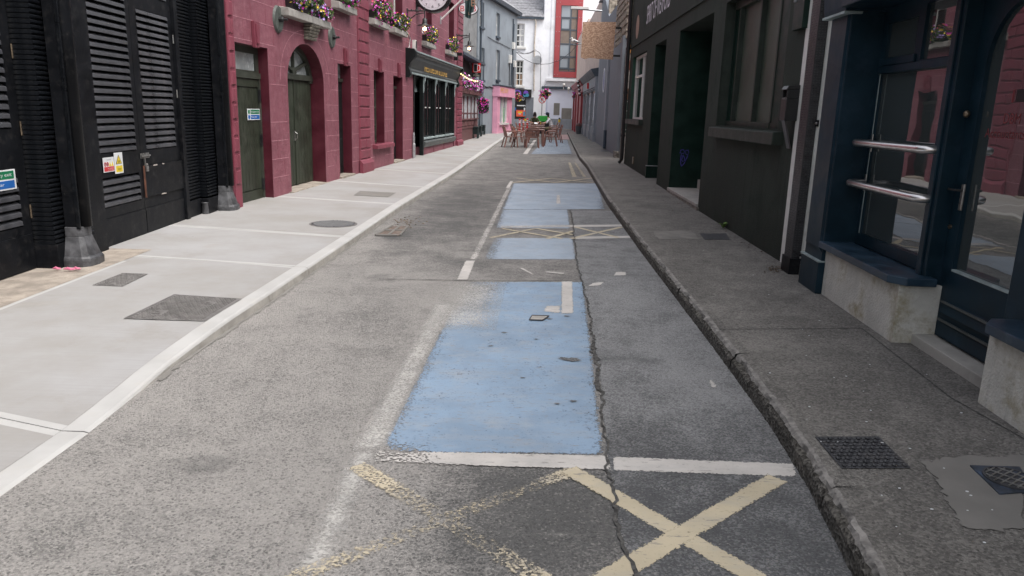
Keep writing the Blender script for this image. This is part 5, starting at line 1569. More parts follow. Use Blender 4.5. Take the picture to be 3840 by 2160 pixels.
letters(Pm, pf, 'STORES', GOLD, sf[0]+.22, zt3+.52, wS_-.01, .46, .16, 'gold_lettering'); letters(Pm, pf, 'BAR', GOLD, sf[0]+.32, zt3+.22, wS_-.01, .26, .16, 'gold_lettering')
# pipe end beside the pub door
u = Pm.u(1547, 550); y = Pm.pt(u, 0, 0).y
t = thing('pipe_guard', 'short galvanised pipe guard at the foot of the pub doorway', 'pipe', Pm.pt(u, .04, gz(y)+.08))
z = gz(y)+.08
mb = MB(Pm); mb.lathe((u-.06, .05, z), [(.05, 0), (.05, .42), (.035, .44), (.035, .70), (.02, .76)], 12); mb.build('pipe', GALV, t, smooth=False)
# ------------------------------------------------------------------ timber annex beyond the pub
An = left(xy(Pm.pt(U1+.02, -.30, 0)), 4.0)
ua1 = An.u(1792, 400)
zg = gz(34)+.08
an = thing('timber_annex', 'maroon timber bar annex with curtained windows beside the pub', 'building', An.pt(1, -1, zg))
zw1, zw0 = An.z(1760, 362), An.z(1760, 445)
zp = An.z(1760, 478)
ztop = An.z(1755, 222)
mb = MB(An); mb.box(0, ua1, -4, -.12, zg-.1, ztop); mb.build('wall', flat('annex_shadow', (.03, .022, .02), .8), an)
mb = MB(An); mb.box(0, ua1, -.12, 0, zg-.1, zw0); mb.build('apron', WOODM, an)
mb = MB(An); mb.box(0, ua1+.05, -.12, .05, zw1, zw1+.07); mb.build('head_rail', STONE_SILL, an)
mb = MB(An); mb.box(0, ua1+.05, -.12, .06, zw0-.05, zw0+.01); mb.build('sill', WOODM, an)
mb = MB(An); mb.box(0, ua1, .001, .03, zp-.02, zp+.04); mb.build('rail', WOODM, an)
n = 6
for k in range(n+1):
    u = lerp(.06, ua1-.05, k/n); mb = MB(An); mb.box(u-.05, u+.05, -.11, .006, zw0, zw1+.9 if k in (0, 3, 6) else zw1); mb.build('post', WOODM, an)
    if k < n:
        v = lerp(.06, ua1-.05, (k+1)/n)
        mb = MB(An); mb.quad((u, -.012, zw0), (v, -.012, zw0), (v, -.012, zw1), (u, -.012, zw1)); g = mb.build('window', CURTAIN, an, solid=False)
        mb = MB(An); a, b = u+.05, v-.05; d = (v-u)*.2
        mb.prism([(a, zw0), (a+d*.8, zw0), (a+d*.3, lerp(zw0, zw1, .5)), (a+d, zw1), (a, zw1)], -.011, -.006); mb.prism([(b, zw0), (b-d*.8, zw0), (b-d*.3, lerp(zw0, zw1, .5)), (b-d, zw1), (b, zw1)], -.011, -.006)
        mb.build('curtain', WOODM, g)
        mb = MB(An); mb.box(u+.05, v-.05, -.011, .004, lerp(zw0, zw1, .22), lerp(zw0, zw1, .22)+.05); mb.build('mid_rail', WOODM, g)
        mb = MB(An); mb.box(u+.09, v-.05, .001, .02, zp+.10, zw0-.12); mb.build('apron_panel', WOODM, an)
mb = MB(An); mb.tube([(.3, .0, zw1+.9), (ua1*.45, .0, zw1+1.9)], .04, 6); mb.tube([(ua1*.45, 0, zw1+1.9), (ua1*.8, 0, zw1+.8)], .04, 6); mb.build('truss', FASCIA, an)
mb = MB(An); mb.loft([(-.05, -3, ztop), (ua1+.1, -3, ztop), (ua1+.1, .35, ztop-.05), (-.05, .35, ztop-.05)], [(-.05, -3, ztop+.12), (ua1+.1, -3, ztop+.12), (ua1+.1, .35, ztop+.06), (-.05, .35, ztop+.06)]); mb.build('canopy', GREYBLUE_D, an)
# flower troughs along it
random.seed(41)
t = thing('flower_trough', 'long trough massed with pink, magenta and white petunias on the timber annex', 'flower box', An.pt(ua1/2, .1, zw1+.1))
mb = MB(An); mb.box(.05, ua1-.05, .0, .22, zw1+.09, zw1+.30)
for k in range(6): mb.box(ua1*k/6+.1, ua1*k/6+.16, .221, .235, zw1+.08, zw1+.5)
mb.build('trough', WOODM, t)
def f(k):
    j = random.randrange(6); return boxmass(An, ua1*j/6-.1, ua1*(j+1)/6+.15, -.05, .42, zw1+.22, zw1+.92-.02*j)(k)
flower_mass(t, f, 3000, {P_MAG: 600, P_WHI: 330, P_PUR: 160}, .05, .042)
t = thing('hanging_basket', 'hanging basket of trailing magenta flowers at the annex corner', 'flower basket', An.pt(ua1+.2, .4, zw1-.2), 'hanging baskets')
bc = An.px(1812, 384, .45)
mb = MB(An); mb.lathe((bc[0], .45, bc[1]-.12), [(.03, 0), (.2, .12), (.25, .25)], 14); mb.build('basket', IRON, t)
mb = MB(An); mb.tube([(bc[0], .45, bc[1]+.13), (bc[0], .45, bc[1]+.75), (bc[0], 0, bc[1]+.8)], .012, 5); mb.build('hanger', IRON, t)
flower_mass(t, boxmass(An, bc[0]-.4, bc[0]+.3, .12, .8, bc[1]-.65, bc[1]+.35), 1500, {P_MAG: 150, P_RED: 40}, .045, .038, LEAF2)
# string of lit bulbs
t = thing('string_lights', 'string of warm lit bulbs sagging over the flower trough', 'lights', An.pt(0, .3, zw1+1))
pts = []
for k in range(10):
    s = k/9; x, y = lerp(1729, 1790, s), lerp(277, 305, s)+6*math.sin(s*math.pi)
    uu, zz = An.px(x, y, .55); pts.append((uu, .55, zz))
mb = MB(An); mb.tube([(p[0], p[1], p[2]+.07) for p in pts], .012, 5); mb.build('wire', CABLE, t)
for p in pts[::1]:
    mb = MB(An); mb.ball((p[0], p[1], p[2]), .026, 8, 6); mb.build('bulb', FAIRY, t, smooth=True)
# benches
for i, (x, y, lab) in enumerate(((1756, 518, 'nearest of the three green bar stools along the annex'), (1770, 511, 'middle of the three green bar stools along the annex'), (1785, 504, 'farthest of the three green bar stools along the annex'))):
    p = G(x, y, .08)+An.W*.34; c0 = Vector((p.x, p.y, gz(p.y)+.085))
    t = thing('bar_stool', lab, 'stool', c0, 'green stools along the annex')
    L = An
    b = Fr(xy(c0), An.U, An.W); z = c0.z; H = .58-.02*i
    mb = MB(b); mb.box(-.24, .24, -.16, .18, z+H-.09, z+H); mb.build('seat', BENCHG, t, bevel=.03)
    for sx in (-1, 1):
        mb = MB(b); mb.prism([(sx*.22, z), (sx*.15, z), (sx*.12, z+H-.09), (sx*.20, z+H-.09)], .10, .17); mb.prism([(sx*.22, z), (sx*.15, z), (sx*.12, z+H-.09), (sx*.20, z+H-.09)], -.15, -.08); mb.build('leg', BENCHG, t)
    mb = MB(b); mb.box(-.18, .18, -.14, .16, z+H*.35, z+H-.09); mb.build('stretcher', BENCHG, t)
# hanging mug sign
uS = An.u(1768, 300)
Fm = Fr(An.pt(uS, 0, 0), An.W, -An.U, 1)
a, b = Fm.u(1771, 260), Fm.u(1804, 260); z1, zm, z0 = Fm.z(1788, 236), Fm.z(1788, 272), Fm.z(1788, 288)
t = thing('hanging_sign', 'red projecting sign with a white mug above the bar name', 'sign', Fm.pt(a, 0, z0))
mb = MB(Fm); mb.box(a, b, -.06, .06, z0, z1); mb.build('board', INK, t, bevel=.006)
mb = MB(Fm); mb.box(a+.01, b-.01, .061, .066, zm, z1-.01); mb.build('red_field', MUGR, t)
L, H = b-a, z1-zm
def mp(x, y): return (a+L*x, zm+H*y)
mb = MB(Fm); mb.prism([mp(*p) for p in ((.16, .92), (.64, .92), (.62, .10), (.56, .04), (.24, .04), (.18, .10))], .067, .070); mb.build('mug_outline', SIGN_W, t)
mb = MB(Fm); mb.prism([mp(*p) for p in ((.21, .82), (.59, .82), (.57, .13), (.52, .09), (.28, .09), (.23, .13))], .0705, .073); mb.build('mug_beer', INK, t)
mb = MB(Fm)
ring = [(.78+.15*math.cos(R(q_)), .48+.34*math.sin(R(q_))) for q_ in range(-120, 121, 20)]; rin = [(.76+.09*math.cos(R(q_)), .48+.24*math.sin(R(q_))) for q_ in range(-120, 121, 20)]
for i in range(len(ring)-1): mb.prism([mp(*ring[i]), mp(*ring[i+1]), mp(*rin[i+1]), mp(*rin[i])], .067, .070)
mb.build('mug_handle', SIGN_W, t)
PALE = flat('pale_gold', (.55, .50, .40), .5)
letters(Fm, t, 'THE', PALE, a+L*.36, z0+(zm-z0)*.55, .066, L*.28, (zm-z0)*.28); letters(Fm, t, 'STORES', PALE, a+L*.14, z0+(zm-z0)*.12, .066, L*.72, (zm-z0)*.34)
mb = MB(Fm); mb.tube([(-.1, 0, z1-.08), (a, 0, z1-.08)], .02, 6); mb.tube([(-.1, 0, z0+.08), (a, 0, z0+.08)], .02, 6); mb.build('bracket', IRON, t)

# ------------------------------------------------------------------ grey building with the pink shop
def at_depth(x, y, Y):
    d = ray(x, y); t_ = Y/d.y
    return Vector((0, 0, HC))+d*t_
A, B = at_depth(1786, 440, 42.0), at_depth(1930, 440, 51.5)
dv = (B-A); Lg = math.hypot(dv.x, dv.y)
Gr = Fr(xy(A), (dv.x, dv.y), (dv.y, -dv.x), 1)
gb = thing('grey_building', 'blue grey rendered two storey building with slim windows', 'building', Gr.pt(Lg/2, -1, .3))
zgr = .18
roofz = Gr.z(1930, 46)
win = []
for l, r_, t_, b_ in (((1800, 50), (1812, 50), (1806, 6), (1810, 103)), ((1861, 90), (1871, 90), (1866, 48), (1868, 138)), ((1801, 240), (1813, 240), (1808, 179), (1808, 300)), ((1861, 240), (1871, 240), (1866, 187), (1867, 299))):
    win.append(rc(Gr, l, r_, t_, b_))
dk = (Gr.u(1803, 420), Gr.u(1811, 420), -.1, Gr.z(1806, 344))
mb = MB(Gr); holes_wall(mb, 0, Lg, zgr-.2, roofz, [(*h, .16) for h in win]+[(*dk, .2)]); shell(mb, 0, Lg, zgr-.2, roofz, 0, 7); mb.build('wall', GREYBLUE, gb, solid=False)
for h in win:
    g = sash(Gr, h, -.12, gb, 1, 2, WHITEP, PANE, .03, True, .05)
    mb = MB(Gr); mb.box(h[0]-.08, h[1]+.14, -.05, .10, h[2]-.12, h[2]-.002); mb.build('sill', GREYBLUE_D, gb)
    mb = MB(Gr); mb.box(h[1]-.01, h[1]+.16, .001, .015, h[2], h[3]); mb.build('painted_band', GREYBLUE_D, gb)
mb = MB(Gr); mb.box(dk[0], dk[1], -.2, -.15, -.1, dk[3]); mb.build('door', GREYBLUE_D, gb)
mb = MB(Gr); mb.loft([(-.1, .25, roofz-.12), (Lg+.2, .25, roofz-.12), (Lg+.2, -7, roofz-.12), (-.1, -7, roofz-.12)], [(-.1, .30, roofz+.08), (Lg+.2, .30, roofz+.08), (Lg+.2, -7.1, roofz+.08), (-.1, -7.1, roofz+.08)]); mb.build('gutter', GREYBLUE_D, gb)
mb = MB(Gr); mb.uprism([(.3, roofz+.082), (-3.4, roofz+2.6), (-7, roofz+.082)], -.1, Lg+.2); mb.build('roof', SLATE_ROOF, gb)
mb = MB(Gr); mb.box(-3.2, -.0, -6, -.05, An.z(1755, 222)-.2, roofz-.02); mb.build('gable_block', CONCRETE, gb)
zq_ = [Gr.z(1788, y) for y in range(20, 260, 32)]
for i, z in enumerate(zq_[:-1]):
    mb = MB(Gr); mb.box(-.012, .30 if i % 2 else .2, -.2, .014, zq_[i+1]+.015, z-.015); mb.build('quoin_block', GREYBLUE, gb)
t = thing('downpipe', 'slim dark downpipe on the near corner of the grey building', 'pipe', Gr.pt(.3, .06, .3))
u = Gr.u(1797, 300); mb = MB(Gr); mb.tube([(u, .06, .3), (u, .06, roofz-.1)], .05, 8); mb.build('pipe', GREYBLUE_D, t)
t = thing('cable', 'black cable sagging along the grey wall towards the pink shop', 'cable', Gr.pt(1, .02, 3))
mb = MB(Gr); mb.tube([((lambda a: (a[0], .03, a[1]))(Gr.px(x, y))) for x, y in ((1799,319),(1812,321),(1825,327),(1835,325),(1848,330),(1862,329),(1864,336))], .03, 5); mb.build('wire', CABLE, t)
t = thing('cable', 'thin black wire running down across the upper grey wall', 'cable', Gr.pt(1, .02, 5))
mb = MB(Gr); mb.tube([((lambda a: (a[0], .03, a[1]))(Gr.px(x, y))) for x, y in ((1828,138),(1850,152),(1880,165),(1912,182))], .015, 5); mb.build('wire', CABLE, t)
for i, (x, y, h_, lab) in enumerate(((1922, 172, .42, 'upper white meter box on the grey corner'), (1909, 222, .5, 'grey white cable box midway down the grey corner'), (1925, 240, .4, 'lower pale junction box on the grey corner'))):
    u, z = Gr.px(x, y); t = thing('meter_box', lab, 'box', Gr.pt(u, 0, z))
    mb = MB(Gr); mb.box(u-.18, u+.18, .001, .16, z-h_/2, z+h_/2); mb.build('housing', WHITEP, t, bevel=.02)
    mb = MB(Gr); mb.tube([(u, .05, z-h_/2), (u+.02, .05, z-1.6)], .025, 5); mb.build('conduit', CABLE, t)
t = thing('cable_bundle', 'dark bundle of conduits on the far edge of the grey wall', 'cable', Gr.pt(Lg-.3, .05, 3))
for dx, y0, y1 in ((0, 70, 330), (-5, 215, 320), (3, 90, 190)):
    mb = MB(Gr); a_ = Gr.px(1922+dx, y0); b_ = Gr.px(1918+dx, y1); mb.tube([(a_[0], .06, a_[1]), (b_[0], .06, b_[1])], .035, 6); mb.build('conduit', GREYBLUE_D, t)
# pink shop front standing proud of the grey wall
ps0, ps1 = Gr.u(1864, 430, .3), Gr.u(1919, 430, .3)
pk = thing('pink_shopfront', 'pink shopfront with gold lettering on its fascia', 'shopfront', Gr.pt((ps0+ps1)/2, .1, .3))
zf0, zf1 = Gr.z(1875, 362, .4), Gr.z(1875, 322, .4)
zw0_, zw1_ = Gr.z(1885, 461, .3), zf0
wa0, wa1 = Gr.u(1875, 420, .3), Gr.u(1903, 420, .3)
mb = MB(Gr); holes_wall(mb, ps0, ps1, .1, zf0, [(wa0, wa1, zw0_, zf0-.02, .15)], .3); shell(mb, ps0, ps1, .1, zf0, .3, .28); mb.build('surround', PINK, pk, solid=False)
mb = MB(Gr); mb.box(ps0-.04, Gr.u(1931, 350, .45), .0, .45, zf0, zf1); mb.build('fascia', PINK, pk, bevel=.01)
mb = MB(Gr); mb.box(ps0-.08, Gr.u(1931, 350, .45)+.04, .0, .50, zf1, zf1+.06); mb.build('cornice', GREYBLUE_D, pk)
letters(Gr, pk, 'SWEET SHOP', GOLD, Gr.u(1876, 345, .45), Gr.z(1880, 348, .45), .451, Gr.u(1905, 345, .45)-Gr.u(1876, 345, .45), .28, 'gold_lettering', ext=.01)
mb = MB(Gr); mb.quad((wa0, .16, zw0_), (wa1, .16, zw0_), (wa1, .16, zf0), (wa0, .16, zf0)); g = mb.build('window', SKYGLASS, pk, solid=False)
for s in (.02, .5, .98):
    u = lerp(wa0, wa1, s); mb = MB(Gr); mb.box(u-.04, u+.04, .161, .25, zw0_, zf0-.02); mb.build('window_bar', WHITEP, g)
mb = MB(Gr); mb.box(lerp(wa0, wa1, .6), lerp(wa0, wa1, .85), .161, .18, zw0_, zw0_+.9); mb.build('green_display', flat('display_green', (.16, .36, .2), .6), g)
mb = MB(Gr); mb.box(wa0-.1, wa1+.1, .301, .40, zw0_-.10, zw0_); mb.build('sill', WHITEP, pk)
mb = MB(Gr); mb.box(ps1-.35, ps1-.30, .301, .34, .4, zf0); mb.build('pilaster_bead', PINK, pk)

# ------------------------------------------------------------------ far end of the street
YF = 63.0
Ff2 = Fr((0, YF), (1, 0), (0, -1), 1)
zfar = gz(YF)
def fu(x, y=250, w=0): return Ff2.u(x, y, w)
def fz_(y, x=2000, w=0): return Ff2.z(x, y, w)
wb = thing('white_house', 'white painted old house with slate roof and tall sash windows', 'building', Ff2.pt(fu(1960), -1, zfar))
x0, x1 = fu(1860), fu(2034)
zr_ = fz_(70, 1960)
wl = [rc(Ff2, (1924, 130), (1967, 130), (1950, 88), (1950, 176)), rc(Ff2, (1924, 270), (1962, 270), (1945, 226), (1945, 322))]
mb = MB(Ff2); holes_wall(mb, x0, x1, zfar-.2, zr_, [(*h, .15) for h in wl]); shell(mb, x0, x1, zfar-.2, zr_, 0, 8); mb.build('wall', WHITEW, wb, solid=False)
for h in wl:
    sash(Ff2, h, -.10, wb, 3, 4, WHITEP, PANE, .05, True, .07)
    mb = MB(Ff2); mb.box(h[0]-.1, h[1]+.15, -.05, .14, h[2]-.14, h[2]); mb.build('sill', WHITEP, wb)
h = wl[0]; mb = MB(Ff2); mb.box(lerp(h[0], h[1], .52), h[1]-.06, -.128, -.12, h[2], h[3]); mb.build('curtain', CURTAIN, wb)
h = wl[1]; mb = MB(Ff2); mb.box(lerp(h[0], h[1], .2), lerp(h[0], h[1], .5), -.128, -.12, h[2], lerp(h[2], h[3], .45)); mb.box(lerp(h[0], h[1], .66), h[1]-.06, -.128, -.12, h[2], lerp(h[2], h[3], .45)); mb.build('curtain', M('tan_curtain', (.30, .20, .13), .8, .2), wb)
mb = MB(Ff2); mb.box(x0, x1-.0, .0, .22, zr_-.02, zr_+.14); mb.build('gutter', GREYBLUE_D, wb)
mb = MB(Ff2)
mb.uprism([(.2, zr_+.142), (-4, zr_+3.6), (-8, zr_+.142)], x0, x1)
rf = mb.build('roof', SLATE_ROOF, wb)
random.seed(13)
mb = MB(Ff2)
sl_ = Vector((-4.2, 3.46)).normalized()
for k in range(13):
    for j in range(int((x1-x0)/.32)):
        a = x0+j*.32+(.16 if k % 2 else 0); w_ = .2+sl_.x*k*.36; z_ = zr_+.142+sl_.y*k*.36; li = .02+.05*random.random()*(random.random() > .6)
        if random.random() < .05: continue
        mb.loft([(a, w_+.03, z_+.012), (a+.30, w_+.03, z_+.012), (a+.30, w_+sl_.x*.4, z_+sl_.y*.4+.01), (a, w_+sl_.x*.4, z_+sl_.y*.4+.01)], [(a, w_+.03, z_+.012+li), (a+.30, w_+.03, z_+.012+li), (a+.30, w_+sl_.x*.4, z_+sl_.y*.4+.03), (a, w_+sl_.x*.4, z_+sl_.y*.4+.03)])
mb.build('slates', SLATE_ROOF, rf, kind='stuff')
t = thing('downpipe', 'pale rusty downpipe down the white house beside the satellite dish', 'pipe', Ff2.pt(fu(2004), .1, zfar))
mb = MB(Ff2); mb.tube([(fu(2006, 72), .18, fz_(74)), (fu(2010, 80), .12, fz_(82)), (fu(2004, 160), .1, fz_(160)), (fu(2002, 340), .1, fz_(340))], .06, 7); mb.build('pipe', M('rusted_white_pipe', (.55, .50, .44), .7, .2, 3, dirt=(.28, .15, .08), dirt_amt=.8), t)
t = thing('satellite_dish', 'small grey satellite dish beside the pale downpipe', 'dish', Ff2.pt(fu(2013), .3, fz_(226)))
mb = MB(Ff2); c_ = (fu(2015, 226), .35, fz_(226)); mb.lathe(c_, [(.001, -.1), (.2, -.07), (.36, .03)], 18, 'w'); mb.build('dish', GALV, t); mb = MB(Ff2); mb.tube([(c_[0], .0, c_[2]), (c_[0], .3, c_[2])], .03, 6); mb.build('arm', GALV, t)
t = thing('cable', 'black overhead cables hanging across the white house front', 'cable', Ff2.pt(fu(1980), .3, 6))
def hang(pts, r_=.02, w=.4):
    mb = MB(Ff2); mb.tube([(fu(x, y, w), w, Ff2.z(x, y, w)) for x, y in pts], r_, 5); mb.build('wire', CABLE, t)
hang(((1930,190),(1960,218),(1995,236),(2030,241),(2060,239),(2100,226),(2140,196),(2172,160))); hang(((1932,195),(1960,202),(1985,200),(2010,190),(2020,195),(2028,205),(2026,340))); hang(((1940,190),(1965,202),(1990,196),(2008,186)))
# building with red panel
rb = thing('red_panel_building', 'white modern building with tall red framed window strip', 'building', Ff2.pt(fu(2090), -1, zfar))
X0, X1 = fu(2034), fu(2260)
TOPF = fz_(-140)
mb = MB(Ff2); mb.box(X0, X1, -8, -.05, fz_(322), TOPF); mb.build('upper_wall', WHITEW, rb)
pA, pB = fu(2080, 150), fu(2180, 150)
zP0, zP1 = fz_(291, 2120), fz_(-60)
gl0, gl1 = fu(2100, 150), fu(2163, 150); gz0, gz1 = fz_(269, 2120), fz_(17)
mb = MB(Ff2); holes_wall(mb, pA, pB, zP0, zP1, [(gl0, gl1, gz0, gz1, .25)], .12); shell(mb, pA, pB, zP0, zP1, .12, .17); mb.build('red_panel', REDPANEL, rb, solid=False)
mb = MB(Ff2)
for k in range(7):
    z = lerp(zP0+.2, zP1-.2, k/6)
    for x in (pA+.1, gl0-.1, gl1+.12, pB-.1): mb.ball((x, .125, z), .025, 6, 4)
mb.build('panel_screws', GALV, rb)
ym = [17, 66, 112, 165, 213, 258, 269]
um = lerp(gl0, gl1, .60)
for i in range(6):
    z1, z0 = fz_(ym[i], 2120), fz_(ym[i+1], 2120)
    for a, b, m_ in ((gl0, um, SKYGLASS if i in (0, 1, 3, 4) else TAUPE), (um, gl1, TAUPE)):
        mb = MB(Ff2); mb.box(a+.05, b-.05, -.06, -.04, z0+.05, z1-.05); g = mb.build('pane' if m_ is SKYGLASS else 'infill_panel', m_, rb)
        mb = MB(Ff2); k_ = .10 if (i in (1, 4) and m_ is SKYGLASS) else .05
        mb.box(a, a+k_, -.08, .0, z0, z1); mb.box(b-k_, b, -.08, .0, z0, z1); mb.box(a+k_, b-k_, -.08, .0, z0, z0+k_); mb.box(a+k_, b-k_, -.08, .0, z1-k_, z1); mb.build('frame', FRAMEG, g)
mb = MB(Ff2); mb.box(fu(2050), X1, -.05, .18, fz_(305, 2120), fz_(295, 2120)); mb.build('ledge', WHITEW, rb)
mb = MB(Ff2); mb.box(fu(2061), fu(2075), -.05, .01, fz_(292), TOPF); mb.build('pilaster', WHITEW, rb)
mb = MB(Ff2); mb.box(fu(2034), X1, -.05, .05, fz_(334, 2100), fz_(322)); mb.build('band', GREYBLUE_D, rb)
mb = MB(Ff2); mb.box(fu(2050), fu(2175), -8, -.10, fz_(446, 2100), fz_(334, 2100)-.01); mb.build('lower_wall', LILAC, rb)
for a, b in ((2052, 2062), (2160, 2170)):
    mb = MB(Ff2); mb.box(fu(a, 400), fu(b, 400), -.10, .02, fz_(446, 2100), fz_(336, 2100)); mb.build('pilaster', LILAC, rb)
mb = MB(Ff2); mb.box(fu(2034), X1, -8, .03, zfar-.2, fz_(446, 2100)); mb.build('plinth', SLATEL, rb)
for a in (2080, 2146): 
    mb = MB(Ff2); mb.box(fu(a, 460), fu(a+1.5, 460), .031, .04, zfar, fz_(450)); mb.build('plinth_joint', SLATEN, rb)
for (a, b, c_, d), m_ in (((2077, 2099, 387, 432), MORTAR), ((2107, 2145, 405, 446), MORTAR), ((2151, 2159, 432, 441), CONCRETE)):
    mb = MB(Ff2); mb.box(fu(a, 400), fu(b, 400), -.10, -.085, fz_(d, 2100), fz_(c_, 2100)); mb.build('filled_opening', m_, rb)
mb = MB(Ff2); mb.box(fu(2034), fu(2052), -.4, -.02, zfar, fz_(334)); mb.build('side_pier', WHITEW, rb)
t = thing('notice', 'red and white notice high on the lilac wall', 'sign', Ff2.pt(fu(2162), .1, fz_(336)))
mb = MB(Ff2); mb.box(fu(2151, 325), fu(2176, 325), .05, .08, fz_(342, 2160), fz_(306, 2160)); mb.build('board', SIGN_W, t)
mb = MB(Ff2)
for k in range(4): mb.box(fu(2152, 325), fu(2174, 325), .081, .085, lerp(fz_(336, 2160), fz_(314, 2160), k/4)+.03, lerp(fz_(336, 2160), fz_(314, 2160), (k+1)/4)-.02)
mb.build('red_print', SIGN_R, t)
for i, (x, y, lab) in enumerate(((2114, 318, 'small white lamp left of the notice on the lilac wall'), (2132, 332, 'small white lamp under the band right of the first'))):
    t = thing('bulkhead_lamp', lab, 'lamp', Ff2.pt(fu(x, y), .2, fz_(y, x))); mb = MB(Ff2); mb.lathe((fu(x, y, .1), .05, fz_(y, x)), [(.1, 0), (.12, .1), (.06, .2)], 10, 'w'); mb.build('lamp_body', WHITEP, t)
    mb = MB(Ff2); mb.box(fu(x, y, .1)-.03, fu(x, y, .1)+.03, .0, .06, fz_(y, x)-.4, fz_(y, x)); mb.build('stem', WHITEP, t)
def basket(x, y, Y, label, sz, cols):
    p = at_depth(x, y, Y); f_ = Fr((p.x, p.y), (1, 0), (0, -1), 1)
    t = thing('hanging_basket', label, 'flower basket', p, 'hanging baskets')
    mb = MB(f_); mb.lathe((0, 0, p.z-.25*sz), [(.05*sz, 0), (.25*sz, .12*sz), (.32*sz, .3*sz)], 12); mb.build('basket', IRON, t)
    mb = MB(f_); mb.tube([(0, 0, p.z), (0, 0, p.z+.65*sz), (.1, 0, p.z+.7*sz)], .015, 5); mb.build('hanger', IRON, t)
    flower_mass(t, boxmass(f_, -.52*sz, .52*sz, -.42*sz, .42*sz, p.z-.42*sz, p.z+.42*sz), int(1300*sz), cols, .06, .045, LEAF)
random.seed(51)
basket(2042, 352, 60.5, 'hanging basket of crimson and yellow flowers above the no parking sign', 1.05, {P_MAG: 120, P_RED: 60, P_YEL: 26})
basket(2164, 356, 58, 'hanging basket of magenta flowers beside the red shopfront', .95, {P_MAG: 100, P_RED: 50, P_PUR: 20})
basket(1938, 365, 55.5, 'hanging basket of crimson and yellow flowers in front of the black shop', .75, {P_RED: 100, P_YEL: 26, P_MAG: 40})
# no parking sign
p = at_depth(2033, 374, 60.2); f_ = Fr((p.x, p.y), (1, 0), (0, -1), 1)
t = thing('no_parking_sign', 'round no parking sign with barred letter under the flower basket', 'sign', (p.x, p.y, gz(60)))
mb = MB(f_); mb.tube([(0, -.06, gz(60)), (0, -.06, p.z+.7)], .04, 8); mb.build('post', GALV, t)
for r_, w0, m_, nm in ((.28, 0, SIGN_R, 'red_ring'), (.225, .012, SIGN_W, 'white_disc')):
    mb = MB(f_); mb.lathe((0, w0, p.z), [(r_, 0), (r_, .012)], 28, 'w'); mb.build(nm, m_, t)
letters(f_, t, 'P', INK, -.10, p.z-.15, .025, .2, .30, 'letter', ext=.004)
mb = MB(f_); mb.prism([(-.19, p.z+.15), (-.15, p.z+.19), (.19, p.z-.15), (.15, p.z-.19)], .031, .036); mb.build('red_bar', SIGN_R, t)
# black shop with bright posters
bs = thing('black_shopfront', 'black shopfront with purple logo and bright window posters', 'shopfront', Ff2.pt(fu(1960), .1, zfar))
mb = MB(Ff2); mb.box(fu(1915), fu(1993, 350), .001, .28, fz_(364, 1960), fz_(335, 1960)); mb.build('fascia', INK, bs)
mb = MB(Ff2); mb.box(fu(1915), fu(1971, 400), .001, .10, fz_(450, 1960), fz_(366, 1960)); mb.build('window_surround', PLASTIC_BLACK, bs)
mb = MB(Ff2); mb.box(fu(1915), fu(1993, 350), .001, .12, zfar, fz_(447, 1960)); mb.build('stall_riser', SLATEL, bs)
mb = MB(Ff2); mb.box(fu(1972, 400), fu(2000, 400), .001, .13, zfar, fz_(365, 1980)); mb.build('side_pier', SLATEB, bs)
VIOL = flat('violet_logo', (.16, .07, .42), .5); TEAL = flat('teal_logo', (.05, .24, .36), .5)
def disc(x, y, r_, m_, nm, w=.285): 
    mb = MB(Ff2); mb.lathe((fu(x, y, w), w, Ff2.z(x, y, w)), [(r_, 0), (r_, .012)], 20, 'w'); mb.build(nm, m_, bs)
disc(1941, 351, .30, VIOL, 'round_logo'); disc(1940, 351, .19, INK, 'logo_centre', .30); disc(1972, 349, .2, VIOL, 'logo_blob'); disc(1968, 357, .14, TEAL, 'logo_blob'); disc(1977, 357, .14, TEAL, 'logo_blob', .288)
disc(1951, 373, .11, SIGN_Y, 'yellow_letter', .11); disc(1962, 371, .12, SIGN_W, 'white_letter', .11); disc(1962, 371, .06, INK, 'letter_hole', .125)
def panel(x0_, x1_, y0_, y1_, m_, nm, w=.102):
    mb = MB(Ff2); mb.box(fu(x0_, 420, w), fu(x1_, 420, w), w, w+.012, fz_(y1_, 1955), fz_(y0_, 1955)); mb.build(nm, m_, bs)
panel(1938, 1970, 394, 398, SIGN_W, 'strip_light'); panel(1918, 1935, 404, 415, SIGN_B, 'blue_poster'); panel(1921, 1929, 417, 425, flat('lime_poster', (.40, .55, .12), .5), 'lime_poster'); panel(1936, 1970, 413, 437, flat('orange_red_poster', (.78, .12, .06), .5), 'red_poster')
panel(1942, 1958, 419, 424, SIGN_Y, 'poster_print', .116); panel(1944, 1954, 426, 429, SIGN_W, 'poster_print', .116); panel(1962, 1969, 418, 434, TEAL, 'poster_print', .116); panel(1964, 1969, 404, 414, SIGN_W, 'poster_print', .116)
# street clutter at the far end
for i, (x, yt, lab) in enumerate(((1949, 447, 'left red and white striped bollard behind the tables'), (1963, 447, 'middle red and white striped bollard behind the tables'), (1978, 445, 'right red and white striped bollard behind the tables'))):
    p = at_depth(x, yt, 52); t = thing('striped_bollard', lab, 'bollard', (p.x, p.y, gz(52)), 'striped bollards'); H = p.z-gz(52); b0 = Vector((p.x, p.y, gz(52)))
    for z0, z1, m_ in ((0, .70, SIGN_R), (.70, .78, SIGN_W), (.78, .82, SIGN_R), (.82, .90, SIGN_W), (.90, 1, SIGN_R)):
        mb = MB(); mb.lathe(b0+Vector((0, 0, H*z0)), [(.065, 0), (.065, H*(z1-z0)), (.05, H*(z1-z0)+(.03 if z1 == 1 else 0))], 12); mb.build('band', m_, t)
    mb = MB(); mb.lathe(b0, [(.13, 0), (.13, .03), (.07, .05)], 12); mb.build('foot', PLASTIC_BLACK, t)
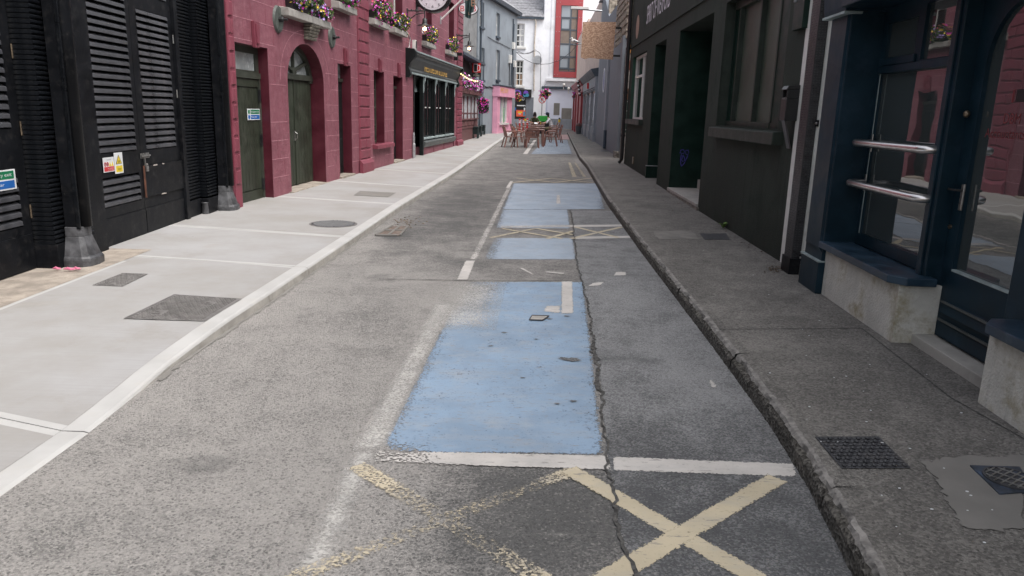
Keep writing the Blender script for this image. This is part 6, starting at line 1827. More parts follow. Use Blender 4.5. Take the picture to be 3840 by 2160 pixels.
for x, yt, Y, lab in ((2098, 443, 54, 'grey post with yellow band right of the seated people'), (1970, 441, 56, 'grey post with yellow band behind the striped bollards')):
    p = at_depth(x, yt, Y); g0 = gz(Y); H = p.z-g0; t = thing('bollard', lab, 'bollard', (p.x, p.y, g0))
    for z0, z1, m_ in ((0, .72, GALV), (.72, .90, SIGN_Y), (.90, 1, GREYBIN)):
        mb = MB(); mb.lathe((p.x, p.y, g0+H*z0), [(.075, 0), (.075, H*(z1-z0)), (.06, H*(z1-z0)+(.03 if z1 == 1 else 0))], 12); mb.build('band', m_, t)
p = at_depth(1913, 478, 50.5)
t = thing('litter_bin', 'small grey bin against the pink shopfront', 'bin', (p.x, p.y, gz(50)+.05))
mb = MB(); mb.loft([(p.x-.14, p.y-.14, gz(50)+.05), (p.x+.14, p.y-.14, gz(50)+.05), (p.x+.14, p.y+.14, gz(50)+.05), (p.x-.14, p.y+.14, gz(50)+.05)], [(p.x-.17, p.y-.17, gz(50)+.50), (p.x+.17, p.y-.17, gz(50)+.50), (p.x+.17, p.y+.17, gz(50)+.50), (p.x-.17, p.y+.17, gz(50)+.50)]); mb.build('body', GREYBIN, t, bevel=.02)
mb = MB(); mb.box(p.x-.18, p.x+.18, p.y-.18, p.y+.18, gz(50)+.50, gz(50)+.55); mb.build('lid', PLASTIC_BLACK, t, bevel=.02)
pc = at_depth(2038, 455, 50)
t = thing('green_box', 'bright green rounded box standing behind the seated pair', 'box', (pc.x, pc.y, gz(50)))
zt_ = at_depth(2038, 434, 50).z; zb_ = at_depth(2038, 456, 50).z
mb = MB(); mb.prism([(pc.x-.42, zb_), (pc.x+.42, zb_), (pc.x+.42, zt_-.12), (pc.x+.30, zt_), (pc.x-.30, zt_), (pc.x-.42, zt_-.14)], pc.y-.3, pc.y+.3) if False else mb.loft([(pc.x-.42, pc.y-.3, zb_), (pc.x+.42, pc.y-.3, zb_), (pc.x+.42, pc.y-.3, zt_-.1), (pc.x+.3, pc.y-.3, zt_), (pc.x-.3, pc.y-.3, zt_), (pc.x-.42, pc.y-.3, zt_-.12)], [(pc.x-.42, pc.y+.3, zb_), (pc.x+.42, pc.y+.3, zb_), (pc.x+.42, pc.y+.3, zt_-.1), (pc.x+.3, pc.y+.3, zt_), (pc.x-.3, pc.y+.3, zt_), (pc.x-.42, pc.y+.3, zt_-.12)])
mb.build('body', LIMEG, t, bevel=.03)
mb = MB(); mb.box(pc.x-.36, pc.x+.36, pc.y-.25, pc.y+.25, gz(50), zb_); mb.build('stand', PLASTIC_BLACK, t)
# side blocks that close the street beyond
for nm, xa, xb, mt, lab in (('far_terrace', -34, fu(1860)-.02, WHITEW, 'plain pale terrace out of sight left of the white house'), ('far_terrace', fu(2260)+.02, 34, CREAM, 'plain cream terrace out of sight right of the red panel building')):
    t = thing(nm, lab, 'building', (xa/2+xb/2, YF+4, zfar)); mb = MB(); mb.box(xa, xb, YF, YF+8, zfar-.3, 9); mb.build('wall', mt, t)
    mb = MB(); mb.box(xa, xb, YF-.2, YF+8.2, 9, 9.2); mb.build('cornice', SLATEL, t)
# ------------------------------------------------------------------ dark green building (right)
Gn = right((2.84, 7.8), 1.3)
gB = thing('dark_green_building', 'dark green rendered bar building with white lettering on the right', 'building', Gn.pt(6, -1, .1))
un0, un1 = Gn.u(2954, 727), Gn.u(2351, 430)
TOPG = 6.4
def rr(l, r_, t_, b_, w=0.0, fr=None):   # right-hand walls: left pixel is the far end
    fr = fr or Gn
    return fr.u(*r_, w), fr.u(*l, w), fr.z(*b_, w), fr.z(*t_, w)
bw = rr((2700, 300), (2952, 150), (2850, -60), (2690, 470)); bw = (bw[0], bw[1], Gn.z(2690, 470), bw[3])
dw = rr((2526, 450), (2645, 450), (2612, 82), (2560, 735))
dw = (dw[0], dw[1], Gn.z(2562, 733), dw[3])
do2 = rr((2444, 380), (2482, 400), (2480, 157), (2445, 690)); do2 = (do2[0], do2[1], .0, do2[3])
sw = rr((2367, 330), (2417, 330), (2399, 203), (2380, 447))
mb = MB(Gn)
holes_wall(mb, un0, un1, -.1, TOPG, [(*bw, .24), (dw[0], dw[1], dw[2]-.012, dw[3], .9), (*do2, .28), (*sw, .2)])
shell(mb, un0, un1, -.1, TOPG, 0, 6)
mb.build('wall', DKGREEN, gB, solid=False)
mb = MB(Gn); mb.box(un0, un1, -6.1, .15, TOPG+.002, TOPG+.2); mb.build('parapet', DKGREEN, gB)
# string course
zsc = Gn.z(2376, 178)
mb = MB(Gn); mb.uprism([(.001, zsc), (.03, zsc+.002), (.03, zsc+.02), (.022, zsc+.03), (.022, TOPG-.3), (.001, TOPG-.3)], un0+1.2, un1-.02); mb.build('fascia_band', DKGREEN, gB)
# lettering
ta, tb = Gn.px(2424, 92, .025), Gn.px(2512, 25, .025)
hC = Gn.z(2428, 24, .025)-Gn.z(2424, 92, .025)
letters(Gn, gB, 'SPIRIT OF WEXFORD', flat('painted_white', (.78, .78, .84), .6), ta[0], ta[1], .024, ta[0]-tb[0], hC, 'painted_lettering')
u, z = Gn.px(2391, 101, .025); hh = (Gn.z(2393, 52, .02)-Gn.z(2388, 140, .02))/2
mb = MB(Gn); mb.lathe((u, .024, z), [(hh, 0), (hh, .004)], 30, 'w'); mb.build('round_emblem', flat('tan_emblem', (.33, .22, .16), .7), gB)
# big window
wW = -.16
a, b, c_, d = bw
xm = [Gn.u(2768, 230, wW), Gn.u(2845, 230, wW), Gn.u(2918, 230, wW)]   # bars, near one last
mb = MB(Gn); mb.box(a, b, wW-.05, wW-.04, c_, d); wn = mb.build('window', FROSTG, gB)
fl = Gn.u(2716, 440, wW)
mb = MB(Gn); mb.box(a, xm[2]+.02, wW-.04, wW+.02, c_, d); mb.build('frame', DKTRIM, wn)
mb = MB(Gn); mb.box(max(fl, xm[0]+.3), b, wW-.04, wW+.02, c_, d); mb.build('frame', DKTRIM, wn)
mb = MB(Gn); mb.box(xm[2]+.02, fl, wW-.04, wW+.03, c_, c_+.07); mb.build('bottom_rail', DKFRAME, wn, bevel=.004)
mb = MB(Gn); mb.box(xm[2]+.02, fl, wW-.04, wW+.03, d-.1, d); mb.build('top_rail', DKFRAME, wn, bevel=.004)
for x in xm:
    mb = MB(Gn); mb.box(x-.025, x+.025, wW-.04, wW+.03, c_+.07, d-.1); mb.build('glazing_bar', DKFRAME, wn, bevel=.003)
for x0_, x1_ in ((xm[2]+.025, xm[1]-.025), (xm[1]+.025, xm[0]-.025)):
    mb = MB(Gn); mb.box(x0_, x1_, wW-.039, wW-.034, c_+.07, c_+.34); mb.build('lower_pane', DKFRAME if False else FROSTG, wn)
ztr = Gn.z(2800, 28, wW)
mb = MB(Gn); mb.box(xm[0]+.025, fl-.001, wW-.039, wW+.0, c_+.07, d-.1); mb.build('side_pane', DKTRIM, wn)
s0, s1 = Gn.u(2905, 486, .1), Gn.u(2662, 472, .1)
mb = MB(Gn); mb.loft([(s0, -.16, c_-.16), (s1, -.16, c_-.16), (s1, .12, c_-.16), (s0, .12, c_-.16)], [(s0, -.16, c_), (s1, -.16, c_), (s1, .115, c_-.025), (s0, .115, c_-.025)]); mb.build('sill', DKFRAME, gB, bevel=.008)
# doorway with steps
mb = MB(Gn); mb.box(dw[0], dw[1], -.98, -.9, dw[2], dw[3]); o = mb.build('door', DKTRIM, gB)
for k in range(2):
    for z0, z1 in ((.5, 1.1), (1.3, 2.1)):
        x0_ = lerp(dw[0], dw[1], .08+.46*k); x1_ = lerp(dw[0], dw[1], .46+.46*k)
        mb = MB(Gn); mb.box(x0_, x1_, -.899, -.885, z0, z1); mb.build('door_panel', DKTRIM, o, bevel=.004)
mb = MB(Gn); mb.box(dw[1]-.012, dw[1]-.001, -.9, -.004, dw[2], dw[3]-.002); mb.build('reveal_lining', DKTRIM, gB)
mb = MB(Gn); mb.box(dw[0]-.01, dw[1]+.0, -.55, .03, dw[2]-.05, dw[2]); mb.build('step', PALESTEP, gB, bevel=.008)
mb = MB(Gn); mb.box(dw[0], dw[1], -.898, -.551, dw[2]-.02, dw[2]+.17); mb.build('step', PALESTEP, gB, bevel=.008)
mb = MB(Gn); random.seed(61)
n = 16
for k in range(n):
    x0_, x1_ = lerp(dw[0]-.06, dw[1]+.03, k/n), lerp(dw[0]-.06, dw[1]+.03, (k+1)/n); o_ = random.uniform(.0, .03)
    mb.loft([(x0_, -.1, .02), (x1_, -.1, .02), (x1_, .03+o_, .02), (x0_, .03+o_*.6, .02)], [(x0_, -.1, dw[2]-.051), (x1_, -.1, dw[2]-.051), (x1_, .02+o_*.3, dw[2]-.051), (x0_, .02+o_*.3, dw[2]-.051)])
mb.build('rough_riser', ROUGHSTONE, gB)
# graffiti on the far cheek
Fg = Fr(Gn.pt(dw[1]-.013, 0, 0), -Gn.W, -Gn.U, 1)
t = thing('graffiti', 'violet sprayed scribble on the dark doorway cheek', 'graffiti', Fg.pt(.2, 0, .5))
def gp2(x, y): u_, z_ = Fg.px(x, y); return (u_, .002, z_)
mb = MB(Fg)
for st in (((2550,575),(2553,563),(2562,561),(2567,568),(2563,577),(2556,574),(2554,585),(2552,600),(2553,615),(2556,624)), ((2570,576),(2572,564),(2580,563),(2583,571),(2579,581),(2572,578)), ((2579,583),(2573,597),(2566,612),(2557,622)), ((2561,582),(2556,600),(2560,606),(2568,601),(2566,590),(2561,582))):
    mb.tube([gp2(*p) for p in st], .010, 5)
mb.build('spray_line', GRAFF, t)
# second door and small window
mb = MB(Gn); mb.box(do2[0], do2[1], -.33, -.28, 0, do2[3]); o = mb.build('door', DKTRIM, gB)
for z0, z1 in ((.45, 1.0), (1.15, 1.95)):
    mb = MB(Gn); mb.box(do2[0]+.15, do2[1]-.15, -.279, -.265, z0+.1, z1+.1); mb.build('door_panel', DKTRIM, o, bevel=.004)
mb = MB(Gn); mb.tube([(do2[0]+.12, -.28, 1.2), (do2[0]+.12, -.22, 1.2)], .02, 8); mb.build('knob', GALV, o)
mb = MB(Gn); mb.box(do2[1]-.012, do2[1]-.001, -.28, -.003, .1, do2[3]-.002); mb.build('reveal_lining', DKTRIM, gB)
zz = gz(16)+.14
mb = MB(Gn); mb.box(do2[1]-.02, do2[1]+.03, -.25, .03, .05, zz+.28); mb.build('plinth_block', DKTRIM, gB, bevel=.005); mb = MB(Gn); mb.box(do2[1]-.03, do2[1]+.04, -.25, .035, zz+.282, zz+.30); mb.build('plinth_cap', GALV, gB)
mb = MB(Gn); mb.box(sw[0], sw[1], -.15, -.14, sw[2], sw[3]); wn = mb.build('window', PANE, gB)
mb = MB(Gn); e = .05
mb.box(sw[0], sw[0]+e, -.139, -.09, sw[2], sw[3]); mb.box(sw[1]-e, sw[1], -.139, -.09, sw[2], sw[3]); mb.box(sw[0]+e, sw[1]-e, -.139, -.09, sw[2], sw[2]+e); mb.box(sw[0]+e, sw[1]-e, -.139, -.09, sw[3]-e, sw[3]); u = lerp(sw[0], sw[1], .45); mb.box(u-.03, u+.03, -.139, -.09, sw[2]+e, sw[3]-e); mb.box(u+.03, sw[1]-e, -.139, -.095, lerp(sw[2], sw[3], .68)-.03, lerp(sw[2], sw[3], .68)+.03)
mb.build('frame', WHITEP, wn)
mb = MB(Gn); mb.box(sw[1]-.012, sw[1]-.001, -.09, -.003, sw[2], sw[3]-.002); mb.build('reveal_lining', M('bright_green_reveal', (.012, .055, .032), .5, .2), gB)
mb = MB(Gn); mb.box(sw[0]-.05, sw[1]+.12, -.1, .10, sw[2]-.13, sw[2]-.002); mb.build('sill', DKFRAME, gB, bevel=.006)
t = thing('downpipe', 'black downpipe on the far corner of the dark green building', 'pipe', Gn.pt(un1+.02, .07, .2))
mb = MB(Gn); zf_ = gz(21)+.14; mb.tube([(un1-.03, .08, TOPG-.2), (un1-.03, .08, zf_+.12), (un1-.03, .16, zf_+.02)], .055, 10)
for z in (1.0, 2.2, 3.4): mb.lathe((un1-.03, .08, z), [(.07, 0), (.07, .06)], 10)
mb.build('pipe', PLASTIC_BLACK, t)
t = thing('vent_cap', 'small pale vent low on the dark green wall', 'vent', Gn.pt(un1-1.2, 0, .4)); u, z = Gn.px(2375, 601); mb = MB(Gn); mb.box(u-.1, u+.1, .001, .02, z-.09, z+.09); mb.build('grille', BRASS, t)
t = thing('wall_panel', 'dark metal panel edge high beside the tread plate pipe cover', 'panel', Gn.pt(Gn.u(3020, 50), 0, 2))
u0_, u1_ = Gn.u(3034, 60), Gn.u(3008, 60); zb_ = Gn.z(3005, 112)
mb = MB(Gn); mb.box(u0_, u1_+.10, .001, .06, zb_, TOPG-1); mb.build('casing', DKTRIM, t, bevel=.005)
mb = MB(Gn); mb.lathe((u1_+.05, .06, zb_+.28), [(.012, 0), (.012, .02)], 8, 'w'); mb.build('screw', GALV, t)
# ash bin on the wall
u0_, u1_ = Gn.u(2975, 400, .02), Gn.u(2955, 380, .02)+.12
t = thing('ash_bin', 'black wall mounted cigarette bin with slotted mouth beside the big window', 'bin', Gn.pt(u0_, 0, 1.1))
uc_ = Gn.u(2966, 400, .05); z1 = Gn.z(2960, 318, .1); z0 = Gn.z(2945, 453, .1)
hw = .085
mb = MB(Gn); zs = lerp(z0, z1, .62); zs2 = lerp(z0, z1, .86)
mb.box(uc_-hw, uc_+hw, .004, .13, z0, zs); mb.box(uc_-hw, uc_-hw+.02, .004, .13, zs, zs2); mb.box(uc_+hw-.02, uc_+hw, .004, .13, zs, zs2); mb.box(uc_-hw+.02, uc_+hw-.02, .004, .03, zs, zs2)
mb.loft([(uc_-hw, .004, zs2), (uc_+hw, .004, zs2), (uc_+hw, .14, zs2), (uc_-hw, .14, zs2)], [(uc_-hw, .004, z1), (uc_+hw, .004, z1), (uc_+hw, .12, z1-.01), (uc_-hw, .12, z1-.01)])
mb.build('case', PLASTIC_BLACK, t, bevel=.006)
mb = MB(Gn); mb.loft([(uc_-hw+.02, .03, zs2-.05), (uc_+hw-.02, .03, zs2-.05), (uc_+hw-.02, .126, zs+.002), (uc_-hw+.02, .126, zs+.002)], [(uc_-hw+.02, .03, zs2-.045), (uc_+hw-.02, .03, zs2-.045), (uc_+hw-.02, .13, zs+.006), (uc_-hw+.02, .13, zs+.006)]); mb.build('stub_plate', INOX, t)
mb = MB(Gn); mb.loft([(uc_-.045, .10, z0), (uc_+.055, .10, z0), (uc_+.055, .115, z0), (uc_-.045, .115, z0)], [(uc_-.01, .005, z0-.28), (uc_+.09, .005, z0-.28), (uc_+.09, .02, z0-.28), (uc_-.01, .02, z0-.28)]); mb.build('drop_flap', M('dull_steel_flap', (.09, .08, .085), .4, .2, metal=.5), t)

# ------------------------------------------------------------------ navy shop (right, near) on a white roughcast wall
Bl = right((2.76, 7.0), 3.0)
ns = thing('navy_shop', 'navy shopfront with recessed glass door and white stall risers at the near right', 'shopfront', Bl.pt(-2, -1, .1))
TOPB = 6.0
w0u = Bl.u(3056, 800); w1u = un0 and Bl.u(2935, 950)+.12
mb = MB(Bl); mb.box(w0u, w1u, -6, -.035, .0, TOPB); mb.build('wall', ROUGHCAST, ns)
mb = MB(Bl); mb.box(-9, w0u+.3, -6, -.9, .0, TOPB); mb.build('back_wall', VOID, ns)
mb = MB(Bl); mb.box(-9, w0u, -.9, -.02, 2.95, TOPB); mb.build('upper_wall', ROUGHCAST, ns)
# tread plate pipe cover
pu0, pu1 = Bl.u(2996, 727, .055), Bl.u(2966, 727, .055)-.02
t = thing('pipe_cover', 'black tread plate channel covering a pipe between the two shopfronts', 'pipe cover', Bl.pt((pu0+pu1)/2, .05, .15))
zpc = .27
mb = MB(Bl); mb.uprism([(-.033, zpc), (.055, zpc), (.055, TOPB-.4), (-.033, TOPB-.4)], pu0+.01, pu1+.02); mb.build('channel', TREAD, t, bevel=.004)
mb = MB(Bl); random.seed(71)
k = 0; z = zpc+.03
while z < 4.2:                         # raised lozenges on the face and the cheek towards the camera
    for c in range(5):
        uu = lerp(pu0+.02, pu1+.01, (c+.5)/5); s = 1 if (c+k) % 2 else -1
        mb.add([(uu-.014, .056, z-.006*s), (uu, .061, z+.004), (uu+.014, .056, z+.006*s), (uu, .061, z-.004)], [(0, 1, 2, 3)])
    for c in range(3):
        ww = lerp(-.03, .05, (c+.5)/3); s = 1 if (c+k) % 2 else -1
        mb.add([(pu0+.009, ww-.014, z-.006*s), (pu0+.004, ww, z+.005), (pu0+.009, ww+.014, z+.006*s), (pu0+.004, ww, z-.005)], [(0, 1, 2, 3)])
    z += .024; k += 1
mb.build('tread_lozenges', M('tread_shine', (.035, .035, .040), .3, .2, 12, .1, spec=.7), t, solid=False, kind='stuff')
mb = MB(Bl); mb.box(pu0-.005, pu1+.035, -.033, .07, .12, zpc+.03); mb.build('shoe', BLK, t, bevel=.004)
for zz in (Bl.z(3045, 462, .08), zpc+.05):
    mb = MB(Bl); mb.box(pu0-.06, pu0+.008, -.034, -.02, zz-.03, zz+.03); mb.build('fixing_tab', BLK, t); mb = MB(Bl); mb.lathe((pu0-.04, -.02, zz), [(.012, 0), (.010, .012)], 8, 'w'); mb.build('bolt', INOX, t)
we0 = Gn.u(2964, 727)
mb = MB(Gn); mb.box(we0-.2, un0-.001, -.05, .004, .12, TOPB-.4); mb.build('white_edge', WHITEP, t)
# rust run
mb = MB(Bl); u, z = Bl.px(3072, 523, -.03); mb.prism([(u-.004, z), (u+.004, z), (u+.012, z-.12), (u+.006, z-.38), (u-.004, z-.38), (u-.010, z-.12)], -.034, -.033); mb.build('rust_stain', RUST, ns)
# pilaster
pa, pb = Bl.u(3118, 300, .03), w0u+.0
pa = Bl.u(3165, 300, .05)
mb = MB(Bl); mb.box(pa, w0u, -.4, .05, .12, 2.75); pl_ = mb.build('pilaster', NAVY, ns, bevel=.006)
mb = MB(Bl); mb.loft([(pa+.02, .05, .50), (w0u-.03, .05, .50), (w0u-.03, .05, 2.55), (pa+.02, .05, 2.55)], [(pa+.045, .068, .54), (w0u-.05, .068, .54), (w0u-.05, .068, 2.45), (pa+.045, .068, 2.45)]); mb.build('raised_panel', NAVY, pl_)
mb = MB(Bl); mb.box(pa-.012, w0u+.012, -.4, .075, .12, .42); mb.build('pilaster_base', NAVY, pl_, bevel=.006)
mb = MB(Bl); mb.box(pa-.012, w0u+.012, .0, .085, .42, .432); mb.build('base_cap', FASCIA_T, pl_)
mb = MB(Bl); zc0 = Bl.z(3150, 50, .1); mb.uprism([(-.3, zc0), (.11, zc0), (.12, zc0+.04), (.15, zc0+.35), (.22, zc0+.5), (.22, zc0+.62), (-.3, zc0+.62)], pa-.03, w0u+.03); mb.build('console', NAVY, ns, bevel=.006)
mb = MB(Bl); mb.box(pa-.035, w0u+.035, -.02, .125, zc0-.02, zc0-.001); mb.build('console_lip', FASCIA_T, ns)
mb = MB(Bl); mb.box(-9, pa-.04, -.85, .16, zc0+.02, zc0+.6); mb.build('fascia', NAVY, ns, bevel=.01)
# window bay
RW = -.21                              # plane of glass and door
g_far, g_near = Bl.u(3262, 570, RW), Bl.u(3520, 620, RW)
post0 = Bl.u(3545, 700, RW)            # near side of post between window and door
zs_top = Bl.z(3378, 1015, .05)
zsill = Bl.z(3250, 985, .06)
zg0, zg1 = Bl.z(3340, 921, RW), Bl.z(3440, 262, RW)
corner = Bl.u(3362, 1150, .02)         # near corner of the far stall riser
mb = MB(Bl); mb.box(corner, pa, -.9, .02, .0, zsill-.055); mb.build('stall_riser', M('stained_roughcast', (.62, .60, .55), .9, .15, 2.5, .9, 60, .012, dirt=(.34, .29, .18), dirt_amt=.95, dirt_s=2.6, streak=.5), ns)
mb = MB(Bl); mb.zprism([(corner-.05, RW+.01), (corner-.05, .0), (corner+.06, .085), (pa+.02, .085), (pa+.02, RW+.01)], zsill-.055, zsill); mb.build('sill', NAVYW, ns, bevel=.006)
mb = MB(Bl); holes_wall(mb, g_near-.02, pa, zsill, zc0+.02, [(g_near+.055, g_far, zg0, zg1, .03), (g_near+.055, lerp(g_near, g_far, .44), zg1+.07, zc0-.03, .03), (lerp(g_near, g_far, .53), g_far-.04, zg1+.12, zc0-.10, .03)], RW)
wf = mb.build('window_frame', NAVY, ns, solid=False)
mb = MB(Bl); mb.box(g_near+.0, g_far, RW+.001, RW+.03, zg1+.0, zg1+.055); mb.build('transom', NAVY, wf, bevel=.004)
mb = MB(Bl); mb.box(lerp(g_near, g_far, .49), g_far-.0, RW+.001, RW+.02, zg1+.06, zg1+.115); mb.build('vent_sash_rail', NAVY, wf, bevel=.004)
mb = MB(Bl); mb.box(g_near-.02, g_far+.02, RW-.032, RW-.026, zg0-.02, zc0); mb.build('glass', SHOPGLASS, wf)
mb = MB(Bl); mb.box(g_far-.006, g_far+.0, RW-.002, RW+.004, zg0, zg1); mb.build('glazing_bead', FASCIA_T, wf)
mb = MB(Bl); mb.box(g_near-.16, g_near-.021, RW-.06, RW+.06, .15, zc0+.02); mb.build('post', NAVY, ns, bevel=.008)
mb = MB(Bl); mb.box(g_near-.12, g_near-.06, RW+.06, RW+.075, .15, zc0); mb.build('post_bead', NAVY, ns, bevel=.004)
# door
dh = g_near-.16; dn_ = Bl.u(3860, 1080, RW-.05)
wd_ = RW-.05
zdb = Bl.z(3585, 1300, wd_)
zgl0 = Bl.z(3684, 1062, wd_)
gl_f = Bl.u(3650, 530, wd_); gl_n = Bl.u(3826, 1060, wd_)
mb = MB(Bl)
NAr = 14; cA = (gl_f+gl_n)/2; rA = (gl_f-gl_n)/2; zA = Bl.z(3700, 235, wd_); ztopd = zc0+.02
arcp = [(cA+rA*math.cos(math.pi*k/NAr), zA+rA*.95*math.sin(math.pi*k/NAr)) for k in range(NAr+1)]
mb.quad((gl_f, wd_, zdb), (dh, wd_, zdb), (dh, wd_, ztopd), (gl_f, wd_, ztopd)); mb.quad((dn_, wd_, zdb), (gl_n, wd_, zdb), (gl_n, wd_, ztopd), (dn_, wd_, ztopd)); mb.quad((gl_n, wd_, zdb), (gl_f, wd_, zdb), (gl_f, wd_, zgl0), (gl_n, wd_, zgl0))
for (a_, b_), (c2, d2_) in zip(arcp, arcp[1:]):
    mb.quad((a_, wd_, b_), (c2, wd_, d2_), (c2, wd_, ztopd), (a_, wd_, ztopd)); mb.quad((a_, wd_, b_), (c2, wd_, d2_), (c2, wd_-.03, d2_), (a_, wd_-.03, b_))
mb.quad((gl_f, wd_, zgl0), (gl_f, wd_-.03, zgl0), (gl_f, wd_-.03, zA), (gl_f, wd_, zA)); mb.quad((gl_n, wd_, zgl0), (gl_n, wd_-.03, zgl0), (gl_n, wd_-.03, zA), (gl_n, wd_, zA))
mb.quad((gl_f, wd_, zgl0), (gl_n, wd_, zgl0), (gl_n, wd_-.03, zgl0), (gl_f, wd_-.03, zgl0))
dr_ = mb.build('door', NAVY, ns, solid=False)
mb = MB(Bl); mb.box(gl_n-.03, gl_f+.02, wd_-.034, wd_-.028, zgl0-.02, zA+rA); mb.build('door_glass', SHOPGLASS, dr_)
mb = MB(Bl); mb.box(gl_n, gl_f, wd_-.026, wd_+.003, zgl0-.002, zgl0+.012); mb.build('glazing_bead', FASCIA_T, dr_)
zp1 = Bl.z(3620, 1160, wd_); zp0_ = Bl.z(3620, 1225, wd_)
for z0, z1 in ((zp0_+.02, zp1), (zdb+.02, zp0_-.035)):
    mb = MB(Bl); mb.loft([(gl_n, wd_+.001, z0), (gl_f+.03, wd_+.001, z0), (gl_f+.03, wd_+.001, z1), (gl_n, wd_+.001, z1)], [(gl_n, wd_+.022, z0), (gl_f+.03, wd_+.022, z0), (gl_f+.03, wd_+.010, z1-.02), (gl_n, wd_+.010, z1-.02)]); mb.build('door_panel', NAVY, dr_)
for z in (zp1-.012, zp0_-.03):
    mb = MB(Bl); mb.box(gl_n, gl_f+.035, wd_+.012, wd_+.028, z-.006, z+.006); mb.build('worn_moulding', FASCIA, dr_)
mb = MB(Bl); mb.box(dn_-.3, dh+.12, wd_-.05, RW+.10, zdb-.08, zdb-.005); mb.build('threshold', PALESTEP, ns, bevel=.006)
u, z = Bl.px(3643, 428, wd_); mb = MB(Bl); mb.ball((u, wd_+.03, z), (.024, .02, .024), 10, 7); mb.build('knob', BRASS, dr_, smooth=True)
u, z = Bl.px(3584, 725, RW); mb = MB(Bl); mb.box(u-.016, u+.016, wd_+.001, wd_+.014, z-.11, z+.06); hp = mb.build('handle_plate', STEEL, dr_, bevel=.003); mb = MB(Bl); mb.tube([(u, wd_+.012, z+.02), (u, wd_+.05, z+.02), (u+.09, wd_+.055, z+.02)], .008, 7); mb.build('lever', IRON, hp)
for x, y in ((3565, 850),): u, z = Bl.px(x, y, wd_); mb = MB(Bl); mb.lathe((u, wd_, z), [(.016, 0), (.014, .012)], 10, 'w'); mb.build('keyhole', BRASS, dr_)
# lettering on the glass
u, z = Bl.px(3761, 463, wd_-.027); h_ = Bl.z(3765, 425, wd_-.027)-z
letters(Bl, dr_, 'DBM', INKR, u, z, wd_-.0275, None, h_, 'glass_lettering', ext=.0008)
u2, z2 = Bl.px(3692, 515, wd_-.027); h2 = Bl.z(3712, 480, wd_-.027)-Bl.z(3706, 515, wd_-.027)
letters(Bl, dr_, 'Accountants', INKR, u2, z2, wd_-.0275, None, h2, 'glass_lettering', ext=.0008)
u3, z3 = Bl.px(3792, 384, wd_-.027); z4 = Bl.z(3800, 336, wd_-.027)
for k, (o_, wd2, m_) in enumerate(((0, .022, INKR), (.04, .16, INK))):
    mb = MB(Bl); mb.box(u3-o_-wd2, u3-o_, wd_-.0275, wd_-.0268, z3, z4); mb.build('glass_logo', m_, dr_)
# near stall riser and sill (partly out of frame)
c2 = Bl.u(3695, 1350, .02)
mb = MB(Bl); mb.box(-9, c2, -.9, .02, .0, zsill-.055); mb.build('stall_riser', bpy.data.materials['stained_roughcast'], ns)
mb = MB(Bl); mb.zprism([(c2+.05, RW+.01), (c2+.05, .0), (c2-.06, .085), (-9, .085), (-9, RW+.01)], zsill-.055, zsill); mb.build('sill', NAVYW, ns, bevel=.006)
mb = MB(Bl); mb.box(c2-.3, dn_+.0, RW-.06, RW+.06, .15, zc0+.02); mb.build('post', NAVY, ns, bevel=.008)
mb = MB(Bl); mb.box(-9, c2-.3, RW-.04, RW-.03, zsill, zc0); mb.build('glass', SHOPGLASS, ns)
mb = MB(Bl); mb.box(-9, c2-.301, RW-.029, RW+.02, zsill, zsill+.1); mb.build('window_rail', NAVY, ns)
# guard rails across the window
def guard(pxa, pxb, label):
    wv = RW+.15
    u0_, z0_ = Bl.px(*pxa, RW+.03); u1_, z1_ = Bl.px(*pxb, RW+.03); z_ = (z0_+z1_)/2
    t = thing('guard_rail', label, 'rail', Bl.pt((u0_+u1_)/2, wv, z_), 'guard rails on the navy window')
    mb = MB(Bl); e = .07
    path = [(u0_, RW+.008, z_), (u0_, wv-.06, z_), (u0_-.015, wv-.025, z_), (u0_-.045, wv-.004, z_), (u0_-.08, wv, z_), (u1_+.08, wv, z_), (u1_+.045, wv-.004, z_), (u1_+.015, wv-.025, z_), (u1_, wv-.06, z_), (u1_, RW+.02, z_)]
    mb.tube(path, .029, 14); mb.build('tube', INOX, t, smooth=True)
    for u_ in (u0_, u1_):
        mb = MB(Bl); mb.box(u_-.018, u_+.018, RW+.001, RW+.008, z_-.07, z_+.07); mb.build('bracket', INOX, t, bevel=.002)
guard((3256, 533), (3531, 566), 'upper stainless steel guard rail across the navy shop window')
guard((3233, 676), (3503, 757), 'lower stainless steel guard rail across the navy shop window')

# ------------------------------------------------------------------ far right: ruin, hoarding, shopfronts
Hr = right(xy(G(2330, 600, HR)), 1.85)
hb = thing('grey_hoarding', 'blue grey rendered ruin front with V shaped broken top', 'building', Hr.pt(3, -1, .2))
def hu(x, y=400): return Hr.u(x, y)
e0, e1 = hu(2326, 500), hu(2262, 480)
zt0 = Hr.z(2330, 150)
us_ = hu(2312, 60)
top = [(e0, Hr.z(2330, 150)), (us_, Hr.z(2318, 150)), (us_, Hr.z(2311, 22)), (hu(2284, 62), Hr.z(2284, 62)), (hu(2262, 0), Hr.z(2262, -30)), (max(e1, hu(2262, 0)+.1), Hr.z(2262, -30))]
e1 = top[-1][0]
mb = MB(Hr); mb.prism([(e0, 0), (e1, 0)]+top[::-1], -.45, 0); mb.build('wall', SLATEB, hb)
mb = MB(Hr); mb.box(e0-.02, e0+.42, .001, .10, .1, Hr.z(2330, 150)); mb.build('pilaster', SLATEB, hb, bevel=.01)
mb = MB(Hr); u = hu(2272, 480); mb.box(u-.25, u+.25, .001, .08, .1, 4.0); mb.build('pilaster', SLATEL, hb, bevel=.01)
mb = MB(Hr); mb.box(e0-.10, e0+.5, .0, .15, .1, gz(24)+.35); mb.build('pilaster_foot', ROUGHSTONE, hb, bevel=.02)
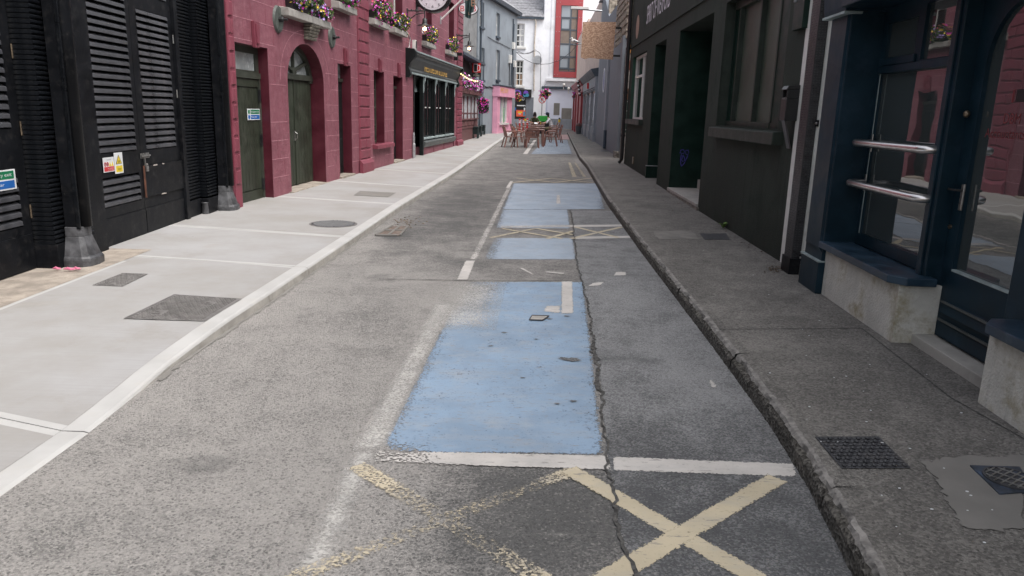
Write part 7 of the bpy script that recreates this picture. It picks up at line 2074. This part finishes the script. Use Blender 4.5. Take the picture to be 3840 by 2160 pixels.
mb = MB(Hr); mb.tube([(hu(2273, 540)+.1, .06, .3), (hu(2273, 540)+.1, .06, 1.0)], .06, 8); mb.build('pipe_end', SLATEN, hb)
# broken wall end facing the camera, stones and bricks laid bare
mb = MB(Hr); mb.box(e0-.05, e0+.4, -.55, -.02, 0, Hr.z(2336, 205)); mb.build('wall_end', BRICKW, hb)
random.seed(81)
zb0, zb1 = Hr.z(2340, 150), Hr.z(2340, 20)
z = zb0
while z < zb1+.6:
    h_ = random.uniform(.14, .26); w_ = -.02
    while w_ > -2.2:
        l = random.uniform(.18, .42)
        mb = MB(Hr); j = [random.uniform(-.02, .02) for _ in range(8)]
        mb.loft([(e0-.06+j[0], w_-.012, z), (e0-.06+j[1], w_-l+.012, z), (e0+.4, w_-l+.012, z), (e0+.4, w_-.012, z)], [(e0-.05+j[2], w_-.02, z+h_-.02), (e0-.05+j[3], w_-l+.02, z+h_-.02), (e0+.4, w_-l+.012, z+h_-.02), (e0+.4, w_-.012, z+h_-.02)])
        mb.build('stone', STONE, hb, bevel=.02); w_ -= l
    uu = e0-.05
    while uu < us_-.1:
        l = min(random.uniform(.25, .55), us_-uu)
        mb = MB(Hr); j = [random.uniform(0, .04) for _ in range(4)]
        mb.loft([(uu+.012, -.2, z), (uu+l-.012, -.2, z), (uu+l-.012, j[0], z), (uu+.012, j[1], z)], [(uu+.012, -.2, z+h_-.02), (uu+l-.012, -.2, z+h_-.02), (uu+l-.02, j[2]-.02, z+h_-.02), (uu+.02, j[3]-.02, z+h_-.02)])
        mb.build('stone', STONE, hb, bevel=.02); uu += l
    z += h_
mb = MB(Hr); mb.box(e0-.02, us_-.01, -2.2, -.03, zb0-.02, zb1+.6); mb.build('mortar_core', MORTAR, hb)
for y0, y1, m_, nm in ((172, 202, ORANGEW, 'timber_lintel'), (228, 262, BRICKR, 'brick_patch'), (330, 372, M('rust_growth', (.14, .06, .03), .9, .5, 9, .8), 'rusty_patch'), (372, 500, M('green_pipe_paint', (.02, .06, .05), .6, .3), 'green_boarding')):
    mb = MB(Hr); mb.box(e0-.065, e0-.051, -.5, -.05, Hr.z(2340, y1), Hr.z(2340, y0)); mb.build(nm, m_, hb)
for k in range(6):
    z = lerp(Hr.z(2335, 560), Hr.z(2335, 380), k/5); mb = MB(Hr); mb.box(e0-.085, e0-.066, -.5, -.15, z-.02, z+.02); mb.build('batten', GALV, hb)
# stone gable behind the V
gb2 = thing('stone_gable', 'rubble stone gable rising behind the blue grey ruin front', 'wall', Hr.pt(e1-1, -1.2, .2))
ug = hu(2284, 62)+.4
mb = MB(Hr); mb.uprism([(-.03, .2), (-5, .2), (-5, 7.0), (-2.6, 9.5), (-.03, 7.4)], ug, ug+.5); mb.build('wall', STONE, gb2)
random.seed(82)
mb = MB(Hr)
for k in range(260):
    w_ = random.uniform(-3.0, -.2); z = random.uniform(4.0, 7.2); l, h_ = random.uniform(.12, .34), random.uniform(.07, .18)
    mb.box(ug-.02-random.uniform(0, .03), ug+.02, w_-l/2, w_+l/2, z-h_/2, z+h_/2)
mb.build('stones', STONE, gb2, kind='stuff')
# yard floor between the ruin and the green building
yd = thing('yard_wall', 'white peeling yard wall in the gap before the green building', 'wall', Hr.pt(e0-1, -1.8, .2))
mb = MB(Hr); mb.box(e0-2.6, e0+.3, -2.4, -1.8, 0, 5.4); mb.build('wall', BRICKW, yd); mb = MB(Hr); mb.box(e0-2.7, e0+.3, -2.5, -1.7, 5.4, 5.5); mb.build('coping', ROUGHSTONE, yd)
# strand board on its bracket
Yb = 26.5
pA_, pB_ = at_depth(2181, 150, Yb), at_depth(2304, 150, Yb)
f_ = Fr((pA_.x, pA_.y), (1, 0), (0, -1), 1)
L = pB_.x-pA_.x; z1, z0 = f_.z(2245, 82), f_.z(2240, 222)
t = thing('strand_board_sign', 'square sheet of bare strand board fixed to a projecting sign bracket', 'sign board', f_.pt(L/2, 0, z0))
mb = MB(f_); mb.prism([(0, z0+.04), (L*.12, z0-.01), (L*.28, z0+.035), (L*.55, z0+.01), (L-.02, z0+.0), (L+.02, z1+.01), (.01, z1-.02)], 0, .03); mb.build('board', OSB, t)
mb = MB(f_); mb.box(.02, L-.02, -.14, -.002, z0+.05, z1-.05); mb.build('sign_box', GALV, t)
mb = MB(f_); mb.box(L-.05, L+.35, -.1, -.04, z1-.2, z1-.14); mb.box(L-.05, L+.35, -.1, -.04, z0+.1, z0+.16); mb.build('bracket', IRON, t)
# floodlight arm and lamp
t = thing('strip_floodlight', 'strip floodlight on a long steel arm above the strand board', 'light', at_depth(2256, 40, 29))
pa_, pb_ = at_depth(2146, 31, 29), at_depth(2258, 41, 29)
mb = MB(); mb.tube([pa_, pb_], .035, 8); mb.build('arm', GALV, t); mb = MB(); mb.box(pa_.x-.05, pa_.x+.6, pa_.y-.06, pa_.y+.06, pa_.z-.03, pa_.z+.06); mb.build('strip_light', WHITEP, t, bevel=.01)
t = thing('gull', 'white gull perched on the cable end left of the strand board', 'bird', at_depth(2152, 157, 30))
p = at_depth(2153, 156, 30)
mb = MB(); mb.tube([(p.x-.11, p.y, p.z+.0), (p.x-.07, p.y, p.z+.02), (p.x, p.y, p.z+.03), (p.x+.10, p.y, p.z+.0), (p.x+.22, p.y, p.z-.04)], [.025, .06, .07, .045, .01], 9); mb.build('body', WHITEP, t, smooth=True)
mb = MB(); mb.tube([(p.x-.06, p.y, p.z+.04), (p.x-.08, p.y, p.z+.08), (p.x-.09, p.y, p.z+.12)], [.04, .03, .032], 8); mb.ball((p.x-.09, p.y, p.z+.12), (.04, .035, .035), 8, 6); mb.tube([(p.x-.12, p.y, p.z+.12), (p.x-.18, p.y, p.z+.11)], [.012, .004], 6); mb.build('head', WHITEP, t, smooth=True)
mb = MB(); mb.tube([(p.x-.02, p.y-.06, p.z+.04), (p.x+.12, p.y-.06, p.z+.0), (p.x+.26, p.y-.04, p.z-.05)], [.04, .035, .006], 7); mb.build('wing', GALV, t, smooth=True)
mb = MB(); mb.tube([at_depth(2150, 168, 30), at_depth(2175, 166, 30), at_depth(2190, 158, 30)], .02, 6); mb.build('perch', GALV, t)
# grey house with navy doors
def block(name, label, x_near, x_far, topy, mat, cat='building', depth=5):
    a_, b_ = hu(x_near, 480)+.0, hu(x_far, 470)
    t = thing(name, label, cat, Hr.pt((a_+b_)/2, -1, .3)); z1 = topy
    return t, a_, b_, z1
t2, a_, b_, _ = block('slate_house', 'slate grey rendered house with navy doors and a round plaque', 2262, 2228, 0, SLATEL)
b_ = hu(2232, 470)
ztp = 6.6
ops = []
for x0_, x1_, yt, yb in ((2267, 2262, 332, 388), (2256, 2249, 338, 532), (2246, 2239, 342, 390)):
    ops.append((hu(x0_, 380), hu(x1_, 380), -.1 if yb > 500 else Hr.z(x0_, yb), Hr.z(x0_, yt)))
a_ = e1+.01
ops = [(max(a_+.1, o_[0]), max(a_+.5, o_[1]), o_[2], o_[3]) for o_ in ops]
mb = MB(Hr); holes_wall(mb, a_, b_, 0, ztp, [(*o_, .2) for o_ in ops], -.02); shell(mb, a_, b_, 0, ztp, -.02, 6); mb.build('wall', SLATEL, t2, solid=False)
for o_ in ops: mb = MB(Hr); mb.box(o_[0], o_[1], -.24, -.2, o_[2], o_[3]); mb.build('door' if o_[2] < 0 else 'window', SLATEN, t2)
u, z = Hr.px(2267, 300); tq = thing('round_plaque', 'oval blue white plaque on the slate house', 'plaque', Hr.pt(u, 0, z)); mb = MB(Hr); mb.lathe((u+.3, -.019, z), [(.5, 0), (.5, .03), (.44, .03), (.44, .02)], 24, 'w'); mb.build('rim', SIGN_W, tq); mb = MB(Hr); mb.lathe((u+.3, -.001, z), [(.43, 0), (.43, .004)], 24, 'w'); mb.build('face', flat('plaque_blue', (.15, .17, .32), .5), tq)
mb = MB(Hr); mb.uprism([(.15, ztp+.01), (-3, ztp+2), (-6, ztp+.01)], a_, b_); mb.build('roof', SLATE_ROOF, t2)
# grey shopfront with cornice
c_, d = b_+.01, hu(2186, 460)
t3 = thing('grey_shopfront', 'pale grey shopfront with heavy moulded cornice', 'shopfront', Hr.pt((c_+d)/2, 0, .3))
zc_ = Hr.z(2226, 288)
mb = MB(Hr); mb.box(c_, d, -6, -.03, 0, 6.9); mb.build('wall', CREAM, t3)
zf0 = 2.72
mb = MB(Hr); mb.box(c_, d, -.029, .10, zf0, zf0+.62); mb.build('fascia', SLATEL, t3)
mb = MB(Hr); mb.uprism([(-.02, zf0+.621), (.14, zf0+.621), (.30, zf0+.85), (.34, zf0+.95), (-.02, zf0+1.02)], c_-.05, d+.05); mb.build('cornice', GREYBLUE_D, t3)
for k in range(2):
    mb = MB(Hr); mb.uprism([(.101, zf0+.02+.09*k), (.13, zf0+.05+.09*k), (.101, zf0+.07+.09*k)], c_, d); mb.build('moulding', GREYBLUE_D, t3)
for s in (.0, .30, .62, .94):
    u = lerp(c_, d, s); mb = MB(Hr); mb.box(u, u+.32, -.029, .08, .1, zf0-.002); mb.build('pilaster', SLATEL, t3, bevel=.01)
    mb = MB(Hr); mb.box(u-.03, u+.35, -.029, .11, .1, gz(42)+.55); mb.build('pilaster_base', SLATEL, t3, bevel=.01)
for s0, s1 in ((.06, .28), (.36, .60), (.68, .92)):
    mb = MB(Hr); mb.box(lerp(c_, d, s0)+.2, lerp(c_, d, s1), -.028, -.01, 1.0, zf0-.1); mb.build('window', SKYGLASS, t3); mb = MB(Hr); mb.box(lerp(c_, d, s0)+.2, lerp(c_, d, s1), -.028, .03, .3, .999); mb.build('stall_panel', SLATEL, t3)
mb = MB(Hr); mb.box(lerp(c_, d, .45), lerp(c_, d, .48), .1, .2, zf0+.2, zf0+.5); mb.build('red_tab', SIGN_R, t3)
# red shopfront with carved console
a_, b_ = d+.01, Hr.u(2152, 470)
t4 = thing('red_shopfront', 'dark red shopfront with black carved console at the far right corner', 'shopfront', Hr.pt((a_+b_)/2, 0, .4))
mb = MB(Hr); mb.box(a_, b_, -6, -.02, 0, 7.2); mb.build('wall', CREAM, t4)
mb = MB(Hr); mb.box(a_, b_, -.019, .12, .1, zf0+.6); mb.build('joinery', REDSHOP, t4)
for s in (.0, .3, .6, .9):
    u = lerp(a_, b_, s); mb = MB(Hr); mb.box(u, u+.4, .12, .2, .1, zf0+.2); mb.build('pilaster', REDSHOP, t4, bevel=.01)
mb = MB(Hr); mb.uprism([(.0, zf0+.601), (.2, zf0+.601), (.35, zf0+.85), (.35, zf0+.95), (.0, zf0+1.0)], a_, b_); mb.build('cornice', REDSHOP, t4)
for k in range(4):
    z = zf0+.05+k*.24; mb = MB(Hr); mb.ball((a_+.15, .26+.05*k, z), (.14, .10, .12), 9, 6); mb.build('carved_scroll', PLASTIC_BLACK, t4, smooth=True); mb = MB(Hr); mb.ball((a_+.04, .30+.05*k, z+.03), (.05, .07, .05), 7, 5); mb.build('gilt_detail', SIGN_W, t4)
t = thing('planter_pot', 'small dark pot at the foot of the red shopfront', 'pot', Hr.pt(a_-.3, .3, gz(46)+.12)); u = hu(2185, 500); mb = MB(Hr); mb.lathe((u, .25, gz(44)+.12), [(.14, 0), (.2, .3), (.22, .5), (.18, .5)], 12); mb.build('pot', GREYBIN, t); mb = MB(Hr); mb.ball((u, .25, gz(44)+.66), (.2, .2, .16), 8, 6); mb.build('dead_plant', WOODM, t)
# ------------------------------------------------------------------ terrace furniture and people
def make_chair():
    t = thing('resin_armchair', 'x', 'chair', (0, 0, 0), 'brown resin armchairs at the street tables')
    def bx(nm, fn, **kw):
        mb = MB(); fn(mb); return mb.build(nm, RESIN, t, **kw)
    # faces +y; origin on the ground under the seat centre
    mb = MB(); mb.loft([(-.22, -.20, .41), (.22, -.20, .41), (.24, .23, .42), (-.24, .23, .42)], [(-.23, -.21, .44), (.23, -.21, .44), (.25, .24, .45), (-.25, .24, .45)]); mb.build('seat', RESIN, t, bevel=.01)
    for sx in (-1, 1):
        mb = MB(); mb.loft([(sx*.275-.02, .24, 0), (sx*.275+.02, .24, 0), (sx*.275+.02, .28, 0), (sx*.275-.02, .28, 0)], [(sx*.25-.022, .19, .42), (sx*.25+.022, .19, .42), (sx*.25+.022, .235, .42), (sx*.25-.022, .235, .42)]); mb.build('leg', RESIN, t)
        mb = MB(); mb.loft([(sx*.265-.02, -.33, 0), (sx*.265+.02, -.33, 0), (sx*.265+.02, -.29, 0), (sx*.265-.02, -.29, 0)], [(sx*.225-.022, -.235, .42), (sx*.225+.022, -.235, .42), (sx*.225+.022, -.19, .42), (sx*.225-.022, -.19, .42)]); mb.build('leg', RESIN, t)
        mb = MB(); mb.tube([(sx*.25, .21, .43), (sx*.275, .20, .62), (sx*.275, .10, .655), (sx*.275, -.10, .655), (sx*.25, -.25, .66)], [.018, .02, .026, .026, .02], 7); mb.build('armrest', RESIN, t)
    mb = MB(); mb.tube([(-.235, -.20, .44), (-.25, -.25, .66), (-.235, -.30, .80), (-.14, -.315, .845), (0, -.32, .855), (.14, -.315, .845), (.235, -.30, .80), (.25, -.25, .66), (.235, -.20, .44)], .02, 7); mb.build('back_frame', RESIN, t)
    for k in range(-4, 5):
        x = k*.048; mb = MB(); mb.loft([(x-.016, -.205, .44), (x+.016, -.205, .44), (x+.016, -.19, .44), (x-.016, -.19, .44)], [(x*1.02-.016, -.325, .84), (x*1.02+.016, -.325, .84), (x*1.02+.016, -.31, .84), (x*1.02-.016, -.31, .84)]); mb.build('back_slat', RESIN, t)
    mb = MB(); mb.box(-.235, .235, -.275, -.255, .60, .635); mb.build('back_rail', RESIN, t)
    return t
def make_table():
    t = thing('terrace_table', 'x', 'table', (0, 0, 0), 'brown tables in a row along the street')
    mb = MB(); mb.box(-.41, .41, -.41, .41, .705, .735); mb.build('table_top', TABLETOP, t, bevel=.012)
    mb = MB(); mb.box(-.36, .36, -.36, .36, .66, .704); mb.build('apron', RESIN, t)
    for sx in (-1, 1):
        for sy in (-1, 1):
            mb = MB(); mb.loft([(sx*.37-.025, sy*.37-.025, 0), (sx*.37+.025, sy*.37-.025, 0), (sx*.37+.025, sy*.37+.025, 0), (sx*.37-.025, sy*.37+.025, 0)], [(sx*.33-.03, sy*.33-.03, .66), (sx*.33+.03, sy*.33-.03, .66), (sx*.33+.03, sy*.33+.03, .66), (sx*.33-.03, sy*.33+.03, .66)]); mb.build('leg', RESIN, t)
    return t
def put(proto, first, x, Y, rot, label):
    o = proto if first else copy_tree(proto)
    d = ray(x, 520); X = d.x/d.y*Y
    o.location = (X, Y, gz(Y)+.004); o.rotation_euler = (0, 0, R(rot)); o['label'] = label
    return o
ch = make_chair()
CH = [(1996, 32.1, 4, 'nearest chair, its slatted back to the camera before the first table'),
      (1914, 32.2, -76, 'leftmost chair near the pavement edge, seen from its left side'),
      (1950, 32.4, -100, 'chair on the left of the first table, turned towards it'),
      (2064, 34.0, 84, 'chair on the right of the first table, its back to the right'),
      (2083, 37.6, 96, 'chair on the right of the second table, farthest right of all'),
      (1937, 36.8, -84, 'chair left of the second table behind the leftmost chair'),
      (1955, 40.4, -95, 'chair left of the third table in front of the striped bollards'),
      (2074, 40.6, 88, 'chair right of the third table nearest the person in white'),
      (2070, 44.3, 90, 'chair under the person in the white tee'),
      (2003, 45.6, 180, 'chair under the person in the olive shirt'),
      (1975, 44.0, -90, 'empty chair left of the farthest table')]
for i, (x, Y, r_, lab) in enumerate(CH): put(ch, i == 0, x, Y, r_, lab)
tb_ = make_table()
TBL = [(2004, 33.4, 2, 'nearest brown table with pale gleaming edge'), (2011, 36.9, 0, 'second brown table from the camera'), (2012, 40.4, -1, 'third brown table from the camera'), (2014, 44.2, 0, 'farthest brown table where two people sit')]
tabs = [put(tb_, i == 0, x, Y, r_, lab) for i, (x, Y, r_, lab) in enumerate(TBL)]

def skin_mesh(verts, edges, radii, root=0):
    me = bpy.data.meshes.new('s'); me.from_pydata(verts, edges, [])
    o = bpy.data.objects.new('s', me); COL.objects.link(o)
    sk = o.modifiers.new('skin', 'SKIN'); sk.use_smooth_shade = True
    ss_ = o.modifiers.new('sub', 'SUBSURF'); ss_.levels = 2; ss_.render_levels = 2
    for i, r_ in enumerate(radii):
        me.skin_vertices[0].data[i].radius = (r_, r_) if not isinstance(r_, tuple) else r_
    me.skin_vertices[0].data[root].use_root = True
    bpy.context.view_layer.update()
    m2 = bpy.data.meshes.new_from_object(o.evaluated_get(bpy.context.evaluated_depsgraph_get()))
    bpy.data.objects.remove(o)
    return m2
def person(label, loc, rot, top, legs, hair_long, cap, lean, arms):
    """seated figure facing +y, origin on the ground below the seat"""
    t = thing('person', label, 'person', loc)
    t.rotation_euler = (0, 0, R(rot))
    V = [(0, -.05, .52), (0, -.06+lean*.2, .68), (0, -.06+lean*.5, .86), (0, -.05+lean*.8, 1.00), (0, -.03+lean, 1.08), (0, .0+lean, 1.15)]
    r_ = [(.16, .13), (.145, .115), (.165, .115), (.165, .10), (.06, .06), (.055, .055)]
    E = [(i, i+1) for i in range(5)]
    for sx in (-1, 1):
        b = len(V); hip = (sx*.10, .02, .50)
        V += [hip, (sx*.13, .40, .50), (sx*.13, .42, .26), (sx*.13, .38, .07), (sx*.13, .52, .035)]
        r_ += [.10, .075, .055, .04, .035]
        E += [(0, b), (b, b+1), (b+1, b+2), (b+2, b+3), (b+3, b+4)]
        b = len(V); el, wr, hd = arms[0 if sx < 0 else 1]
        V += [(sx*.17, -.04+lean*.8, 1.0), (sx*el[0], el[1]+lean*.6, el[2]), (sx*wr[0], wr[1]+lean*.4, wr[2]), (sx*hd[0], hd[1]+lean*.4, hd[2])]
        r_ += [.062, .046, .034, .030]
        E += [(3, b), (b, b+1), (b+1, b+2), (b+2, b+3)]
    me = skin_mesh(V, E, r_)
    for m_ in (SKIN, top, legs, PLASTIC_BLACK): me.materials.append(m_)
    for p in me.polygons:
        c = p.center
        armx = abs(c.x) > .2
        if c.z < .10: k = 3
        elif c.z < .60 and not (armx and c.z > .58): k = 2 if (c.z > .40 or legs is TROUS) else 0
        elif c.z > 1.075: k = 0
        elif c.y > .23+lean*.3: k = 0
        else: k = 1
        p.material_index = k; p.use_smooth = True
    o = bpy.data.objects.new('body', me); COL.objects.link(o); o.parent = t
    hx, hy, hz = 0, .03+lean, 1.265
    mb = MB(); mb.ball((hx, hy, hz), (.077, .095, .115), 14, 10)
    mb.ball((hx, hy+.095, hz-.012), (.014, .022, .022), 6, 5); mb.ball((hx-.078, hy, hz-.01), (.012, .022, .032), 6, 5); mb.ball((hx+.078, hy, hz-.01), (.012, .022, .032), 6, 5)
    mb.ball((hx, hy+.045, hz-.075), (.052, .045, .05), 8, 6)
    h = MB.build(mb, 'head', SKIN, None, True); h.parent = t; h.location = (0, 0, 0)
    h.location = Vector((0, 0, 0)); 
    for v in h.data.vertices: pass
    return t, (hx, hy, hz)
def attach(mb, nm, mat, t, smooth=True):
    o = mb.build(nm, mat, None, smooth, loc=(0, 0, 0)); o.parent = t; return o
def people():
    d = ray(2003, 470)
    Y = 45.5; t, h = None, None
    def mk(label, x, Y, rot, top, legs, lean, arms):
        X = ray(x, 470).x/ray(x, 470).y*Y
        return person(label, (X, Y, gz(Y)+.004), rot, top, legs, False, False, lean, arms)
    t, (hx, hy, hz) = mk('person in an olive shirt with shoulder length dark hair, leaning on the far table', 2004, 45.4, 180, OLIVE, TROUS, .16, (((.30, .16, .80), (.16, .36, .775), (.06, .46, .775)), ((.30, .16, .80), (.20, .38, .775), (.08, .50, .775))))
    mb = MB(); mb.ball((hx, hy-.02, hz+.035), (.092, .10, .10), 12, 8); mb.ball((hx, hy-.06, hz-.04), (.095, .06, .13), 12, 8); mb.ball((hx-.075, hy-.02, hz-.06), (.03, .05, .11), 8, 6); mb.ball((hx+.075, hy-.02, hz-.06), (.03, .05, .11), 8, 6); attach(mb, 'hair', HAIR, t)
    mb = MB(); mb.ball((hx, hy+.07, hz-.085), (.042, .03, .035), 8, 6); attach(mb, 'beard', HAIR, t)
    for sx in (-1, 1):
        mb = MB(); mb.ball((hx+sx*.03, hy+.087, hz+.008), (.012, .008, .008), 6, 5); attach(mb, 'eye', INK, t)
        for k in range(5):
            mb = MB(); x = sx*(.075-.014*k); mb.tube([(x, .49, .777), (x-sx*.01, .53, .785), (x-sx*.015, .56, .775)], .008, 6); attach(mb, 'finger', SKIN, t)
    t, (hx, hy, hz) = mk('person in a white tee and dark cap, leaning over the far table from the right', 2066, 44.3, 90, TEE, KHAKI, .20, (((.27, .14, .80), (.16, .34, .775), (.08, .44, .775)), ((.28, .18, .82), (.20, .40, .775), (.10, .50, .775))))
    mb = MB(); mb.ball((hx, hy-.02, hz+.035), (.09, .105, .095), 12, 8); mb.ball((hx, hy-.06, hz-.04), (.085, .06, .11), 12, 8); attach(mb, 'hair', HAIR, t)
    mb = MB(); mb.ball((hx, hy-.005, hz+.065), (.092, .108, .08), 12, 8); mb.box(hx-.07, hx+.07, hy+.07, hy+.19, hz+.055, hz+.068); attach(mb, 'cap', flat('dark_blue_cap', (.015, .025, .05), .7), t, False)
    for sx in (-1, 1):
        mb = MB(); mb.ball((hx+sx*.03, hy+.087, hz+.008), (.012, .008, .008), 6, 5); attach(mb, 'eye', INK, t)
        for k in range(5):
            mb = MB(); x = sx*(.11-.014*k); mb.tube([(x, .48, .777), (x-sx*.01, .52, .785), (x-sx*.015, .55, .775)], .008, 6); attach(mb, 'finger', SKIN, t)
people()
# glasses on the far table
tt = tabs[3].location
for dx, dy, m_, lab in ((.12, -.1, INK, 'dark pint glass on the far table'), (.16, .14, SIGN_Y, 'amber drink standing behind the dark pint')):
    t = thing('pint_glass', lab, 'glass', (tt.x+dx, tt.y+dy, tt.z+.737))
    mb = MB(); mb.lathe((tt.x+dx, tt.y+dy, tt.z+.737), [(.03, 0), (.042, .13), (.042, .135)], 12); mb.build('drink', m_, t)
    mb = MB(); mb.lathe((tt.x+dx, tt.y+dy, tt.z+.8721), [(.042, 0), (.043, .02)], 12); mb.build('froth', SIGN_W, t)
t = thing('paper', 'folded white paper on the far table', 'paper', (tt.x-.1, tt.y-.2, tt.z+.737))
mb = MB(); mb.add([(tt.x-.2, tt.y-.3, tt.z+.74), (tt.x+.0, tt.y-.32, tt.z+.74), (tt.x-.02, tt.y-.2, tt.z+.80), (tt.x-.2, tt.y-.16, tt.z+.83)], [(0, 1, 2, 3)]); mb.build('sheet', SIGN_W, t, solid=False)
for o in list(bpy.data.objects):
    if o.type == 'MESH' and o.parent is None and 'kind' not in o and 'label' not in o: o['label'] = o.name.replace('_', ' ')
